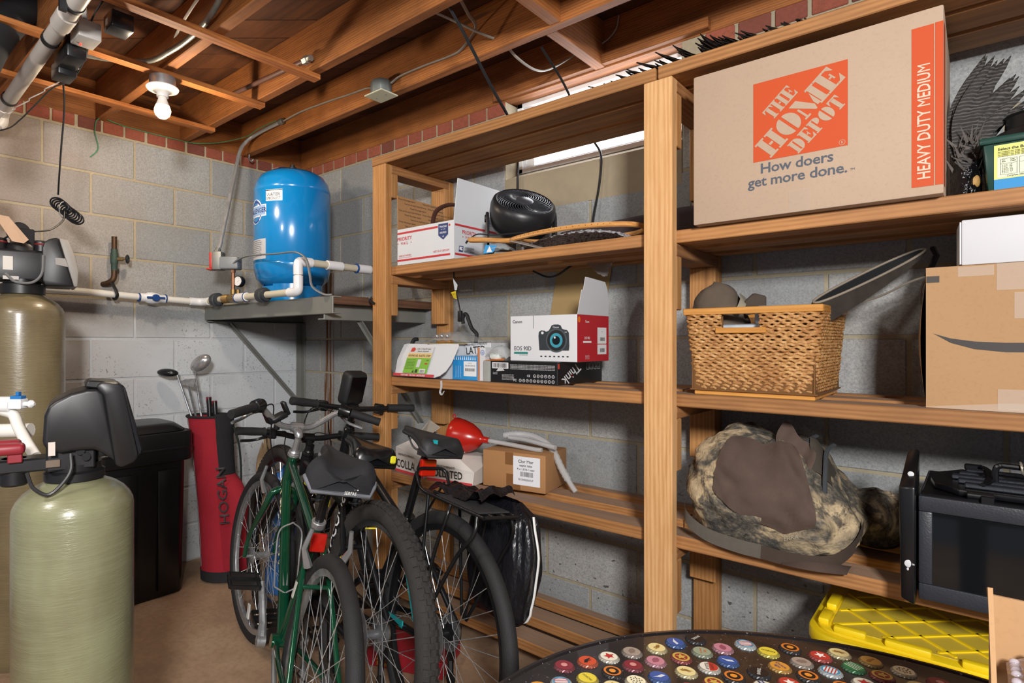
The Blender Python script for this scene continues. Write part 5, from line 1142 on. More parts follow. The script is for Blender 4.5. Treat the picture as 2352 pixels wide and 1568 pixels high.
for k in range(6):
    x0 = 0.015+0.193*k; lpart('deck_plank', MB().box(x0, x0+0.186, -0.598 if k < 5 else -0.635, -0.008, 1.3665, 1.3935 if k < 5 else 1.404), OLDW)
lpart('bolt', MB().ball(0.008, T(0.012, -0.612, 1.335), 8, 6), plain('6a4328', 0.8))
# ------------------------------------------------------------------ blue pressure tank
bt_ = thing('pressure_tank', 'glossy bright blue well pressure tank standing on the steel ledge', 'water tank', (0.553, -0.436, 1.4005))
BLU = plain('0d7fc4', 0.22, 0, 0.05, 6, coat=0.6)
TRr = 0.196
mb = MB(); mb.lathe([(0.0,0.075),(0.10,0.077),(0.155,0.095),(0.183,0.125),(0.193,0.165),(TRr,0.19),(TRr,0.198),(TRr-0.0015,0.200),(TRr,0.202),(TRr,0.565),(TRr-0.0015,0.567),(TRr,0.569),(0.194,0.585),(0.185,0.622),(0.162,0.655),(0.125,0.676),(0.07,0.689),(0.0,0.693)], 64); part('tank_body', mb, BLU, bt_, smooth=50)
mb = MB()
for k in range(4):
    a0 = 18+90*k; mb.lathe([(0.150,0.0),(0.153,0.0),(0.153,0.115),(0.150,0.115),(0.150,0.0)], 14, None, a0, a0+58)
mb.lathe([(0.150,0.0),(0.153,0.0),(0.153,0.085),(0.150,0.085)], 64)
part('base_skirt', mb, BLU, bt_, smooth=50)
def wrap(r, a0, z0):          # lettering wrapped round the tank; a0 is the direction of its centre
    return lambda x, y: Vector((r*math.cos(a0+x/r), r*math.sin(a0+x/r), z0+y))
AC = math.radians(-47)
def tq(mb, x0, x1, y0, y1, r, a0, z0, n=10):
    f_ = wrap(r, a0, z0)
    for k in range(n): quad(mb, x0+(x1-x0)*k/n, x0+(x1-x0)*(k+1)/n, y0, y1, f_)
AL = AC-math.radians(52)
def tpoly(mb, pts, r, a0, z0): flat(mb, pts, wrap(r, a0, z0))
mb = MB(); tpoly(mb, disc(0,0,0.062,36), TRr+0.0006, AL, 0.455); tq(mb, -0.09, 0.088, -0.028, 0.030, TRr+0.0007, AL, 0.455, 14); tq(mb, 0.004, 0.094, 0.022, 0.078, TRr+0.0006, AL+0.42, 0.475); part('label_white', mb, ink('e6e8ee', 0.35), bt_, kind='stuff')
mb = MB(); f_ = wrap(TRr+0.0012, AL, 0.455)
for k in range(28):
    a0, a1 = 2*PI*k/28, 2*PI*(k+1)/28; flat(mb, [(r*math.cos(a), r*math.sin(a)) for r, a in ((0.050,a0),(0.056,a0),(0.056,a1),(0.050,a1))], f_)
flat(mb, [(0.05*math.cos(math.radians(25+130*k/16)), 0.05*math.sin(math.radians(25+130*k/16))) for k in range(17)], f_)
part('label_blue', mb, ink('2b4a95', 0.35), bt_, kind='stuff')
mb = MB(); tq(mb, -0.085, 0.083, -0.022, 0.025, TRr+0.0016, AL, 0.455, 14); part('label_panel', mb, ink('8fb0dc', 0.35), bt_)
mb = MB(); text(mb, 'CHALLENGER', 0.034, wrap(TRr+0.0022, AL, 0.455), 0, -0.0095, 1.1, 'C', 0.85); part('label_lettering', mb, ink('1f2f6a', 0.35), bt_, kind='stuff')
mb = MB(); text(mb, 'WATER', 0.023, wrap(TRr+0.0012, AL+0.42, 0.475), 0.008, 0.045, 1, 'L', 0.95); text(mb, 'SPECIALIST', 0.0195, wrap(TRr+0.0012, AL+0.42, 0.475), 0.008, 0.028, 1, 'L', 0.8); tq(mb, 0.004, 0.094, 0.072, 0.076, TRr+0.0012, AL+0.42, 0.475); part('sticker_lettering', mb, INKB, bt_, kind='stuff')
mb = MB(); tq(mb, -0.09, 0.085, 0, 0.10, TRr+0.0006, AL, 0.215, 14); part('data_label', mb, plain('b7bac0', 0.4), bt_)
mb = MB()
for k in range(9): text(mb, 'PRECHARGED WELL TANK MODEL CAPACITY SERIAL', 0.0065, wrap(TRr+0.0012, AL, 0.215), 0, 0.09-0.0095*k, 0.5, 'C', 0.72 if k % 3 else 0.6)
part('data_print', mb, ink('2a2a30'), bt_, kind='stuff')
mb = MB(); mb.cyl((0,0,0.688),(0,0,0.712),0.022,16).cyl((0,0,0.712),(0,0,0.726),0.013,12); part('air_valve', mb, BLACK(0.4), bt_)
mb = MB(); mb.grid(8, 3, lambda u, v: Vector((0.02-0.03*v+0.05*u, -0.02-0.115*u+0.0-0.02*v, 0.0+0.700-0.030*u*u-0.004*v))); part('paper_tag', mb, plain('dcd6da', 0.7, 0, 0.05), bt_, label='paper tag with red print')
# ------------------------------------------------------------------ plumbing
PVC = plain('e3e0d8', 0.35, 0, 0.04); PVCO = plain('cdc6b0', 0.4, 0, 0.06); FIT = plain('e9eaec', 0.3, 0, 0.03); UNI = plain('34383d', 0.5); COP = metal('94694e', 0.42); BRS = metal('94794a', 0.4); PBL = plain('14407f', 0.4)
R1 = 0.0165; YP = -0.690; ZP = 1.4255
pp = thing('water_pipe', 'white PVC supply pipe running along the left wall and past the blue tank', 'pipe', (0.5, -0.9, 1.40))
def ppart(n, b, m, **k): return part(n, b, m, pp, world=True, **k)
ppart('pipe_run', MB().tube([(0.08,-1.60,1.455),(0.08,-1.02,1.430)], R1, 14), PVC)
ppart('pipe_run', MB().tube([(0.08,-0.90,1.426),(0.08,-0.76,1.421)], R1, 14), PVC)
# ball valve with a blue lever
vb = part('ball_valve', MB().lathe([(0.021,-0.065),(0.021,-0.035),(0.027,-0.025),(0.030,0),(0.027,0.025),(0.021,0.035),(0.021,0.065)], 18, frame_z((0.08,-0.96,1.4275), (0,1,-0.03))), FIT, pp, world=True)
part('lever', MB().box(0.112, 0.120, -1.00, -0.91, 1.422, 1.433).cyl((0.10,-0.955,1.4275),(0.122,-0.955,1.4275),0.018,14), PBL, vb, bev=0.002, world=True, label='dark blue lever')
for y in (-1.025, -0.895): part('collar_ring', MB().lathe([(0.0215,-0.004),(0.0235,0),(0.0215,0.004)], 18, frame_z((0.08,y,1.4275), (0,1,-0.03))), PBL, vb, world=True)
ppart('elbow', MB().tube(spline([(0.08,-0.765,1.421),(0.082,-0.725,1.420),(0.10,-0.70,1.420),(0.145,YP,1.4215)], 5), 0.021, 14), FIT)
ppart('pipe_run', MB().tube([(0.14,YP,1.4215),(0.235,YP,ZP)], R1, 14), PVCO)
for x0 in (0.235, 0.695): ppart('union', MB().lathe([(0.024,-0.030),(0.034,-0.028),(0.036,-0.01),(0.036,0.012),(0.031,0.014),(0.028,0.03)], 20, frame_z((x0,YP,ZP), (1,0,0))), UNI)
ppart('pipe_run', MB().tube([(0.262,YP,ZP),(0.31,YP,ZP)], R1, 14), PVCO)
ppart('brass_tee', MB().lathe([(0.017,0)]+[(0.017+0.006*(k % 2), 0.006+0.007*k) for k in range(9)]+[(0.018,0.075),(0.022,0.085),(0.022,0.135),(0.018,0.14)], 16, frame_z((0.30,YP,ZP),(1,0,0))).cyl((0.405,YP,ZP),(0.405,YP,ZP+0.045),0.014,12).cyl((0.455,YP,ZP),(0.455,YP,ZP+0.04),0.010,12), BRS)
ppart('coupling', MB().tube([(0.44,YP,ZP),(0.54,YP,ZP)], 0.022, 16), FIT)
for x0 in (0.445, 0.535): ppart('collar_ring', MB().lathe([(0.0225,-0.004),(0.0245,0),(0.0225,0.004)], 18, frame_z((x0,YP,ZP),(1,0,0))), PBL)
ppart('pipe_run', MB().tube([(0.54,YP,ZP),(0.675,YP,ZP)], R1, 14), PVCO)
ppart('pipe_run', MB().tube([(0.725,YP,ZP),(0.94,YP,ZP)], R1, 14), PVCO)
XE = 0.983
ppart('elbow', MB().tube(spline([(0.915,YP,ZP),(0.955,YP,ZP),(0.98,YP,ZP+0.008),(XE,YP,ZP+0.035),(XE,YP,ZP+0.07)], 5), 0.0215, 14), FIT)
ppart('pipe_run', MB().tube([(XE,YP,ZP+0.06),(XE,YP,1.53)], R1, 14), PVCO)
ppart('elbow', MB().tube(spline([(XE,YP,1.50),(XE,YP,1.54),(XE,YP+0.006,1.557),(XE,YP+0.035,1.5585),(XE,YP+0.07,1.5585)], 5), 0.0215, 14), FIT)
ppart('pipe_run', MB().tube([(XE,YP+0.06,1.5585),(XE,-0.02,1.557)], R1, 14), PVCO)
for y0 in (-0.535, -0.36): ppart('coupling', MB().tube([(XE,y0,1.558),(XE,y0+0.085,1.558)], 0.0215, 16), FIT)
ppart('collar_ring', MB().lathe([(0.022,-0.004),(0.024,0),(0.022,0.004)], 18, frame_z((XE,-0.36,1.558),(0,1,0))), PBL)
# pressure switch, gauge and conduit: faces turned towards the room
ps = thing('pressure_switch', 'grey pressure switch box with a red toggle and gauge above the pipe', 'switch', (0.405, YP, ZP+0.03), (0, 0, 42))
def sloc(dx, dz): return dx, dz
part('nipple', MB().cyl((0,0,0.0),(0,0,0.115),0.0095,12).cyl((0,0,0.10),(0,0,0.118),0.014,6), COP, ps)
part('cover', MB().box(-0.06, 0.035, -0.035, 0.035, 0.115, 0.178), plain('7d8287', 0.35, 0, 0.08), ps, bev=0.008, bseg=3)
part('handy_box', MB().box(-0.098, -0.050, -0.032, 0.032, 0.112, 0.205), GALV, ps, bev=0.006, bseg=2)
rs = part('red_cover', MB().box(-0.112, -0.098, -0.028, 0.028, 0.120, 0.200), plain('b9342c', 0.4), ps, bev=0.003, bseg=2, label='red switch cover')
part('toggle', MB().box(-0.118, -0.112, -0.006, 0.006, 0.150, 0.168), BLACK(0.4), rs, bev=0.001)
part('red_tab', MB().box(-0.128, -0.098, -0.028, 0.028, 0.112, 0.120), plain('b9342c', 0.4), rs, bev=0.002)
gg = part('gauge', MB().lathe([(0.0,0.0),(0.027,0.0),(0.028,0.004),(0.028,0.026),(0.026,0.028),(0.024,0.026),(0.0,0.026)], 24, frame_z((0.030,0.004,0.055), (-0.35,-0.9,0.05)) @ T(0,0,-0.014)), plain('17181a', 0.3), ps, label='round black pressure gauge')
part('dial', MB().lathe([(0.0,0.0),(0.0235,0.0),(0.0235,0.0005),(0.0,0.0005)], 24, frame_z((0.030,0.004,0.055), (-0.35,-0.9,0.05)) @ T(0,0,0.0125)), ink('e2e4e4'), gg)
mb = MB(); M = frame_z((0.030,0.004,0.055), (-0.35,-0.9,0.05)) @ T(0,0,0.0134)
for k in range(11):
    a = math.radians(-40+26*k); flat(mb, [(r*math.cos(a+s_), r*math.sin(a+s_)) for r, s_ in ((0.016,-0.03),(0.021,-0.03),(0.021,0.03),(0.016,0.03))], M)
flat(mb, [(-0.001,-0.006),(0.001,-0.006),(0.012,0.012)], M); part('dial_marks', mb, INKB, gg, kind='stuff')
cdt = thing('conduit', 'bent steel electrical conduit rising from the switch to the joist', 'conduit', (0.35, -0.65, 1.63))
path = [(0.338,-0.745,1.652),(0.325,-0.72,1.70),(0.20,-0.575,2.10),(0.155,-0.515,2.27),(0.155,-0.475,2.335),(0.195,-0.445,2.368),(0.29,-0.436,2.380),(0.43,-0.434,2.384)]
part('tube', MB().tube([path[0]]+list(spline(path[1:], 7)), 0.0105, 10), metal('c6c8ca', 0.38, wear=0.05), cdt, world=True)
part('connector', MB().lathe([(0.017,0),(0.017,0.012),(0.014,0.014),(0.014,0.032)], 8, frame_z(path[0], Vector(path[1])-Vector(path[0]))), GALV, cdt, world=True)
part('connector', MB().lathe([(0.014,0),(0.014,0.014),(0.017,0.016),(0.017,0.03),(0.012,0.034)], 8, frame_z((0.425,-0.434,2.384), (1,0,0.02))), GALV, cdt, world=True)
mb = MB(); mb.tube(spline([(0.425,-0.705,1.592),(0.47,-0.70,1.612),(0.56,-0.70,1.623),(0.70,-0.702,1.616),(0.85,-0.712,1.604),(0.96,-0.722,1.598),(1.03,-0.72,1.588),(1.075,-0.71,1.555),(1.085,-0.70,1.49),(1.09,-0.69,1.44),(1.13,-0.66,1.408),(1.16,-0.64,1.4055)], 7), 0.0065, 8, flat=0.6); single('grey_cable', mb, plain('7c7d7d', 0.5), 'grey flat cable looping from the switch across the blue tank', 'cable')
# ------------------------------------------------------------------ copper stub with gate valve on the left wall
cv = thing('copper_valve', 'tarnished copper pipe stub with a small wheel valve on the left wall', 'valve', (0.06, -1.13, 1.47))
TARN = metal('57402f', 0.55, wear=0.5, scale=60); VERD = plain('3f5148', 0.65, 0.4, 0.6, 90)
part('pipe', MB().cyl((0.06,-1.133,1.655),(0.06,-1.133,1.722),0.0125,14), TARN, cv, world=True)
part('valve_body', MB().lathe([(0.0145,0),(0.015,0.03),(0.0175,0.035),(0.0185,0.06),(0.0175,0.085),(0.015,0.09),(0.0155,0.105)], 14, T(0.06,-1.133,1.555)), VERD, cv, world=True)
part('pipe', MB().tube(spline([(0.06,-1.133,1.56),(0.06,-1.134,1.525),(0.055,-1.142,1.505),(0.03,-1.155,1.492),(0.0,-1.165,1.488)], 5), 0.014, 12), TARN, cv, world=True)
part('bonnet', MB().cyl((0.06,-1.133,1.612),(0.085,-1.10,1.612),0.010,10).cyl((0.085,-1.10,1.612),(0.098,-1.085,1.612),0.006,8), metal('8a7450', 0.45), cv, world=True)
part('hand_wheel', MB().torus(0.017, 0.0055, 20, 6, frame_z((0.098,-1.085,1.612), (0.55,0.8,0))).bar((0.098,-1.085,1.595),(0.098,-1.085,1.629),0.006,0.006,(1,0,0)), plain('2b2d33', 0.5, 0.4), cv, world=True)
part('strap_tie', MB().tube(spline([(0.055,-1.145,1.50),(0.095,-1.14,1.46),(0.105,-1.135,1.43),(0.075,-1.135,1.41),(0.055,-1.14,1.44)], 5), 0.009, 6, flat=0.4), BLACK(0.6), cv, world=True)
# ------------------------------------------------------------------ fibreglass tanks with control heads
def fibre(c1, c2, c3, name):
    m = NT(name); v = m.coord('Object'); w1 = m.noise(m.coord('Object', (6,6,160)), 1.0, 3); w2 = m.noise(m.coord('Object', (2.2,2.2,1.2)), 2.0, 4); d_ = m.noise(m.coord('Object', (40,40,300)), 1.0, 3)
    col = m.ramp(w2, [(0.35, srgb(c2)), (0.65, srgb(c1))]); col = m.mix(m.ramp(w1, [(0.4, 0.0), (0.75, 0.16)]), col, srgb(c3))
    m.bump(d_, 0.35, 0.003); m.b.inputs['Coat Weight'].default_value = 0.5; m.b.inputs['Coat Roughness'].default_value = 0.2
    return m.done(col, 0.32)
def tank_prof(R, Hn, neck):
    pr = [(0.0,0.0),(R*0.8,0.0),(R,0.05)]; zc = Hn-R*0.62
    pr += [(R, zc)]+[(max(neck, R*math.cos(a)), zc+(Hn-zc)*math.sin(a)) for a in [math.radians(k) for k in (10,22,34,46,58,68)]]+[(neck, Hn)]
    return pr
fa = thing('filter_tank', 'tall amber fibreglass filter tank with a black valve head against the left wall', 'water tank', (0.509, -1.607, 0))
part('vessel', MB().lathe(tank_prof(0.140, 1.39, 0.062), 56), fibre('837757', '665842', '978c70', 'amber_fibreglass'), fa, smooth=50)
HB = plain('1b1b1d', 0.4, 0, 0.12); HG = plain('98938c', 0.5, 0, 0.05)
L2 = RZ(78)              # heads are turned so that their boxes show side-on to the room
def px_prof(pts, k, cx, z0, sx=0.83): return [((x-cx)*k*sx, z0-(y-784)*k) for x, y in pts]
def hprism(pts, y0, y1):     # polygon in the local x/z plane, extruded along local y
    n = len(pts); b = MB(); b.add([(x,y0,z) for x,z in pts]+[(x,y1,z) for x,z in pts], [tuple(range(n)), tuple(range(2*n-1,n-1,-1))]+[(i,(i+1)%n,n+(i+1)%n,n+i) for i in range(n)], L2); return b
part('neck', MB().lathe([(0.075,1.385),(0.075,1.42),(0.06,1.425),(0.06,1.44)], 28).lathe([(0.058,1.44),(0.058,1.56),(0.05,1.575),(0.0,1.575)], 24), HB, fa)
part('valve_body', MB().box(-0.115, 0.09, -0.06, 0.06, 1.43, 1.55, L2), HB, fa, bev=0.012, bseg=3)
for dx in (-0.075, 0.06): 
    pt = part('port', MB().lathe([(0.030,1.50),(0.030,1.585),(0.026,1.59),(0.0,1.59)], 20, L2 @ T(dx,-0.02,0)), HB, fa); part('red_ring', MB().lathe([(0.0305,1.572),(0.032,1.575),(0.0305,1.579)], 20, L2 @ T(dx,-0.02,0)), plain('7a2228', 0.5), pt)
K = 2.16/1347
part('control_box', hprism(px_prof([(97,566),(102,550),(112,543),(128,537),(138,538),(174,652),(104,652),(98,640)], K, 51, 1.205), -0.085, 0.085), HB, fa, bev=0.008, bseg=2)
part('control_cover', hprism(px_prof([(137,538),(160,541),(174,572),(185,613),(183,652),(174,653)], K, 51, 1.205), -0.088, 0.088), HG, fa, bev=0.005, bseg=2, label='grey front cover')
part('cover_notch', hprism(px_prof([(128,586),(152,586),(160,606),(129,602)], K, 51, 1.205), -0.0895, -0.084), HG, fa)
part('black_cap', MB().cyl((-0.09,0.0,1.63),(-0.03,0.0,1.63),0.035,20).box(-0.05,0.05,-0.03,0.03,1.55,1.63), HB, fa, bev=0.004)
part('sticker', MB().box(-0.058,-0.028,-0.0625,-0.0605,1.47,1.52,L2), ink('d9d4cc'), fa)
part('sticker', MB().box(-0.058,-0.010,-0.0625,-0.0605,1.435,1.448,L2), ink('c9c4be'), fa)
part('sensor_wire', MB().tube([L2 @ Vector(p) for p in spline([(-0.05,-0.075,1.455),(-0.02,-0.085,1.425),(0.03,-0.088,1.425),(0.06,-0.088,1.46),(0.065,-0.088,1.53)], 6)], 0.005, 7), plain('6f6f6f', 0.5), fa)
part('hang_tag', MB().sheet([L2 @ Vector(p) for p in ((-0.085,-0.10,1.665),(-0.04,-0.10,1.66),(0.02,-0.11,1.58),(0.005,-0.11,1.565),(-0.03,-0.11,1.57))], 0.001), plain('c4a184', 0.8), fa, label='tan paper tag')
part('outlet', MB().tube([L2 @ Vector((0.02,0.04,1.452)), Vector((0.08-0.475,0.02,1.455))] if False else [(0.0,0.05,1.455),(-0.33,0.09,1.455)], 0.024, 14), HB, fa)
L2 = RZ(74.8)
fs_ = thing('softener_tank', 'shorter pale green fibreglass softener tank with black hood in the left foreground', 'water tank', (1.644, -1.745, 0))
part('vessel', MB().lathe(tank_prof(0.123, 0.893, 0.052), 64), fibre('8e9170', '736f54', 'a3a78a', 'green_fibreglass'), fs_, smooth=50)
part('neck', MB().lathe([(0.062,0.888),(0.062,0.905),(0.055,0.91),(0.055,0.925)], 28), HB, fs_)
part('valve_body', MB().lathe([(0.048,0.92),(0.048,0.985),(0.0,0.99)], 24).box(-0.055, 0.04, -0.052, 0.03, 0.915, 0.985, L2), HB, fs_, bev=0.004)
for dx, dz in ((0.010, 0.958), (0.021, 0.944)): part('plug', MB().cyl(L2 @ Vector((dx,-0.062,dz)), L2 @ Vector((dx,-0.05,dz)), 0.009, 14), BLACK(0.35), fs_)
K = 1.37/1347
part('hood', hprism(px_prof([(88,1003),(92,944),(100,925),(115,914),(150,898),(187,890),(212,890),(228,901),(243,985),(258,1058),(240,1046),(222,1034),(204,1024),(171,1023),(128,1026),(98,1016)], K, 160, 1.205), -0.075, 0.075), HB, fs_, bev=0.014, bseg=3)
part('front_cover', hprism(px_prof([(206,884),(222,874),(262,877),(272,888),(308,1040),(306,1052),(296,1060),(268,1069),(252,1062),(226,905)], K, 160, 1.205), -0.085, 0.085), HB, fs_, bev=0.006, bseg=2)
part('cover_lip', hprism(px_prof([(264,880),(276,886),(321,1032),(318,1042),(306,1048)], K, 160, 1.205), -0.080, 0.080), BLACK(0.25), fs_, bev=0.004)
part('hood_cap', hprism(px_prof([(182,886),(184,876),(196,871),(250,876),(226,894),(212,890)], K, 160, 1.205), -0.06, 0.06), HB, fs_, bev=0.003)
part('barcode_sticker', MB().box(-0.050,-0.037,-0.0772,-0.0755,0.955,0.985,L2), ink('cfc4bb'), fs_)
part('hood_wire', MB().tube([L2 @ Vector(p) for p in spline([(-0.008,-0.07,0.955),(-0.010,-0.085,0.915),(-0.045,-0.09,0.875),(-0.075,-0.09,0.890),(-0.088,-0.085,0.925)], 7)], 0.004, 7), plain('2e2e30', 0.4), fs_)
by = part('bypass_valve', MB().box(-0.185, -0.05, -0.03, 0.03, 0.915, 0.945, L2).lathe([(0.028,0.885),(0.028,0.945)], 18, L2 @ T(-0.115,0,0)), HB, fs_, bev=0.004)
for dx, dy in ((-0.125,-0.03), (-0.135,0.03)): part('red_knob', MB().box(dx-0.032, dx+0.032, dy-0.018, dy+0.018, 0.958, 0.982, L2), plain('8d2530', 0.45), by, bev=0.009, bseg=3, label='dark red bypass knob')
part('knob_stem', MB().box(-0.125, -0.098, -0.04, -0.02, 0.940, 0.960, L2), plain('8d2530', 0.45), by, bev=0.002)
part('clip', MB().box(-0.055, -0.028, -0.058, -0.052, 0.926, 0.942, L2), plain('6d5d50', 0.5), by, bev=0.001)
L2 = RZ(42.63)
dv = thing('drain_valve', 'white PVC pipe end with a small blue valve at the left edge', 'valve', (1.47, -1.86, 0.9))
part('pipe', MB().tube([L2 @ Vector(p) for p in spline([(-0.045,0.08,1.03),(-0.02,0.08,1.02),(0.0,0.07,0.99),(0.035,0.05,0.955),(0.07,0.03,0.925)], 5)], 0.013, 12), PVC, dv, world=False).location = (0,0,-0.9)
part('body', MB().tube([L2 @ Vector(p) for p in ((-0.09,0.08,0.145),(-0.022,0.08,0.145))], 0.021, 16).box(-0.03, 0.008, 0.065, 0.095, 0.135, 0.16, L2), FIT, dv, bev=0.002)
part('spout', MB().lathe([(0.006,0),(0.006,0.012),(0.010,0.016),(0.010,0.022),(0.004,0.028)], 12, L2 @ frame_z((0.006,0.08,0.147),(1,0,0))), FIT, dv)
part('blue_handle', MB().box(-0.022, 0.006, 0.070, 0.09, 0.16, 0.168, L2).box(-0.011, -0.003, 0.074, 0.086, 0.168, 0.178, L2), plain('2a6fae', 0.4), dv, bev=0.001, label='blue handle')
part('white_elbow', MB().tube([L2 @ Vector(p) for p in ((-0.10,0.10,0.075),(0.01,0.10,0.078))], 0.018, 14), PVC, dv)
# ------------------------------------------------------------------ black brine tank
bn = thing('brine_tank', 'square black plastic brine tank with a domed lid beside the golf bag', 'tank', (0.205, -1.14, 0))
BRN = plain('121214', 0.32, 0, 0.1)
part('tub', rpris(0.045, 0.372, -1.315, -0.905, 0.05, 0.002, 0.68, 0.012), BRN, bn, smooth=40, world=True)
for y0 in (-1.24, -1.05): part('side_rib', MB().box(0.366, 0.378, y0, y0+0.10, 0.03, 0.60), BRN, bn, bev=0.006, bseg=2, world=True)
lid_ = rpris(0.025, 0.392, -1.335, -0.875, 0.06, 0.635, 0.775); part('lid', lid_, BRN, bn, smooth=40, bev=0.008, bseg=3, world=True)
part('lid_step', rpris(0.022, 0.395, -1.338, -0.872, 0.06, 0.69, 0.705), BRN, bn, smooth=40, bev=0.004, world=True)
part('lid_dome', rpris(0.08, 0.34, -1.27, -0.94, 0.07, 0.776, 0.815, -0.045), BRN, bn, smooth=40, bev=0.012, bseg=2, world=True)
# ------------------------------------------------------------------ golf bag and clubs
REDF = cloth_mat('8e1626', 'a51b2d', 'red_nylon', 12); BLKF = cloth_mat('17171a', '232327', 'black_nylon', 20)
gf = thing('golf_bag', 'red and black golf bag leaning in the corner behind the bicycles', 'golf bag', (0.36, -0.75, 0))
ax0, ax1 = Vector((0.362,-0.720,0.01)), Vector((0.252,-0.740,0.82))
ex, ey = Vector((0.736,0.677,0)), Vector((0.677,-0.736,0))       # across, and towards the room
def gbag(u, v, k=1.0):
    a = 2*PI*u; c = ax0+(ax1-ax0)*v; w_ = (0.108-0.012*math.sin(PI*v)*0.6+0.006*(v > 0.9))*k; dpt = (0.085-0.012*math.sin(PI*v))*k
    return c+ex*(w_*math.cos(a)*(1+0.03*noise3(3*math.cos(a), 4*v, 2)))+ey*(dpt*math.sin(a))
mb = MB(); mb.grid(36, 20, lambda u, v: gbag(u, 0.05+0.95*v), True); part('bag_body', mb, REDF, gf, smooth=60, world=True)
mb = MB(); mb.grid(30, 4, lambda u, v: gbag(u, 0.06*v, 1.03), True); part('base', mb, BLKF, gf, smooth=60, world=True)
mb = MB(); mb.tube([gbag(i/36, 1.0, 1.0) for i in range(36)], 0.007, 6, closed=True); part('top_rim', mb, BLKF, gf, smooth=60, world=True)
mb = MB(); mb.grid(12, 12, lambda u, v: gbag(-0.02+0.19*u, 0.62+0.40*v, 1.06)); part('black_panel', mb, BLKF, gf, smooth=60, world=True)
mb = MB(); mb.grid(16, 14, lambda u, v: gbag(-0.14+0.34*u, 0.07+0.62*v, 1.0)+(ex*0.9+ey*0.6)*0.11*(math.sin(PI*u)**0.5)*(math.sin(PI*min(1, 0.08+1.0*v))**0.5)); part('pocket', mb, REDF, gf, smooth=60, world=True, label='bulging red pocket')
GT = lambda a, b: gbag(0.135+b*1.3, 0.36+a*1.22, 1.0)+(ex*0.45+ey*0.8)*0.075
mb = MB(); text(mb, 'HOGAN', 0.085, GT, 0.0, 0.0, 0.5, 'L', 0.9); part('lettering', mb, ink('231418'), gf, world=True, kind='stuff')
mb = MB(); mb.tube([gbag(0.40, v/12, 1.015) for v in range(1, 13)], 0.002, 5); part('seam', mb, ink('7a7478'), gf, world=True)
part('handle_strap', MB().tube(spline([gbag(0.02,0.93,1.1), gbag(0.0,0.80,1.35), gbag(0.0,0.60,1.35), gbag(0.02,0.42,1.15)], 6), 0.012, 6, flat=0.4), plain('2c3a34', 0.8), gf, world=True)
def club(name, label, foot, top, headfn, mat, r=0.0055):
    t = thing(name, label, 'golf club', tuple(foot), group='golf clubs in the red bag')
    part('shaft', MB().tube([foot, top], [r*1.1, r*0.85], 8), metal('8f9195', 0.25), t, world=True)
    part('head', headfn(top), mat, t, smooth=60, world=True); return t
def wood_head(c, d, sz):
    return lambda p: (lambda b: (b.ball(sz, Matrix.Translation(p) @ c @ SX(1.35,0.55,0.8), 18, 10), b.cyl(p-Vector((0,0,0.05)), p, 0.009, 10))[0])(MB())
CH = metal('b9babb', 0.25, wear=0.1); DK = plain('3b3c40', 0.22, 0.7)
f0 = Vector((0.235,-0.755,0.74))
club('driver_club', 'golf driver with a large silver face rising highest from the red bag', f0+ex*-0.01, Vector((0.125,-0.760,1.062)), lambda p: MB().ball(0.062, Matrix.Translation(p+Vector((0.028,0.02,0.028))) @ L2 @ RY(-36) @ SX(1.0,0.42,0.62), 22, 12), CH)
club('fairway_club', 'golf wood with a low grey head pointing left above the black tank', f0+ex*-0.045, Vector((0.115,-0.850,1.036)), lambda p: MB().ball(0.055, Matrix.Translation(p+Vector((-0.028,-0.035,0.006))) @ L2 @ RY(4) @ SX(1.0,0.55,0.40), 20, 10), DK)
club('iron_club', 'golf iron with a small blade between the two woods', f0+ex*-0.03, Vector((0.13,-0.80,0.985)), lambda p: MB().sheet([p+ex*-0.03+Vector((0,0,-0.005)), p+ex*0.035+Vector((0,0,-0.02)), p+ex*0.045+Vector((0,0,0.025)), p+ex*-0.01+Vector((0,0,0.022)), p+ex*-0.035+Vector((0,0,0.01))], 0.008), CH)
for k, (dx, hh) in enumerate(((0.028, 0.915), (0.058, 0.895))):
    b0 = f0+ex*dx; t = thing('club_tube', ('black club tube with a red cap, taller of the two in the bag', 'black club tube with a red cap, shorter of the two in the bag')[k], 'tube', tuple(b0), group='club tubes in the red bag')
    tp = Vector((b0.x-0.02, b0.y, hh)); part('tube', MB().tube([b0, tp], 0.013, 12), BLACK(0.3), t, world=True); part('cap', MB().tube([tp-Vector((0,0,0.028)), tp], 0.0135, 12), plain('7c2028', 0.5), t, world=True)
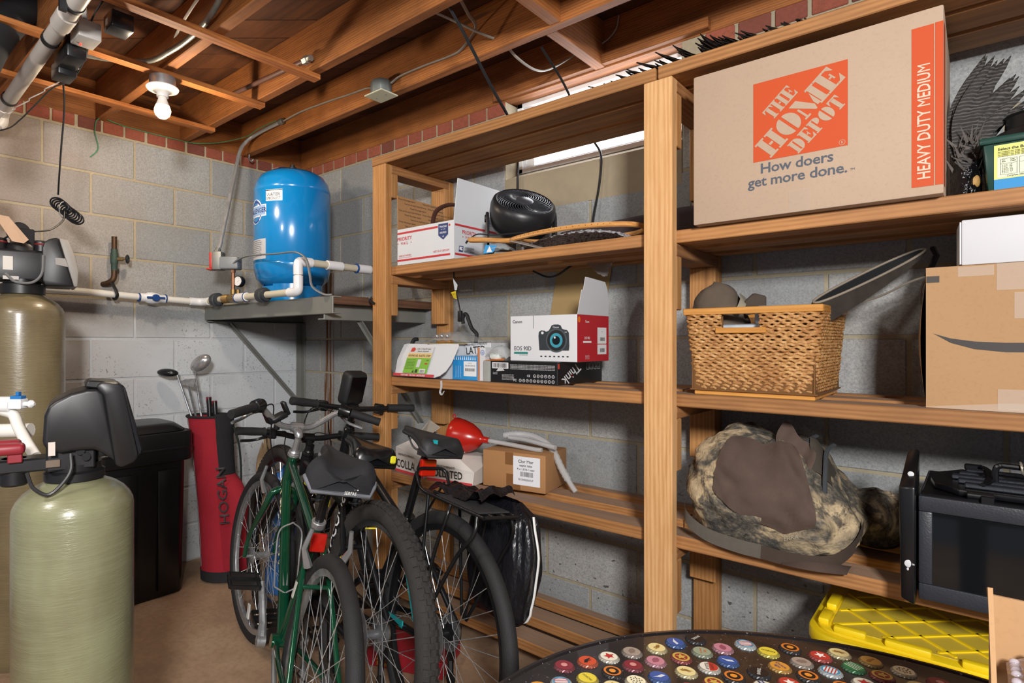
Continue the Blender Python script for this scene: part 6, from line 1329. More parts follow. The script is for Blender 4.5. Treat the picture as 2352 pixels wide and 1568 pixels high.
# ------------------------------------------------------------------ bicycles
RUB = plain('1d1d1f', 0.75, 0, 0.25, 50, 0.3); RUBM = plain('2a2827', 0.85, 0, 0.35, 40, 0.5); ALU = metal('a9abad', 0.3, wear=0.12); SPK = metal('c4c6c8', 0.25, wear=0.05); STEEL = metal('6f7072', 0.4); BKM = plain('131416', 0.28, 0, 0.1); GRIPM = plain('1a1b1d', 0.7, 0, 0.15, 150, 0.4)
def wheel(root, c, r, tr, rimm, spk, n=32, knob=False, hubm=None, St=None, disc_=False, cas=False, stripe=None, rub=None):
    M = (St or Matrix.Identity(4)) @ T(*c) @ RX(90)           # wheel plane is XY of this frame
    b = MB(); b.torus(r-tr, tr, 72, 10, M)
    if knob:
        for k in range(84):
            for s_ in (-0.55, 0.0, 0.55):
                a = 2*PI*(k+(0.5 if s_ else 0))/84; R_k = r-tr+tr*math.cos(s_*1.05)
                b.box(-0.006, 0.006, -0.0075, 0.0075, -0.003, 0.0035, M @ RZ(math.degrees(a)) @ T(r-tr, 0, 0) @ RY(-math.degrees(s_*1.05)) @ T(tr, 0, 0) @ RY(90))
    w_ = part('wheel', b, rub or RUB, root, smooth=40)
    rr = r-2*tr+0.004
    b = MB()
    n_ = 64; prof = [(rr, 0.012), (rr+0.004, 0.0125), (rr+0.004, -0.0125), (rr, -0.012), (rr-0.018, -0.008), (rr-0.020, 0.0), (rr-0.018, 0.008), (rr, 0.012)]
    b.lathe(prof, n_, M); part('rim', b, rimm, w_, smooth=30)
    b = MB()
    for k in range(n):
        a = 2*PI*k/n; side = 1 if k % 2 else -1; off = (0.9 if (k//2) % 2 else -0.9)*1.15
        p0 = M @ Vector((0.026*math.cos(a+off), 0.026*math.sin(a+off), 0.030*side)); p1 = M @ Vector(((rr-0.016)*math.cos(a), (rr-0.016)*math.sin(a), 0.003*side)); b.tube([p0, p1], 0.0011, 4, caps=False)
    part('spokes', b, spk, w_, kind='stuff')
    b = MB(); b.lathe([(0.0,-0.068),(0.006,-0.068),(0.006,-0.040),(0.028,-0.036),(0.028,-0.030),(0.014,-0.024),(0.014,0.024),(0.028,0.030),(0.028,0.036),(0.006,0.040),(0.006,0.068),(0.0,0.068)], 18, M); part('hub', b, hubm or ALU, w_)
    if disc_:
        b = MB(); n2 = 30
        b.lathe([(0.052,-0.0415),(0.080,-0.0415),(0.080,-0.0395),(0.052,-0.0395),(0.052,-0.0415)], 40, M)
        for k in range(6): b.bar(M @ Vector((0.015*math.cos(k*PI/3), 0.015*math.sin(k*PI/3), -0.0405)), M @ Vector((0.054*math.cos(k*PI/3+0.4), 0.054*math.sin(k*PI/3+0.4), -0.0405)), 0.006, 0.002)
        part('brake_disc', b, metal('8d8f92', 0.3), w_)
    if cas:
        b = MB()
        for k in range(7):
            rc = 0.052-0.0052*k; pr = []
            b.lathe([(rc-0.006,0.030+0.0045*k),(rc,0.030+0.0045*k),(rc,0.0318+0.0045*k),(rc-0.006,0.0318+0.0045*k)], 24, M)
        part('cassette', b, STEEL, w_)
    return w_
def saddle(root, p, L, Wd, mat, trim=None, pad=0.036, lobe=0.010, name='saddle'):
    def half(v): return Wd/2*(0.20+0.80*(1-max(0.0, min(1.0, (v-0.10)/0.62))**0.75))*(0.80+0.20*min(1, v/0.12)**0.5)*(1 if v < 0.93 else 1-0.45*((v-0.93)/0.07)**2)
    def f_(u, v):       # v along: 0 rear .. 1 nose; u across, from one lower edge over the top to the other
        s_ = 2*u-1; hw = half(v); th = s_*PI/2*1.04
        y = hw*math.copysign(abs(math.sin(th))**0.7, s_); d = pad*(1.0-0.45*v)
        z = -d*(1-max(0.0, math.cos(th))**0.55)
        rear = max(0.0, 1-v/0.10); z -= pad*0.55*rear**2
        z -= lobe*(1-v)*math.exp(-(s_/0.20)**2); z += lobe*0.5*(1-v)*math.exp(-((abs(s_)-0.42)/0.2)**2)
        return Vector((p[0]-L*0.42+L*v-0.012*rear*0, p[1]+y, p[2]+z+0.010*v))
    b = MB(); b.grid(25, 22, f_)
    n0 = len(b.v)            # close the underside and the two ends
    lo = [f_(0, j/21) for j in range(22)]; hi = [f_(1, j/21) for j in range(22)]
    b.add(lo+hi, [(j, j+1, 22+j+1, 22+j) for j in range(21)])
    rr_ = [f_(i/24, 0) for i in range(25)]; mid = sum(rr_, Vector((0,0,0)))/25; b.add(rr_+[mid], [(i, i+1, 25) for i in range(24)]); b.add([f_(i/24, 1) for i in range(25)], [tuple(range(25))])
    sd = part(name, b, mat, root, smooth=60)
    rim_ = lo+list(reversed(hi))
    part('saddle_trim', MB().tube(rim_, 0.0065, 6, closed=True), trim or mat, sd, smooth=60)
    return sd, f_
def lever(b, base, tip, r=0.0045): b.tube(spline([base, base+(tip-base)*0.45+Vector((0.022,0,-0.012)), tip], 5), [r*1.4]*3+[r]*8, 7)
def bicycle(name, label, rear, front, lean, g):
    r0 = Vector((*rear, 0)); h = Vector((*front, 0))-r0; wb = h.length; h.normalize(); rt = Vector((h.y, -h.x, 0)); a = math.radians(lean)
    up = Vector((0,0,1))*math.cos(a)+rt*math.sin(a); lf = up.cross(h)
    root = bpy.data.objects.new(name, None); link(root); tag(root, label, 'bicycle', 'bicycles parked against the shelves')
    root.matrix_basis = Matrix(((h.x,lf.x,up.x,r0.x),(h.y,lf.y,up.y,r0.y),(h.z,lf.z,up.z,0.0),(0,0,0,1)))
    r = g['r']; BB = Vector((g['bb'][0],0,g['bb'][1])); ST = Vector((g['st'][0],0,g['st'][1])); HB = Vector((g['hb'][0],0,g['hb'][1])); HT = Vector((g['ht'][0],0,g['ht'][1])); RA = Vector((0,0,r)); FA = Vector((wb,0,r))
    axd = (HT-HB).normalized(); St = T(*HB) @ Matrix.Rotation(math.radians(g['steer']), 4, axd) @ T(*-HB)
    fm = g['frame']; tr_ = g['tube']
    b = MB(); b.tube([BB, ST+(ST-BB).normalized()*0.03], tr_*0.9, 12); b.tube([ST-(ST-BB)*0.04, HT-axd*0.025], tr_*0.9, 12); b.tube([BB, HB+axd*0.02], tr_*1.12, 12); b.tube([HB-axd*0.005, HT+axd*0.005], tr_*1.15, 14); b.tube([BB-Vector((0,0.036,0)), BB+Vector((0,0.036,0))], 0.021, 16)
    for s_ in (-1, 1):
        b.tube(spline([BB+Vector((-0.02,0.022*s_,0)), BB*0.6+RA*0.4+Vector((0,0.044*s_,0)), RA+Vector((0.0,0.066*s_,0))], 5), tr_*0.55, 8)
        b.tube(spline([ST+Vector((-0.012,0.018*s_,-0.02)), ST*0.6+RA*0.4+Vector((0,0.042*s_,0)), RA+Vector((0.0,0.066*s_,0.006))], 5), tr_*0.48, 8)
        b.box(-0.014, 0.014, 0.062*s_-0.003, 0.062*s_+0.003, r-0.022, r+0.02)
    b.tube([ST*0.62+RA*0.38+Vector((0,-0.042,0)), ST*0.62+RA*0.38+Vector((0,0.042,0))], tr_*0.4, 8)
    fr = part('frame', b, fm, root, smooth=50)
    for d_ in g.get('decals', ()): d_(fr, BB, ST, HB, HT)
    b = MB(); crown = HB-axd*0.035
    b.tube([HB-axd*0.04, HB], tr_*0.9, 12)
    for s_ in (-1, 1):
        if g.get('susp'):
            b.tube([crown+Vector((0,0.055*s_,0)), crown+(FA-crown)*0.45+Vector((0,0.06*s_,0))], 0.017, 10); b.tube([crown+(FA-crown)*0.42+Vector((0,0.06*s_,0)), FA+Vector((0,0.062*s_,0))], 0.022, 10)
        else: b.tube(spline([HB-axd*0.02+Vector((0,0.012*s_,0)), crown-axd*0.005+Vector((0,0.045*s_,0)), crown-axd*0.06+Vector((0,0.058*s_,0)), FA+Vector((-0.02,0.060*s_,0.09)), FA+Vector((0,0.062*s_,0))], 6), [tr_*0.85]*8+[tr_*0.75]*8+[tr_*0.55]*9, 10)
    if g.get('susp'): b.tube([crown+Vector((0,-0.058,0)), crown+Vector((0,0.058,0))], 0.022, 10)
    bb_ = MB(); bb_.v = [tuple(St @ Vector(p)) for p in b.v]; bb_.f = b.f; bb_.m = b.m; fk = part('fork', bb_, g.get('forkm', fm), root, smooth=50)
    wheel(root, RA, r, g['tr'], g['rim'], g['spk'], knob=g.get('knob', False), hubm=g.get('hub'), disc_=g.get('disc', False), cas=True, rub=g.get('rub'))
    fw_ = wheel(root, FA, r, g['tr'], g['rim'], g['spk'], knob=g.get('knob', False), hubm=g.get('hub'), St=St, disc_=g.get('disc', False), rub=g.get('rub'))
    # headset, stem, bars
    def turned(b): 
        o = MB(); o.v = [tuple(St @ Vector(p)) for p in b.v]; o.f = b.f; o.m = b.m; return o
    b = MB(); b.lathe([(0.020,0),(0.024,0.004),(0.024,0.012),(0.020,0.016),(0.022,0.020),(0.018,0.026)], 18, frame_z(HT+axd*0.003, axd)); part('headset', b, ALU if g.get('silver') else BKM, root)
    BC = Vector((g['bar'][0], 0, g['bar'][1])); b = MB()
    if g.get('silver'): b.tube(spline([HT+axd*0.02, HT+axd*0.07, HT+axd*0.095+Vector((0.004,0,0)), BC-Vector((0.012,0,0.012)), BC], 5), [0.0125]*8+[0.016]*4+[0.018]*5+[0.017]*4, 12); b.cyl(BC-Vector((0,0.022,0)), BC+Vector((0,0.022,0)), 0.019, 16)
    else: b.tube([HT+axd*0.01, HT+axd*0.05], 0.018, 14); b.tube([HT+axd*0.035, BC], 0.015, 12); b.cyl(BC-Vector((0,0.022,0)), BC+Vector((0,0.022,0)), 0.020, 16)
    part('stem', turned(b), ALU if g.get('silver') else BKM, root)
    hw = g['bw']; pts = []
    for y_, dx, dz in g['barpts']: pts.append(BC+Vector((dx, y_, dz)))
    full = [Vector((p.x, -p.y, p.z)) for p in reversed(pts[1:])]+pts
    cur = spline(full, 7); part('handlebar', turned(MB().tube(cur, 0.0115, 10)), ALU if g.get('silver') else BKM, root)
    for s_ in (-1, 1):
        e1 = full[-1].copy(); e0 = full[-2].copy()
        if s_ < 0: e1.y *= -1; e0.y *= -1
        d_ = (e1-e0).normalized(); gp = part('grip', turned(MB().lathe([(0.0,0.004),(0.015,0.004),(0.0165,0.0),(0.0155,-0.02),(0.0165,-0.06),(0.0155,-0.105),(0.018,-0.115),(0.0,-0.115)], 16, frame_z(e1, d_))), GRIPM, root)
        if g.get('silver'): part('twist_shifter', turned(MB().lathe([(0.016,-0.115),(0.024,-0.12),(0.026,-0.15),(0.022,-0.165),(0.0,-0.165)], 18, frame_z(e1, d_))), BKM, root)
        b = MB(); q0 = e1-d_*0.15; lever(b, q0+Vector((0.02,0,-0.015)), q0+d_*0.115+Vector((0.055,0,-0.045)), 0.0055 if not g.get('silver') else 0.006); part('brake_lever', turned(b), ALU if g.get('silver') else BKM, root)
        part('lever_clamp', turned(MB().box(-0.016,0.030,-0.016,0.016,-0.026,0.016,T(*q0))), BKM, root, bev=0.005)
        b = MB(); b.tube([St @ p for p in spline([q0+Vector((0.03,-0.02*s_,-0.01)), q0+Vector((0.10,-0.09*s_,-0.01)), BC+Vector((0.10,0.06*s_,-0.06)), HB+Vector((0.05,0.02*s_,0.02)), (HB+BB)/2+Vector((0.02,0.02*s_,0.04))], 7)], 0.0026, 6); part('brake_cable', b, BLACK(0.4), root)
    # drivetrain
    b = MB(); cy = -0.052
    b.lathe([(0.062,-0.0015),(0.088,-0.0015),(0.088,0.0015),(0.062,0.0015),(0.062,-0.0015)], 44, T(BB.x,cy,BB.z) @ RX(90))
    for k in range(5): b.bar(BB+Vector((0,cy,0)), BB+Vector((0.07*math.cos(k*1.257), cy, 0.07*math.sin(k*1.257))), 0.010, 0.004, (0,1,0))
    cr = part('chainring', b, g.get('ring', STEEL), root)
    ca = math.radians(g['crank'])
    for s_ in (-1, 1):
        d_ = Vector((math.cos(ca), 0, math.sin(ca)))*s_; e = BB+d_*0.17+Vector((0,0.085*s_,0)); s0 = BB+Vector((0,0.066*s_,0))
        b = MB(); b.tube([s0, s0+d_*0.05, e], [0.017,0.012,0.011], 10); b.cyl(s0-Vector((0,0.012,0)), s0+Vector((0,0.014,0)), 0.019, 16); part('crank_arm', b, ALU if g.get('silver') else BKM, root)
        pc = e+Vector((0,0.055*s_,0)); b = MB(); pa_ = math.radians(g.get('ptilt', 10)); fx = Vector((math.cos(pa_),0,math.sin(pa_))); fz = Vector((-math.sin(pa_),0,math.cos(pa_)))
        for y_ in (-0.045, 0.045): b.bar(pc+Vector((0,y_,0))-fx*0.045, pc+Vector((0,y_,0))+fx*0.045, 0.008, 0.015, fz)
        for x_ in (-0.045, 0.045): b.bar(pc+fx*x_-Vector((0,0.045,0)), pc+fx*x_+Vector((0,0.045,0)), 0.008, 0.015, fz)
        b.bar(pc-Vector((0,0.05*1,0)), pc+Vector((0,0.05,0)), 0.026, 0.016, fz); part('pedal', b, BKM, root, bev=0.002)
    b = MB(); top = [Vector((0.088*math.cos(t), cy, 0.088*math.sin(t)))+BB for t in [math.radians(k) for k in range(-95, 96, 19)]]; rc = 0.03
    bk_ = [Vector((rc*math.cos(t), cy, rc*math.sin(t)))+RA for t in [math.radians(k) for k in range(95, 266, 34)]]
    b.tube(top+bk_, 0.0042, 5, closed=True, flat=0.6); part('chain', b, metal('4a4138', 0.5), root)
    b = MB(); b.tube([RA+Vector((0.01,-0.062,-0.03)), RA+Vector((0.03,-0.064,-0.075)), RA+Vector((0.01,-0.060,-0.14))], [0.014,0.011,0.009], 8)
    for z_ in (-0.075, -0.14): b.cyl(RA+Vector((0.02 if z_ > -0.1 else 0.008,-0.064,z_)), RA+Vector((0.02 if z_ > -0.1 else 0.008,-0.054,z_)), 0.018, 12)
    part('derailleur', b, BKM, root)
    # seat
    SP = Vector((g['sd'][0], 0, g['sd'][1])); part('seat_post', MB().tube([ST-(ST-BB)*0.02, ST+(SP-ST)*0.55, SP-Vector((0,0,0.062))], [0.0135,0.0135,0.012], 12), g.get('post', BKM), root)
    part('seat_clamp', MB().lathe([(0.021,0),(0.022,0.003),(0.022,0.018),(0.020,0.02)], 16, frame_z(ST+(ST-BB).normalized()*0.015, ST-BB)), ALU if g.get('silver') else BKM, root)
    sd, sf = saddle(root, SP, g['sl'], g['sw'], g['sm'], g.get('strim'), g.get('pad', 0.036), g.get('lobe', 0.008))
    b = MB()
    for s_ in (-1, 1): b.tube(spline([SP+Vector((-0.09,0.035*s_,-0.045)), SP+Vector((-0.03,0.022*s_,-0.055)), SP+Vector((0.05,0.02*s_,-0.052)), SP+Vector((0.12,0.006*s_,-0.025))], 5), 0.0035, 6)
    b.box(SP.x-0.03, SP.x+0.02, -0.024, 0.024, SP.z-0.07, SP.z-0.05); part('saddle_rails', b, STEEL, sd)
    return root, dict(BB=BB, ST=ST, HB=HB, HT=HT, RA=RA, FA=FA, SP=SP, BC=BC, St=St, sd=sd, sf=sf, fr=fr, axd=axd, turned=turned)
GREEN = plain('0d4b33', 0.2, 0.35, 0.1, 30, coat=0.8)
def decal_on(a, b_, off, w_, hexc, txt, size):
    def f_(fr, BB, ST, HB, HT):
        P0, P1 = {'down': (BB, HB), 'seat': (BB, ST), 'top': (ST, HT)}[a]; d_ = (P1-P0).normalized(); nrm = Vector((-d_.z, 0, d_.x)); L = (P1-P0).length; rr = w_
        def wrap_(x, y):
            th = y/rr; return P0+d_*(L*b_+x)+Vector((0, math.cos(th)*rr, 0))+nrm*(math.sin(th)*rr)
        mb = MB()
        if txt: text(mb, txt, size, wrap_, 0, -size*0.36, 1.1, 'L', 1.25)
        else:
            for k in range(8): quad(mb, 0, size, -0.012+0.003*k, -0.009+0.003*k, wrap_)
        part('decal', mb, ink(hexc), fr, kind='stuff')
    return f_
gr, G1 = bicycle('green_bicycle', 'dark green hybrid bicycle with silver swept handlebar, nearest to the golf bag', (1.965,-1.385), (1.005,-0.955), 11.5, dict(r=0.335, tr=0.021, bb=(0.43,0.275), st=(0.285,0.66), hb=(0.88,0.665), ht=(0.842,0.778), steer=13, frame=GREEN, tube=0.0165, rim=ALU, spk=SPK, silver=True,
    bar=(0.845,0.892), bw=0.27, barpts=[(0,0,0),(0.055,0.0,0.002),(0.10,-0.004,0.026),(0.15,-0.022,0.064),(0.195,-0.055,0.072),(0.29,-0.120,0.050)], crank=62, ptilt=5, sd=(0.215,0.895), sl=0.25, sw=0.205, sm=plain('1b1c20', 0.8, 0, 0.2, 60, 0.3), strim=plain('6b6e75', 0.6), pad=0.055, lobe=0.024,
    decals=[decal_on('down', 0.40, 0, 0.0192, 'cfc8a0', 'MULTITRACK', 0.052), decal_on('seat', 0.42, 0, 0.0152, 'c9c9bd', None, 0.06)]))
mb = MB(); sf = G1['sf']; text(mb, 'SERFAS', 0.012, lambda a, b: sf(0.5, 0)+Vector((-0.006, -0.008-a, 0.0+b-0.030)), 0, 0, 0.8, 'L', 0.9); part('saddle_lettering', mb, ink('d8d8d4'), G1['sd'], kind='stuff')
for s_ in (-1, 1):
    b = MB(); z0 = G1['SP'].z-0.115; pts = [Vector((G1['SP'].x-0.085+0.017*math.cos(i*0.62), 0.052*s_+0.017*math.sin(i*0.62), z0+0.07*i/40)) for i in range(41)]
    b.tube(pts, 0.003, 5); b.cyl((G1['SP'].x-0.085,0.052*s_,z0),(G1['SP'].x-0.085,0.052*s_,z0+0.075),0.008,8); part('saddle_spring', b, BKM, G1['sd'], smooth=60)
part('reflector', MB().box(-0.018,-0.006,-0.022,0.022,-0.026,0.026,T(G1['ST'].x-0.035,0.0,G1['ST'].z-0.02)), plain('a81c14', 0.12, 0, 0.2, 200), gr, bev=0.002, label='red rear reflector')
part('reflector', MB().box(-0.012,0.012,0.004,0.010,-0.03,0.03,G1['St'] @ T(G1['FA'].x+0.02,0.0,0.10)), plain('d9dcd8', 0.12), gr, bev=0.002, label='white spoke reflector')
for which, fa_, st_ in (('front', G1['FA'], G1['St']), ('rear', G1['RA'], Matrix.Identity(4))):
    for s_ in (-1, 1):
        base = (fa_+Vector((-0.10,0.052*s_,0.285)) if which == 'front' else fa_+Vector((0.14,0.042*s_,0.27)))
        part('brake_arm', MB().tube([st_ @ base, st_ @ (base+Vector((-0.01,0.022*s_,0.05))), st_ @ (base+Vector((-0.02,0.012*s_,0.105)))], [0.013,0.008,0.006], 8), ALU, gr)
b = MB(); D0, D1 = G1['BB'], G1['HB']; dd = (D1-D0).normalized(); up_ = Vector((-dd.z,0,dd.x))
for s_ in (-1, 1): b.tube(spline([D0+dd*0.16+up_*0.03+Vector((0,0.037*s_,0)), D0+dd*0.26+up_*0.05+Vector((0,0.04*s_,0)), D0+dd*0.33+up_*0.09+Vector((0,0.038*s_,0)), D0+dd*0.345+up_*0.12+Vector((0,0,0))], 5), 0.0028, 6)
b.tube([D0+dd*0.16+up_*0.03+Vector((0,-0.037,0)), D0+dd*0.145+up_*0.02, D0+dd*0.16+up_*0.03+Vector((0,0.037,0))], 0.0028, 6); b.bar(D0+dd*0.17+up_*0.021, D0+dd*0.26+up_*0.021, 0.016, 0.004, up_)
part('bottle_cage', b, SPK, gr)
pm_ = G1['BC']+Vector((0.01,0.075,0.035)); St = G1['St']
part('phone_mount', MB().box(-0.028,0.028,-0.03,0.03,-0.012,0.008, St @ T(*pm_) @ RX(-30)).box(-0.028,0.028,0.03,0.045,-0.010,0.05, St @ T(*pm_) @ RX(-30)).box(-0.018,0.018,-0.045,-0.03,-0.010,0.045, St @ T(*pm_) @ RX(-30)).box(-0.012,0.012,-0.01,0.01,-0.05,-0.01, St @ T(*pm_)), BLACK(0.35), gr, bev=0.005, bseg=2)
part('kickstand', MB().tube([D0+Vector((-0.04,0.03,-0.01)), D0+Vector((-0.22,0.05,-0.03))], 0.008, 8), ALU, gr)
MTB = plain('16171a', 0.35, 0.2, 0.15, 30)
mt, G2 = bicycle('mountain_bicycle', 'black and yellow mountain bicycle with a muddy knobby tyre, middle of three', (1.897,-1.13), (0.875,-0.79), 8.5, dict(r=0.37, tr=0.029, bb=(0.43,0.31), st=(0.30,0.68), hb=(0.835,0.64), ht=(0.80,0.745), steer=4, frame=MTB, tube=0.021, rim=BKM, spk=SPK, susp=True, forkm=BKM, knob=True, disc=True, rub=RUBM,
    bar=(0.815,0.815), bw=0.3, barpts=[(0,0,0),(0.06,0,0.003),(0.12,-0.004,0.014),(0.20,-0.015,0.02),(0.30,-0.04,0.022)], crank=-40, sd=(0.215,0.885), sl=0.26, sw=0.15, sm=plain('121315', 0.3, 0, 0.1), hub=metal('8a8c90', 0.3),
    decals=[decal_on('seat', 0.3, 0, 0.0205, 'd8d8d8', 'MONGOOSE', 0.045)]))
b = MB(); RA = G2['RA']; ST = G2['ST']
for s_ in (1,): 
    a0, a1 = ST*0.55+RA*0.45+Vector((-0.002,0.052,0.0)), ST*0.16+RA*0.84+Vector((-0.002,0.068,0.0)); b.bar(a0, a1, 0.004, 0.014, (1,0,0.6))
part('yellow_stripe', b, ink('d6d022'), mt); part('saddle_tip', MB().box(-0.004,0.004,-0.010,0.010,-0.014,0.010,T(G2['SP'].x-0.112,-0.052,G2['SP'].z-0.030)), ink('d6d022'), mt, bev=0.004)
BB2, HB2 = G2['BB'], G2['HB']; part('frame_label', MB().bar(ST+Vector((0.10,0.024,-0.035)), HB2+Vector((-0.12,0.024,0.02)), 0.003, 0.022, (0,0,1)), ink('c9c42a'), mt)
part('shock_absorber', MB().lathe([(0.016,0),(0.016,0.03)]+[(0.022+0.004*math.sin(k*1.6), 0.03+0.0035*k) for k in range(22)]+[(0.014,0.11),(0.014,0.15)], 14, frame_z(ST+Vector((0.03,0,0.03)), (-0.15,0,0.9))), STEEL, mt, smooth=50)
part('valve_sticker', MB().bar(RA+Vector((0.06,0.004,0.285)), RA+Vector((0.085,0.004,0.278)), 0.030, 0.004, (0.2,0,1)), ink('d8c51e'), mt)
TEALM = plain('15161a', 0.35, 0.2, 0.1); TEAL = plain('1c9aa0', 0.35)
te, G3 = bicycle('touring_bicycle', 'black and teal touring bicycle with rear rack and pannier, nearest to the shelves', (2.023,-0.95), (0.985,-0.65), 7, dict(r=0.35, tr=0.0215, bb=(0.44,0.28), st=(0.27,0.60), hb=(0.87,0.70), ht=(0.835,0.83), steer=2, frame=TEALM, tube=0.0185, rim=plain('1f2124', 0.3, 0.4), spk=SPK, disc=True, forkm=TEALM,
    bar=(0.82,0.93), bw=0.28, barpts=[(0,0,0),(0.07,0,0.003),(0.15,-0.006,0.010),(0.21,-0.015,0.016),(0.275,-0.03,0.02)], crank=-55, sd=(0.185,0.91), sl=0.265, sw=0.155, sm=plain('202124', 0.6, 0, 0.1), hub=BKM,
    decals=[]))
RA = G3['RA']; ST = G3['ST']; BB = G3['BB']
b = MB(); b.bar(ST*0.62+RA*0.38+Vector((-0.012,0.050,0.0)), ST*0.14+RA*0.86+Vector((-0.006,0.072,0.0)), 0.004, 0.013, (1,0,0.6)); part('teal_stripe', b, TEAL, te)
b = MB(); b.bar(BB*0.70+RA*0.30+Vector((0,0.042,0.008)), BB*0.25+RA*0.75+Vector((0,0.066,0.008)), 0.004, 0.020, (0,0,1)); part('teal_stripe', b, TEAL, te)
part('saddle_mark', MB().box(-0.008,0.008,-0.002,0.012,-0.02,0.006,T(G3['SP'].x-0.10,0.030,G3['SP'].z-0.012)), TEAL, te)
part('tail_light', MB().box(-0.016,0.004,-0.028,0.028,-0.028,0.026,T(G3['SP'].x-0.012,0.0,G3['SP'].z-0.105)), plain('b5200f', 0.1, 0, 0.25, 250), te, bev=0.004, label='red tail light under the saddle')
RK = 0.745
b = MB(); loop_ = spline([(0.13,0.03,RK+0.055),(0.145,0.0,RK+0.06),(0.13,-0.03,RK+0.055)], 4)
b.tube(spline([(0.06,0.055,RK),(0.11,0.055,RK+0.012),(0.145,0.05,RK+0.055),(0.15,0.0,RK+0.06),(0.145,-0.05,RK+0.055),(0.11,-0.055,RK+0.012),(0.06,-0.055,RK)], 5), 0.0055, 8)
for y_ in (-0.055, -0.02, 0.02, 0.055): b.tube([(0.08,y_,RK+0.002),(-0.23,y_,RK)], 0.0052, 8)
b.tube([(-0.23,-0.055,RK),(-0.23,0.055,RK)], 0.0055, 8); b.tube([(0.05,-0.055,RK),(0.05,0.055,RK)], 0.005, 8)
for s_ in (-1, 1):
    b.tube(spline([(-0.20,0.056*s_,RK-0.002),(-0.205,0.066*s_,RK-0.05),(-0.15,0.080*s_,RK-0.13),(-0.012,0.080*s_,0.385)], 6), 0.0055, 8)
    b.tube(spline([(-0.07,0.056*s_,RK-0.002),(-0.075,0.07*s_,RK-0.04),(-0.045,0.080*s_,RK-0.15),(0.0,0.080*s_,0.385)], 6), 0.0055, 8)
    b.tube([(0.055,0.056*s_,RK),(0.012,0.080*s_,0.39)], 0.005, 8); b.tube([(0.13,0.045*s_,RK+0.02),(0.225,0.022*s_,0.60)], 0.004, 6)
rk = part('rear_rack', b, BKM, te, smooth=50); part('rack_plate', MB().box(-0.20,0.02,-0.05,0.05,RK+0.004,RK+0.008), plain('2c2c2f', 0.7, 0, 0.3, 40), rk)
m = NT('black_satin_nylon'); v_ = m.coord('Object'); m.bump(m.noise(m.coord('Object', (3,3,1)), 9, 4), 0.6, 0.02); PANM = m.done(srgb('131318'), 0.33)
pn = thing('pannier_bag', 'black nylon pannier with white piping hanging from the bicycle rack', 'bag', (0,0,0)); pn.matrix_basis = te.matrix_basis @ T(-0.07,-0.125,0.415)
def pan(u, v):
    a = 2*PI*u; t = v; wx = 0.138*(0.62+0.42*math.sin(PI*min(1, 0.15+0.75*(1-t)))); wy = 0.055*(0.5+0.6*math.sin(PI*min(1, 0.12+0.8*(1-t))))
    if t > 0.9: wx *= 1-0.4*(t-0.9)/0.1; wy *= 1-0.5*(t-0.9)/0.1
    if t < 0.08: k = (t/0.08)**0.5; wx *= 0.55+0.45*k; wy *= 0.3+0.7*k
    c, s = math.cos(a), math.sin(a); e = 0.75
    f_ = 1+0.06*math.sin(9*a)*(0.3+t)+0.04*noise3(5*c, 5*s, 6*t)
    return Vector((wx*abs(c)**e*(1 if c > 0 else -1)*f_-0.02*(1-t), -0.012+wy*abs(s)**e*(1 if s > 0 else -1)*f_, 0.345*t))
b = MB(); b.grid(48, 22, pan, True); n0 = len(b.v); b.v.append(tuple(Vector((0,-0.012,-0.004)))); b.f += [(n0, (i+1) % 48, i) for i in range(48)]; b.m += [0]*48; part('bag_body', b, PANM, pn, smooth=80)
path = [pan(0.53, t/10) for t in range(9, -1, -1)]+[pan(0.53+0.44*t/10, 0.015) for t in range(1, 10)]+[pan(0.985, t/10) for t in range(0, 7)]
part('piping', MB().tube(spline([p*1.02 for p in path], 2), 0.004, 6), plain('d6d6d2', 0.5), pn, smooth=60, label='white piping')
part('piping', MB().tube([pan(0.70, t/10)*1.02+Vector((0,-0.004,0)) for t in range(3, 9)], 0.004, 6), plain('d6d6d2', 0.5), pn, smooth=60, label='white piping')
b = MB(); b.grid(16, 10, lambda u, v: Vector((-0.06+0.28*u-0.04*v, 0.00+0.15*v, 0.336+0.02*math.sin(PI*v)+0.018*noise3(u*7, v*5, 2)+0.035*math.exp(-((u-0.08)/0.12)**2)))); part('top_flap', b, PANM, pn, smooth=80, label='crumpled black top flap over the rack')
hb_ = thing('handlebar_bag', 'small black zip case on the touring bicycle handlebar', 'bag', (0,0,0)); hb_.matrix_basis = te.matrix_basis @ G3['St'] @ T(G3['BC'].x+0.02, -0.005, G3['BC'].z+0.012) @ RY(-14) @ RZ(18)
part('case', MB().box(-0.012, 0.05, -0.055, 0.055, 0.0, 0.145), plain('18191b', 0.6, 0, 0.1, 60), hb_, bev=0.022, bseg=3); part('window', MB().box(-0.0135, -0.011, -0.042, 0.042, 0.018, 0.128), plain('0c0d0f', 0.12), hb_, bev=0.001, label='glossy clear phone window')
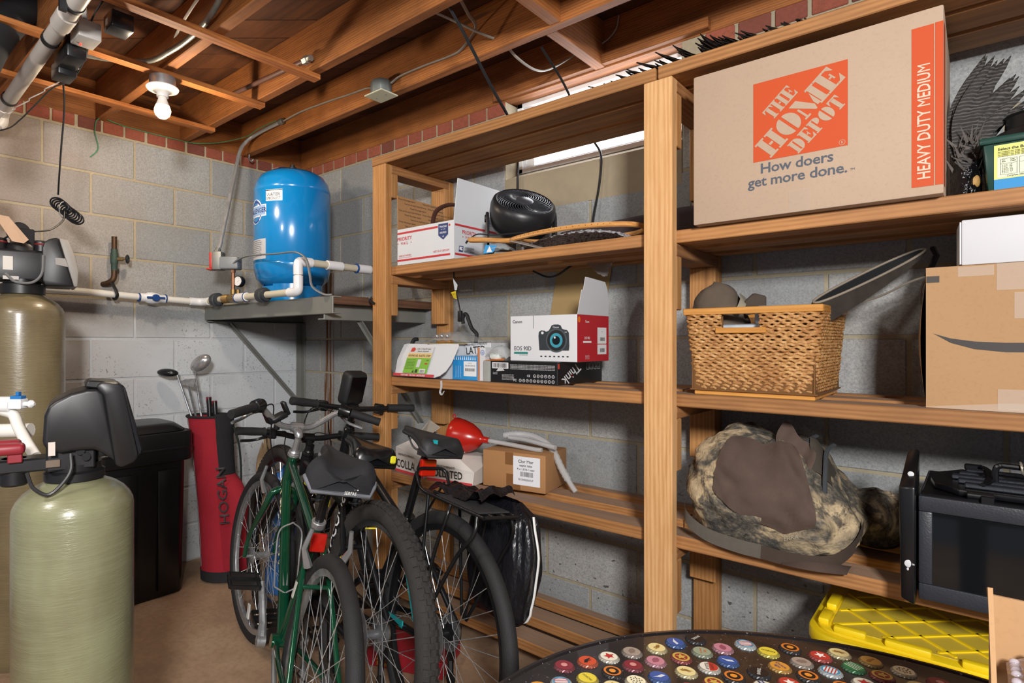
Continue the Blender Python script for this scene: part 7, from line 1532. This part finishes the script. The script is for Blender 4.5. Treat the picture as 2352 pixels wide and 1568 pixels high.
# ------------------------------------------------------------------ things on the floor behind the bicycles
def heap(name, label, cat, c, s, mat, seed):
    b = MB(); b.grid(30, 14, lambda u, v: Vector((c[0]+s[0]*math.cos(2*PI*u)*math.sin(PI*(0.06+0.94*v)*0.5+0.0)**0.6*(1+0.18*noise3(seed+4*u*6.28, 3*v, 1)) if v > 0 else c[0], c[1]+s[1]*math.sin(2*PI*u)*math.sin(PI*(0.06+0.94*v)*0.5)**0.6*(1+0.18*noise3(seed, 5*v, 6.28*u)), 0.002+s[2]*(1-v)**0.8*(1+0.15*noise3(9*u, 7*v, seed)))), True)
    return single(name, b, mat, label, cat, smooth=70)
heap('plastic_sack', 'crumpled blue plastic sack on the floor behind the green bicycle', 'bag', (0.70,-0.56,0), (0.11,0.10,0.62), plain('3b6fb0', 0.25, 0, 0.35, 14, 0.5), 1)
heap('tan_sack', 'tan paper sack slumped between the golf bag and the blue sack', 'bag', (0.50,-0.56,0), (0.08,0.08,0.66), plain('a08a6c', 0.8, 0, 0.2, 10, 0.4), 4)
rb = thing('red_carton', 'red and yellow carton lying on the floor under the touring bicycle', 'box', (1.62,-0.60,0.001), (0,0,22)); part('carton', MB().box(-0.15,0.15,-0.10,0.10,0,0.06), plain('a3202c', 0.5), rb, bev=0.002)
mb = MB(); text(mb, 'Avant', 0.03, FRONT(-0.11,-0.101,0.028), 0, 0, 1.1); text(mb, 'Premium', 0.022, FRONT(-0.11,-0.101,0.008), 0, 0, 1.1); part('lettering', mb, ink('d8b82c'), rb, kind='stuff')
# ------------------------------------------------------------------ ceiling: bulb, cables, pipes
bf = thing('bulb_fixture', 'bare lit light bulb in a white porcelain lampholder under the joists', 'light', (0.752, -1.182, 2.15))
part('octagon_box', MB().lathe([(0.0,0.128),(0.050,0.128),(0.050,0.088),(0.0,0.088)], 20), metal('a4a6a8', 0.4), bf)
part('lampholder', MB().lathe([(0.0,0.088),(0.060,0.088),(0.062,0.084),(0.058,0.078),(0.035,0.072),(0.024,0.064),(0.022,0.048),(0.0,0.048)], 32), plain('e8e6e2', 0.25, 0, 0.03), bf, smooth=50)
part('bulb_neck', MB().lathe([(0.0,0.05),(0.016,0.05),(0.017,0.040),(0.0262,0.014)], 28), plain('efebe4', 0.35, 0, 0.02), bf, smooth=60)
part('bulb', MB().lathe([(0.0262,0.014),(0.0315,-0.002),(0.0315,-0.010),(0.027,-0.024),(0.016,-0.0345),(0.0,-0.037)], 28), emit('ffe2b4', 9.0), bf, smooth=60, label='glowing warm white bulb globe')
bl_ = lamp('bulb_light', 'POINT', (0.752, -1.182, 2.06), 12, (1.0, 0.82, 0.60), 0.035); bl_.parent = bf; bl_.location = (0, 0, -0.075)
mb = MB(); mb.tube(spline([(0.735,-1.145,2.262),(0.735,-1.13,2.30),(0.78,-1.165,2.36),(0.95,-1.20,2.40),(1.20,-1.22,2.44),(1.5,-1.235,2.47)], 7), 0.006, 8, flat=0.6); single('white_cable', mb, plain('c9c7c2', 0.4), 'white flat cable rising from the bulb box into the joists', 'cable')
path = spline([(0.60,-1.50,2.325),(0.68,-1.36,2.315),(0.79,-1.255,2.308),(0.93,-1.225,2.312),(1.05,-1.213,2.318),(1.17,-1.213,2.325),(1.28,-1.225,2.335),(1.36,-1.235,2.36),(1.42,-1.24,2.42),(1.45,-1.24,2.488)], 16)
mb = MB(); mb.tube(path, [0.0095+0.0014*(i % 2) for i in range(len(path))], 8); single('flexible_conduit', mb, metal('93958f', 0.4), 'ribbed steel flexible conduit curving over the furring strips', 'conduit', smooth=60)
# drain pipe along the ceiling at the left
dp = thing('drain_pipe', 'fat grey-white PVC drain pipe sloping up under the joists at the left', 'pipe', (0.7, -1.6, 2.12))
DPV = plain('b8b2ab', 0.4, 0, 0.08)
part('pipe_run', MB().tube([(0.10,-1.595,2.195),(2.2,-1.63,2.268)], 0.0255, 20), DPV, dp, world=True)
part('elbow', MB().tube(spline([(0.17,-1.596,2.198),(0.11,-1.595,2.196),(0.085,-1.595,2.18),(0.08,-1.60,2.15),(0.078,-1.64,2.128),(0.078,-1.72,2.122)], 5), 0.031, 18), plain('d3ccc6', 0.35), dp, world=True)
part('coupling', MB().tube([(1.02,-1.611,2.227),(1.10,-1.612,2.230)], 0.031, 20), DPV, dp, world=True)
for x0 in (0.27, 1.17): part('pipe_hanger', MB().lathe([(0.0262,-0.008),(0.030,-0.008),(0.030,0.008),(0.0262,0.008),(0.0262,-0.008)], 22, frame_z((x0,-1.597-(x0-0.1)*0.0167,2.195+(x0-0.1)*0.0348), (1,-0.0167,0.0348))).box(x0-0.008,x0+0.008,-1.655,-1.635,2.2,2.302), BLACK(0.5), dp, world=True)
pa_ = thing('power_adapter', 'black power adapters strapped to the ceiling drain pipe', 'adapter', (0.95, -1.55, 2.14))
part('adapter_body', MB().box(0.80, 0.95, -1.575, -1.515, 2.165, 2.245), BLACK(0.3), pa_, bev=0.006, bseg=2, world=True)
part('adapter_body', MB().box(0.74, 0.83, -1.57, -1.51, 2.145, 2.20), BLACK(0.35), pa_, bev=0.006, bseg=2, world=True)
part('outlet_box', MB().box(0.96, 1.05, -1.57, -1.50, 2.20, 2.26), plain('b9b6b2', 0.35), pa_, bev=0.006, bseg=2, world=True, label='white outlet box')
part('indicator', MB().ball(0.004, T(0.985,-1.545,2.199), 8, 6), emit('ff3020', 2.0), pa_, world=True, label='small red light')
part('strap', MB().lathe([(0.0265,-0.012),(0.0285,-0.012),(0.0285,0.012),(0.0265,0.012),(0.0265,-0.012)], 20, frame_z((0.90,-1.609,2.223), (1,-0.0167,0.0348))), BLACK(0.6), pa_, world=True)
ax_ = thing('junction_adapter', 'black plug-in adapter hanging beside the drain pipe near the ceiling', 'adapter', (1.09, -1.46, 2.24))
part('body', MB().box(1.045, 1.125, -1.495, -1.425, 2.235, 2.290), BLACK(0.25), ax_, bev=0.005, bseg=2, world=True); part('sticker', MB().box(1.07,1.09,-1.4965,-1.4952,2.25,2.27), ink('cfcfcf'), ax_, world=True)
mb = MB(); mb.tube(spline([(1.20,-1.50,2.45),(1.10,-1.56,2.36),(1.04,-1.55,2.28),(1.02,-1.53,2.245)], 6), 0.008, 8); single('grey_power_lead', mb, plain('b5b2ae', 0.4), 'thick grey lead curling down to the white outlet box', 'cord')
# hanging lead with its bundled coil
hc = thing('hanging_cord', 'long black cord with a bundled coil hanging down the left wall', 'cord', (0.35, -1.45, 1.62))
part('cable', MB().tube(spline([(0.80,-1.545,2.16),(0.62,-1.50,2.20),(0.56,-1.48,2.12),(0.50,-1.475,1.98),(0.45,-1.47,1.86),(0.40,-1.46,1.812)], 7), 0.0035, 7), BLACK(0.4), hc, world=True)
b = MB(); q = random.Random(9)
for k in range(9):
    c = Vector((0.385+0.006*k, -1.455+0.006*k, 1.775-0.007*k)); b.tube([c+Vector((0.034*math.cos(a)*0.74, 0.034*math.cos(a)*0.68, -0.028*math.cos(a)*0.4+0.024*math.sin(a)))+Vector((0.004*math.sin(a+k), 0, 0)) for a in [2*PI*i/20 for i in range(20)]], 0.0035, 6, closed=True)
part('coil', b, BLACK(0.35), hc, world=True)
part('tie', MB().tube([Vector((0.405+0.0*i, -1.44, 1.75))+Vector((0.008*math.cos(a), -0.02*math.cos(a), 0.034*math.sin(a))) for i, a in enumerate([2*PI*i/16 for i in range(16)])], 0.002, 5, closed=True), plain('77787a', 0.4), hc, world=True)
part('cable', MB().tube(spline([(0.41,-1.44,1.74),(0.42,-1.45,1.70),(0.44,-1.50,1.655),(0.47,-1.57,1.635),(0.455,-1.62,1.625),(0.44,-1.65,1.60)], 7), 0.0035, 7), BLACK(0.4), hc, world=True)
mb = MB(); mb.tube(spline([(1.20,-1.47,2.40),(1.06,-1.53,2.27),(0.93,-1.51,2.20),(0.77,-1.51,2.16),(0.6,-1.53,2.17),(0.40,-1.545,2.15),(0.25,-1.56,2.13),(0.12,-1.58,2.12),(0.02,-1.66,2.10)], 8), 0.003, 6); single('thin_black_wire', mb, BLACK(0.4), 'thin black wire following the underside of the drain pipe', 'wire')
pts = [(0.86-0.055*i, -1.515-0.012*i+(0.02 if i % 2 else -0.0), 2.175-0.006*i+(0.008 if i % 2 else -0.006)) for i in range(12)]
single('curly_white_wire', MB().tube(spline(pts, 5), 0.002, 6), plain('d2cdc8', 0.4), 'curly thin white wire draped across the drain pipe', 'wire')
single('ground_wire', MB().tube(spline([(0.012,-1.224,2.104),(0.012,-1.19,2.155),(0.014,-1.205,2.237),(0.016,-1.182,2.303),(0.016,-1.06,2.293),(0.018,-0.82,2.292),(0.03,-0.70,2.296),(0.06,-0.58,2.325),(0.16,-0.48,2.36),(0.25,-0.46,2.385),(0.41,-0.445,2.395)], 7), 0.0022, 6), plain('3f8a62', 0.5), 'thin green ground wire along the brick course of the left wall', 'wire')
# joist wiring
jb = thing('junction_box', 'round grey junction box with a square ivory cover under the joist', 'junction box', (1.262, -0.45, 2.283))
part('box', MB().lathe([(0.0,0.065),(0.045,0.065),(0.048,0.06),(0.048,0.006),(0.0,0.006)], 8), plain('6d7270', 0.5, 0.3), jb, bev=0.003); part('cover', MB().box(-0.057,0.057,-0.050,0.050,0.0,0.006), plain('c9c8ae', 0.4, 0, 0.04), jb, bev=0.002)
for dx in (-0.03, 0.03): part('screw', MB().lathe([(0.0,-0.0012),(0.004,-0.0008),(0.004,0.0)], 8, T(dx,0,0)), ALU, jb)
NM = plain('9a958c', 0.55, 0, 0.12)
single('joist_cable', MB().tube(spline([(0.455,-0.428,2.386),(0.62,-0.424,2.395),(0.85,-0.422,2.385),(1.02,-0.422,2.372),(1.14,-0.422,2.364),(1.215,-0.43,2.335)], 7), 0.0065, 8, flat=0.55), NM, 'grey cable from the conduit end to the junction box along the joist', 'cable')
single('joist_cable', MB().tube(spline([(1.305,-0.43,2.335),(1.36,-0.424,2.352),(1.50,-0.422,2.352),(1.64,-0.422,2.345),(1.705,-0.424,2.352),(1.78,-0.43,2.405),(1.80,-0.50,2.425),(1.84,-0.62,2.44),(1.86,-0.735,2.45)], 7), 0.0065, 8, flat=0.55), NM, 'grey cable from the junction box along the joist to the next bay', 'cable')
single('joist_cable', MB().tube(spline([(1.66,-0.74,2.44),(1.75,-0.58,2.40),(1.82,-0.47,2.36),(1.86,-0.42,2.34)], 6), 0.0065, 8, flat=0.55), NM, 'grey cable crossing a joist bay into a drilled hole', 'cable')
single('joist_cable', MB().tube(spline([(1.87,-0.37,2.34),(1.885,-0.30,2.30),(1.90,-0.20,2.285),(1.92,-0.12,2.31),(1.985,-0.04,2.375),(2.055,-0.01,2.42)], 6), 0.0065, 8, flat=0.55), NM, 'grey cable drooping behind the last joist above the window', 'cable')
single('joist_cable', MB().tube(spline([(2.099,-0.03,2.385),(2.12,-0.012,2.405),(2.15,-0.01,2.435),(2.16,-0.01,2.48)], 6), 0.0065, 8, flat=0.55), NM, 'short grey cable end beside the ceiling blocking above the window', 'cable')
single('antenna_lead', MB().tube(spline([(1.90,-0.745,2.34),(1.915,-0.65,2.24),(1.93,-0.52,2.10),(1.937,-0.462,2.045),(1.93,-0.42,2.0255)], 6), 0.0055, 8), BLACK(0.4), 'black cable slanting from the joist down to the top shelf board', 'cable')
gp = thing('pipe_stub', 'old brown painted pipe stub with a steel nut along a joist', 'pipe', (1.0, -0.80, 2.31))
part('pipe', MB().tube([(0.55,-0.802,2.372),(1.20,-0.802,2.337)], 0.010, 12), plain('5c3f36', 0.5), gp, world=True); part('nut', MB().lathe([(0.012,0),(0.017,0.002),(0.017,0.028),(0.013,0.030),(0.013,0.05),(0.0,0.05)], 6, frame_z((1.19,-0.802,2.3375),(1,0,-0.05))), metal('a8a59c', 0.4), gp, world=True)
single('cable_clip', MB().tube(spline([(1.209,-0.463,1.405),(1.207,-0.468,1.392),(1.218,-0.466,1.380),(1.232,-0.462,1.372)], 5), 0.006, 7), BLACK(0.4), 'black cable clip nailed to the left shelf post', 'clip')
single('wall_hook', MB().tube(spline([(0.05,-0.40,2.30),(0.05,-0.40,2.272),(0.062,-0.392,2.262),(0.072,-0.385,2.272)], 5), 0.0045, 7), metal('a5a7a9', 0.35), 'small steel hook under the joist above the blue tank', 'hook')
single('black_tubing', MB().tube(spline([(0.62,-1.60,2.45),(0.70,-1.70,2.30),(0.80,-1.78,2.12),(0.86,-1.82,1.95)], 6), 0.055, 14), plain('1c1d20', 0.9), 'plain thick black insulation at the top left edge', 'tubing')  # plain thick black tube slanting across the top left edge
single('filter_housing', MB().lathe([(0.0,0),(0.05,0),(0.058,0.02),(0.058,0.05),(0.066,0.055),(0.066,0.08),(0.05,0.12),(0.0,0.12)], 20, T(0.475,-1.760,1.72)), plain('1c2233', 0.4), 'dark blue filter housing cap at the left edge', 'filter')
# fan of dark feathers lying along the top boards above the moving box
ft = thing('feather_fan', 'spread dark brown feathers lying on the top boards above the moving box', 'feathers', (2.66, -0.25, 2.0205))
FD = plain('2b2019', 0.8, 0, 0.5, 60); q = random.Random(17)
for i in range(70):
    t = i/69; base = Vector((2.36+0.62*t, -0.20+0.02*q.random(), 2.026+0.006*q.random())); tip = base+Vector((-0.10+q.uniform(-.05,.05), -0.17+q.uniform(-.03,.02), 0.03+q.uniform(0,0.06)*math.sin(PI*t)))
    cur = spline([base, (base+tip)/2+Vector((0,0,0.012)), tip], 3); wid = [0.004,0.010,0.013,0.014,0.012,0.008,0.001]; vs = []
    for p, wd in zip(cur, wid): vs += [p+Vector((-wd,0,0)), p+Vector((0,0,0.003)), p+Vector((wd,0,0))]
    b = MB().add(vs, [(3*k+j,3*k+j+1,3*k+4+j,3*k+3+j) for k in range(len(cur)-1) for j in (0,1)]); b.tube(cur, [0.0015]*6+[0.0004], 5); part('feather', b, FD, ft, smooth=60, world=True)
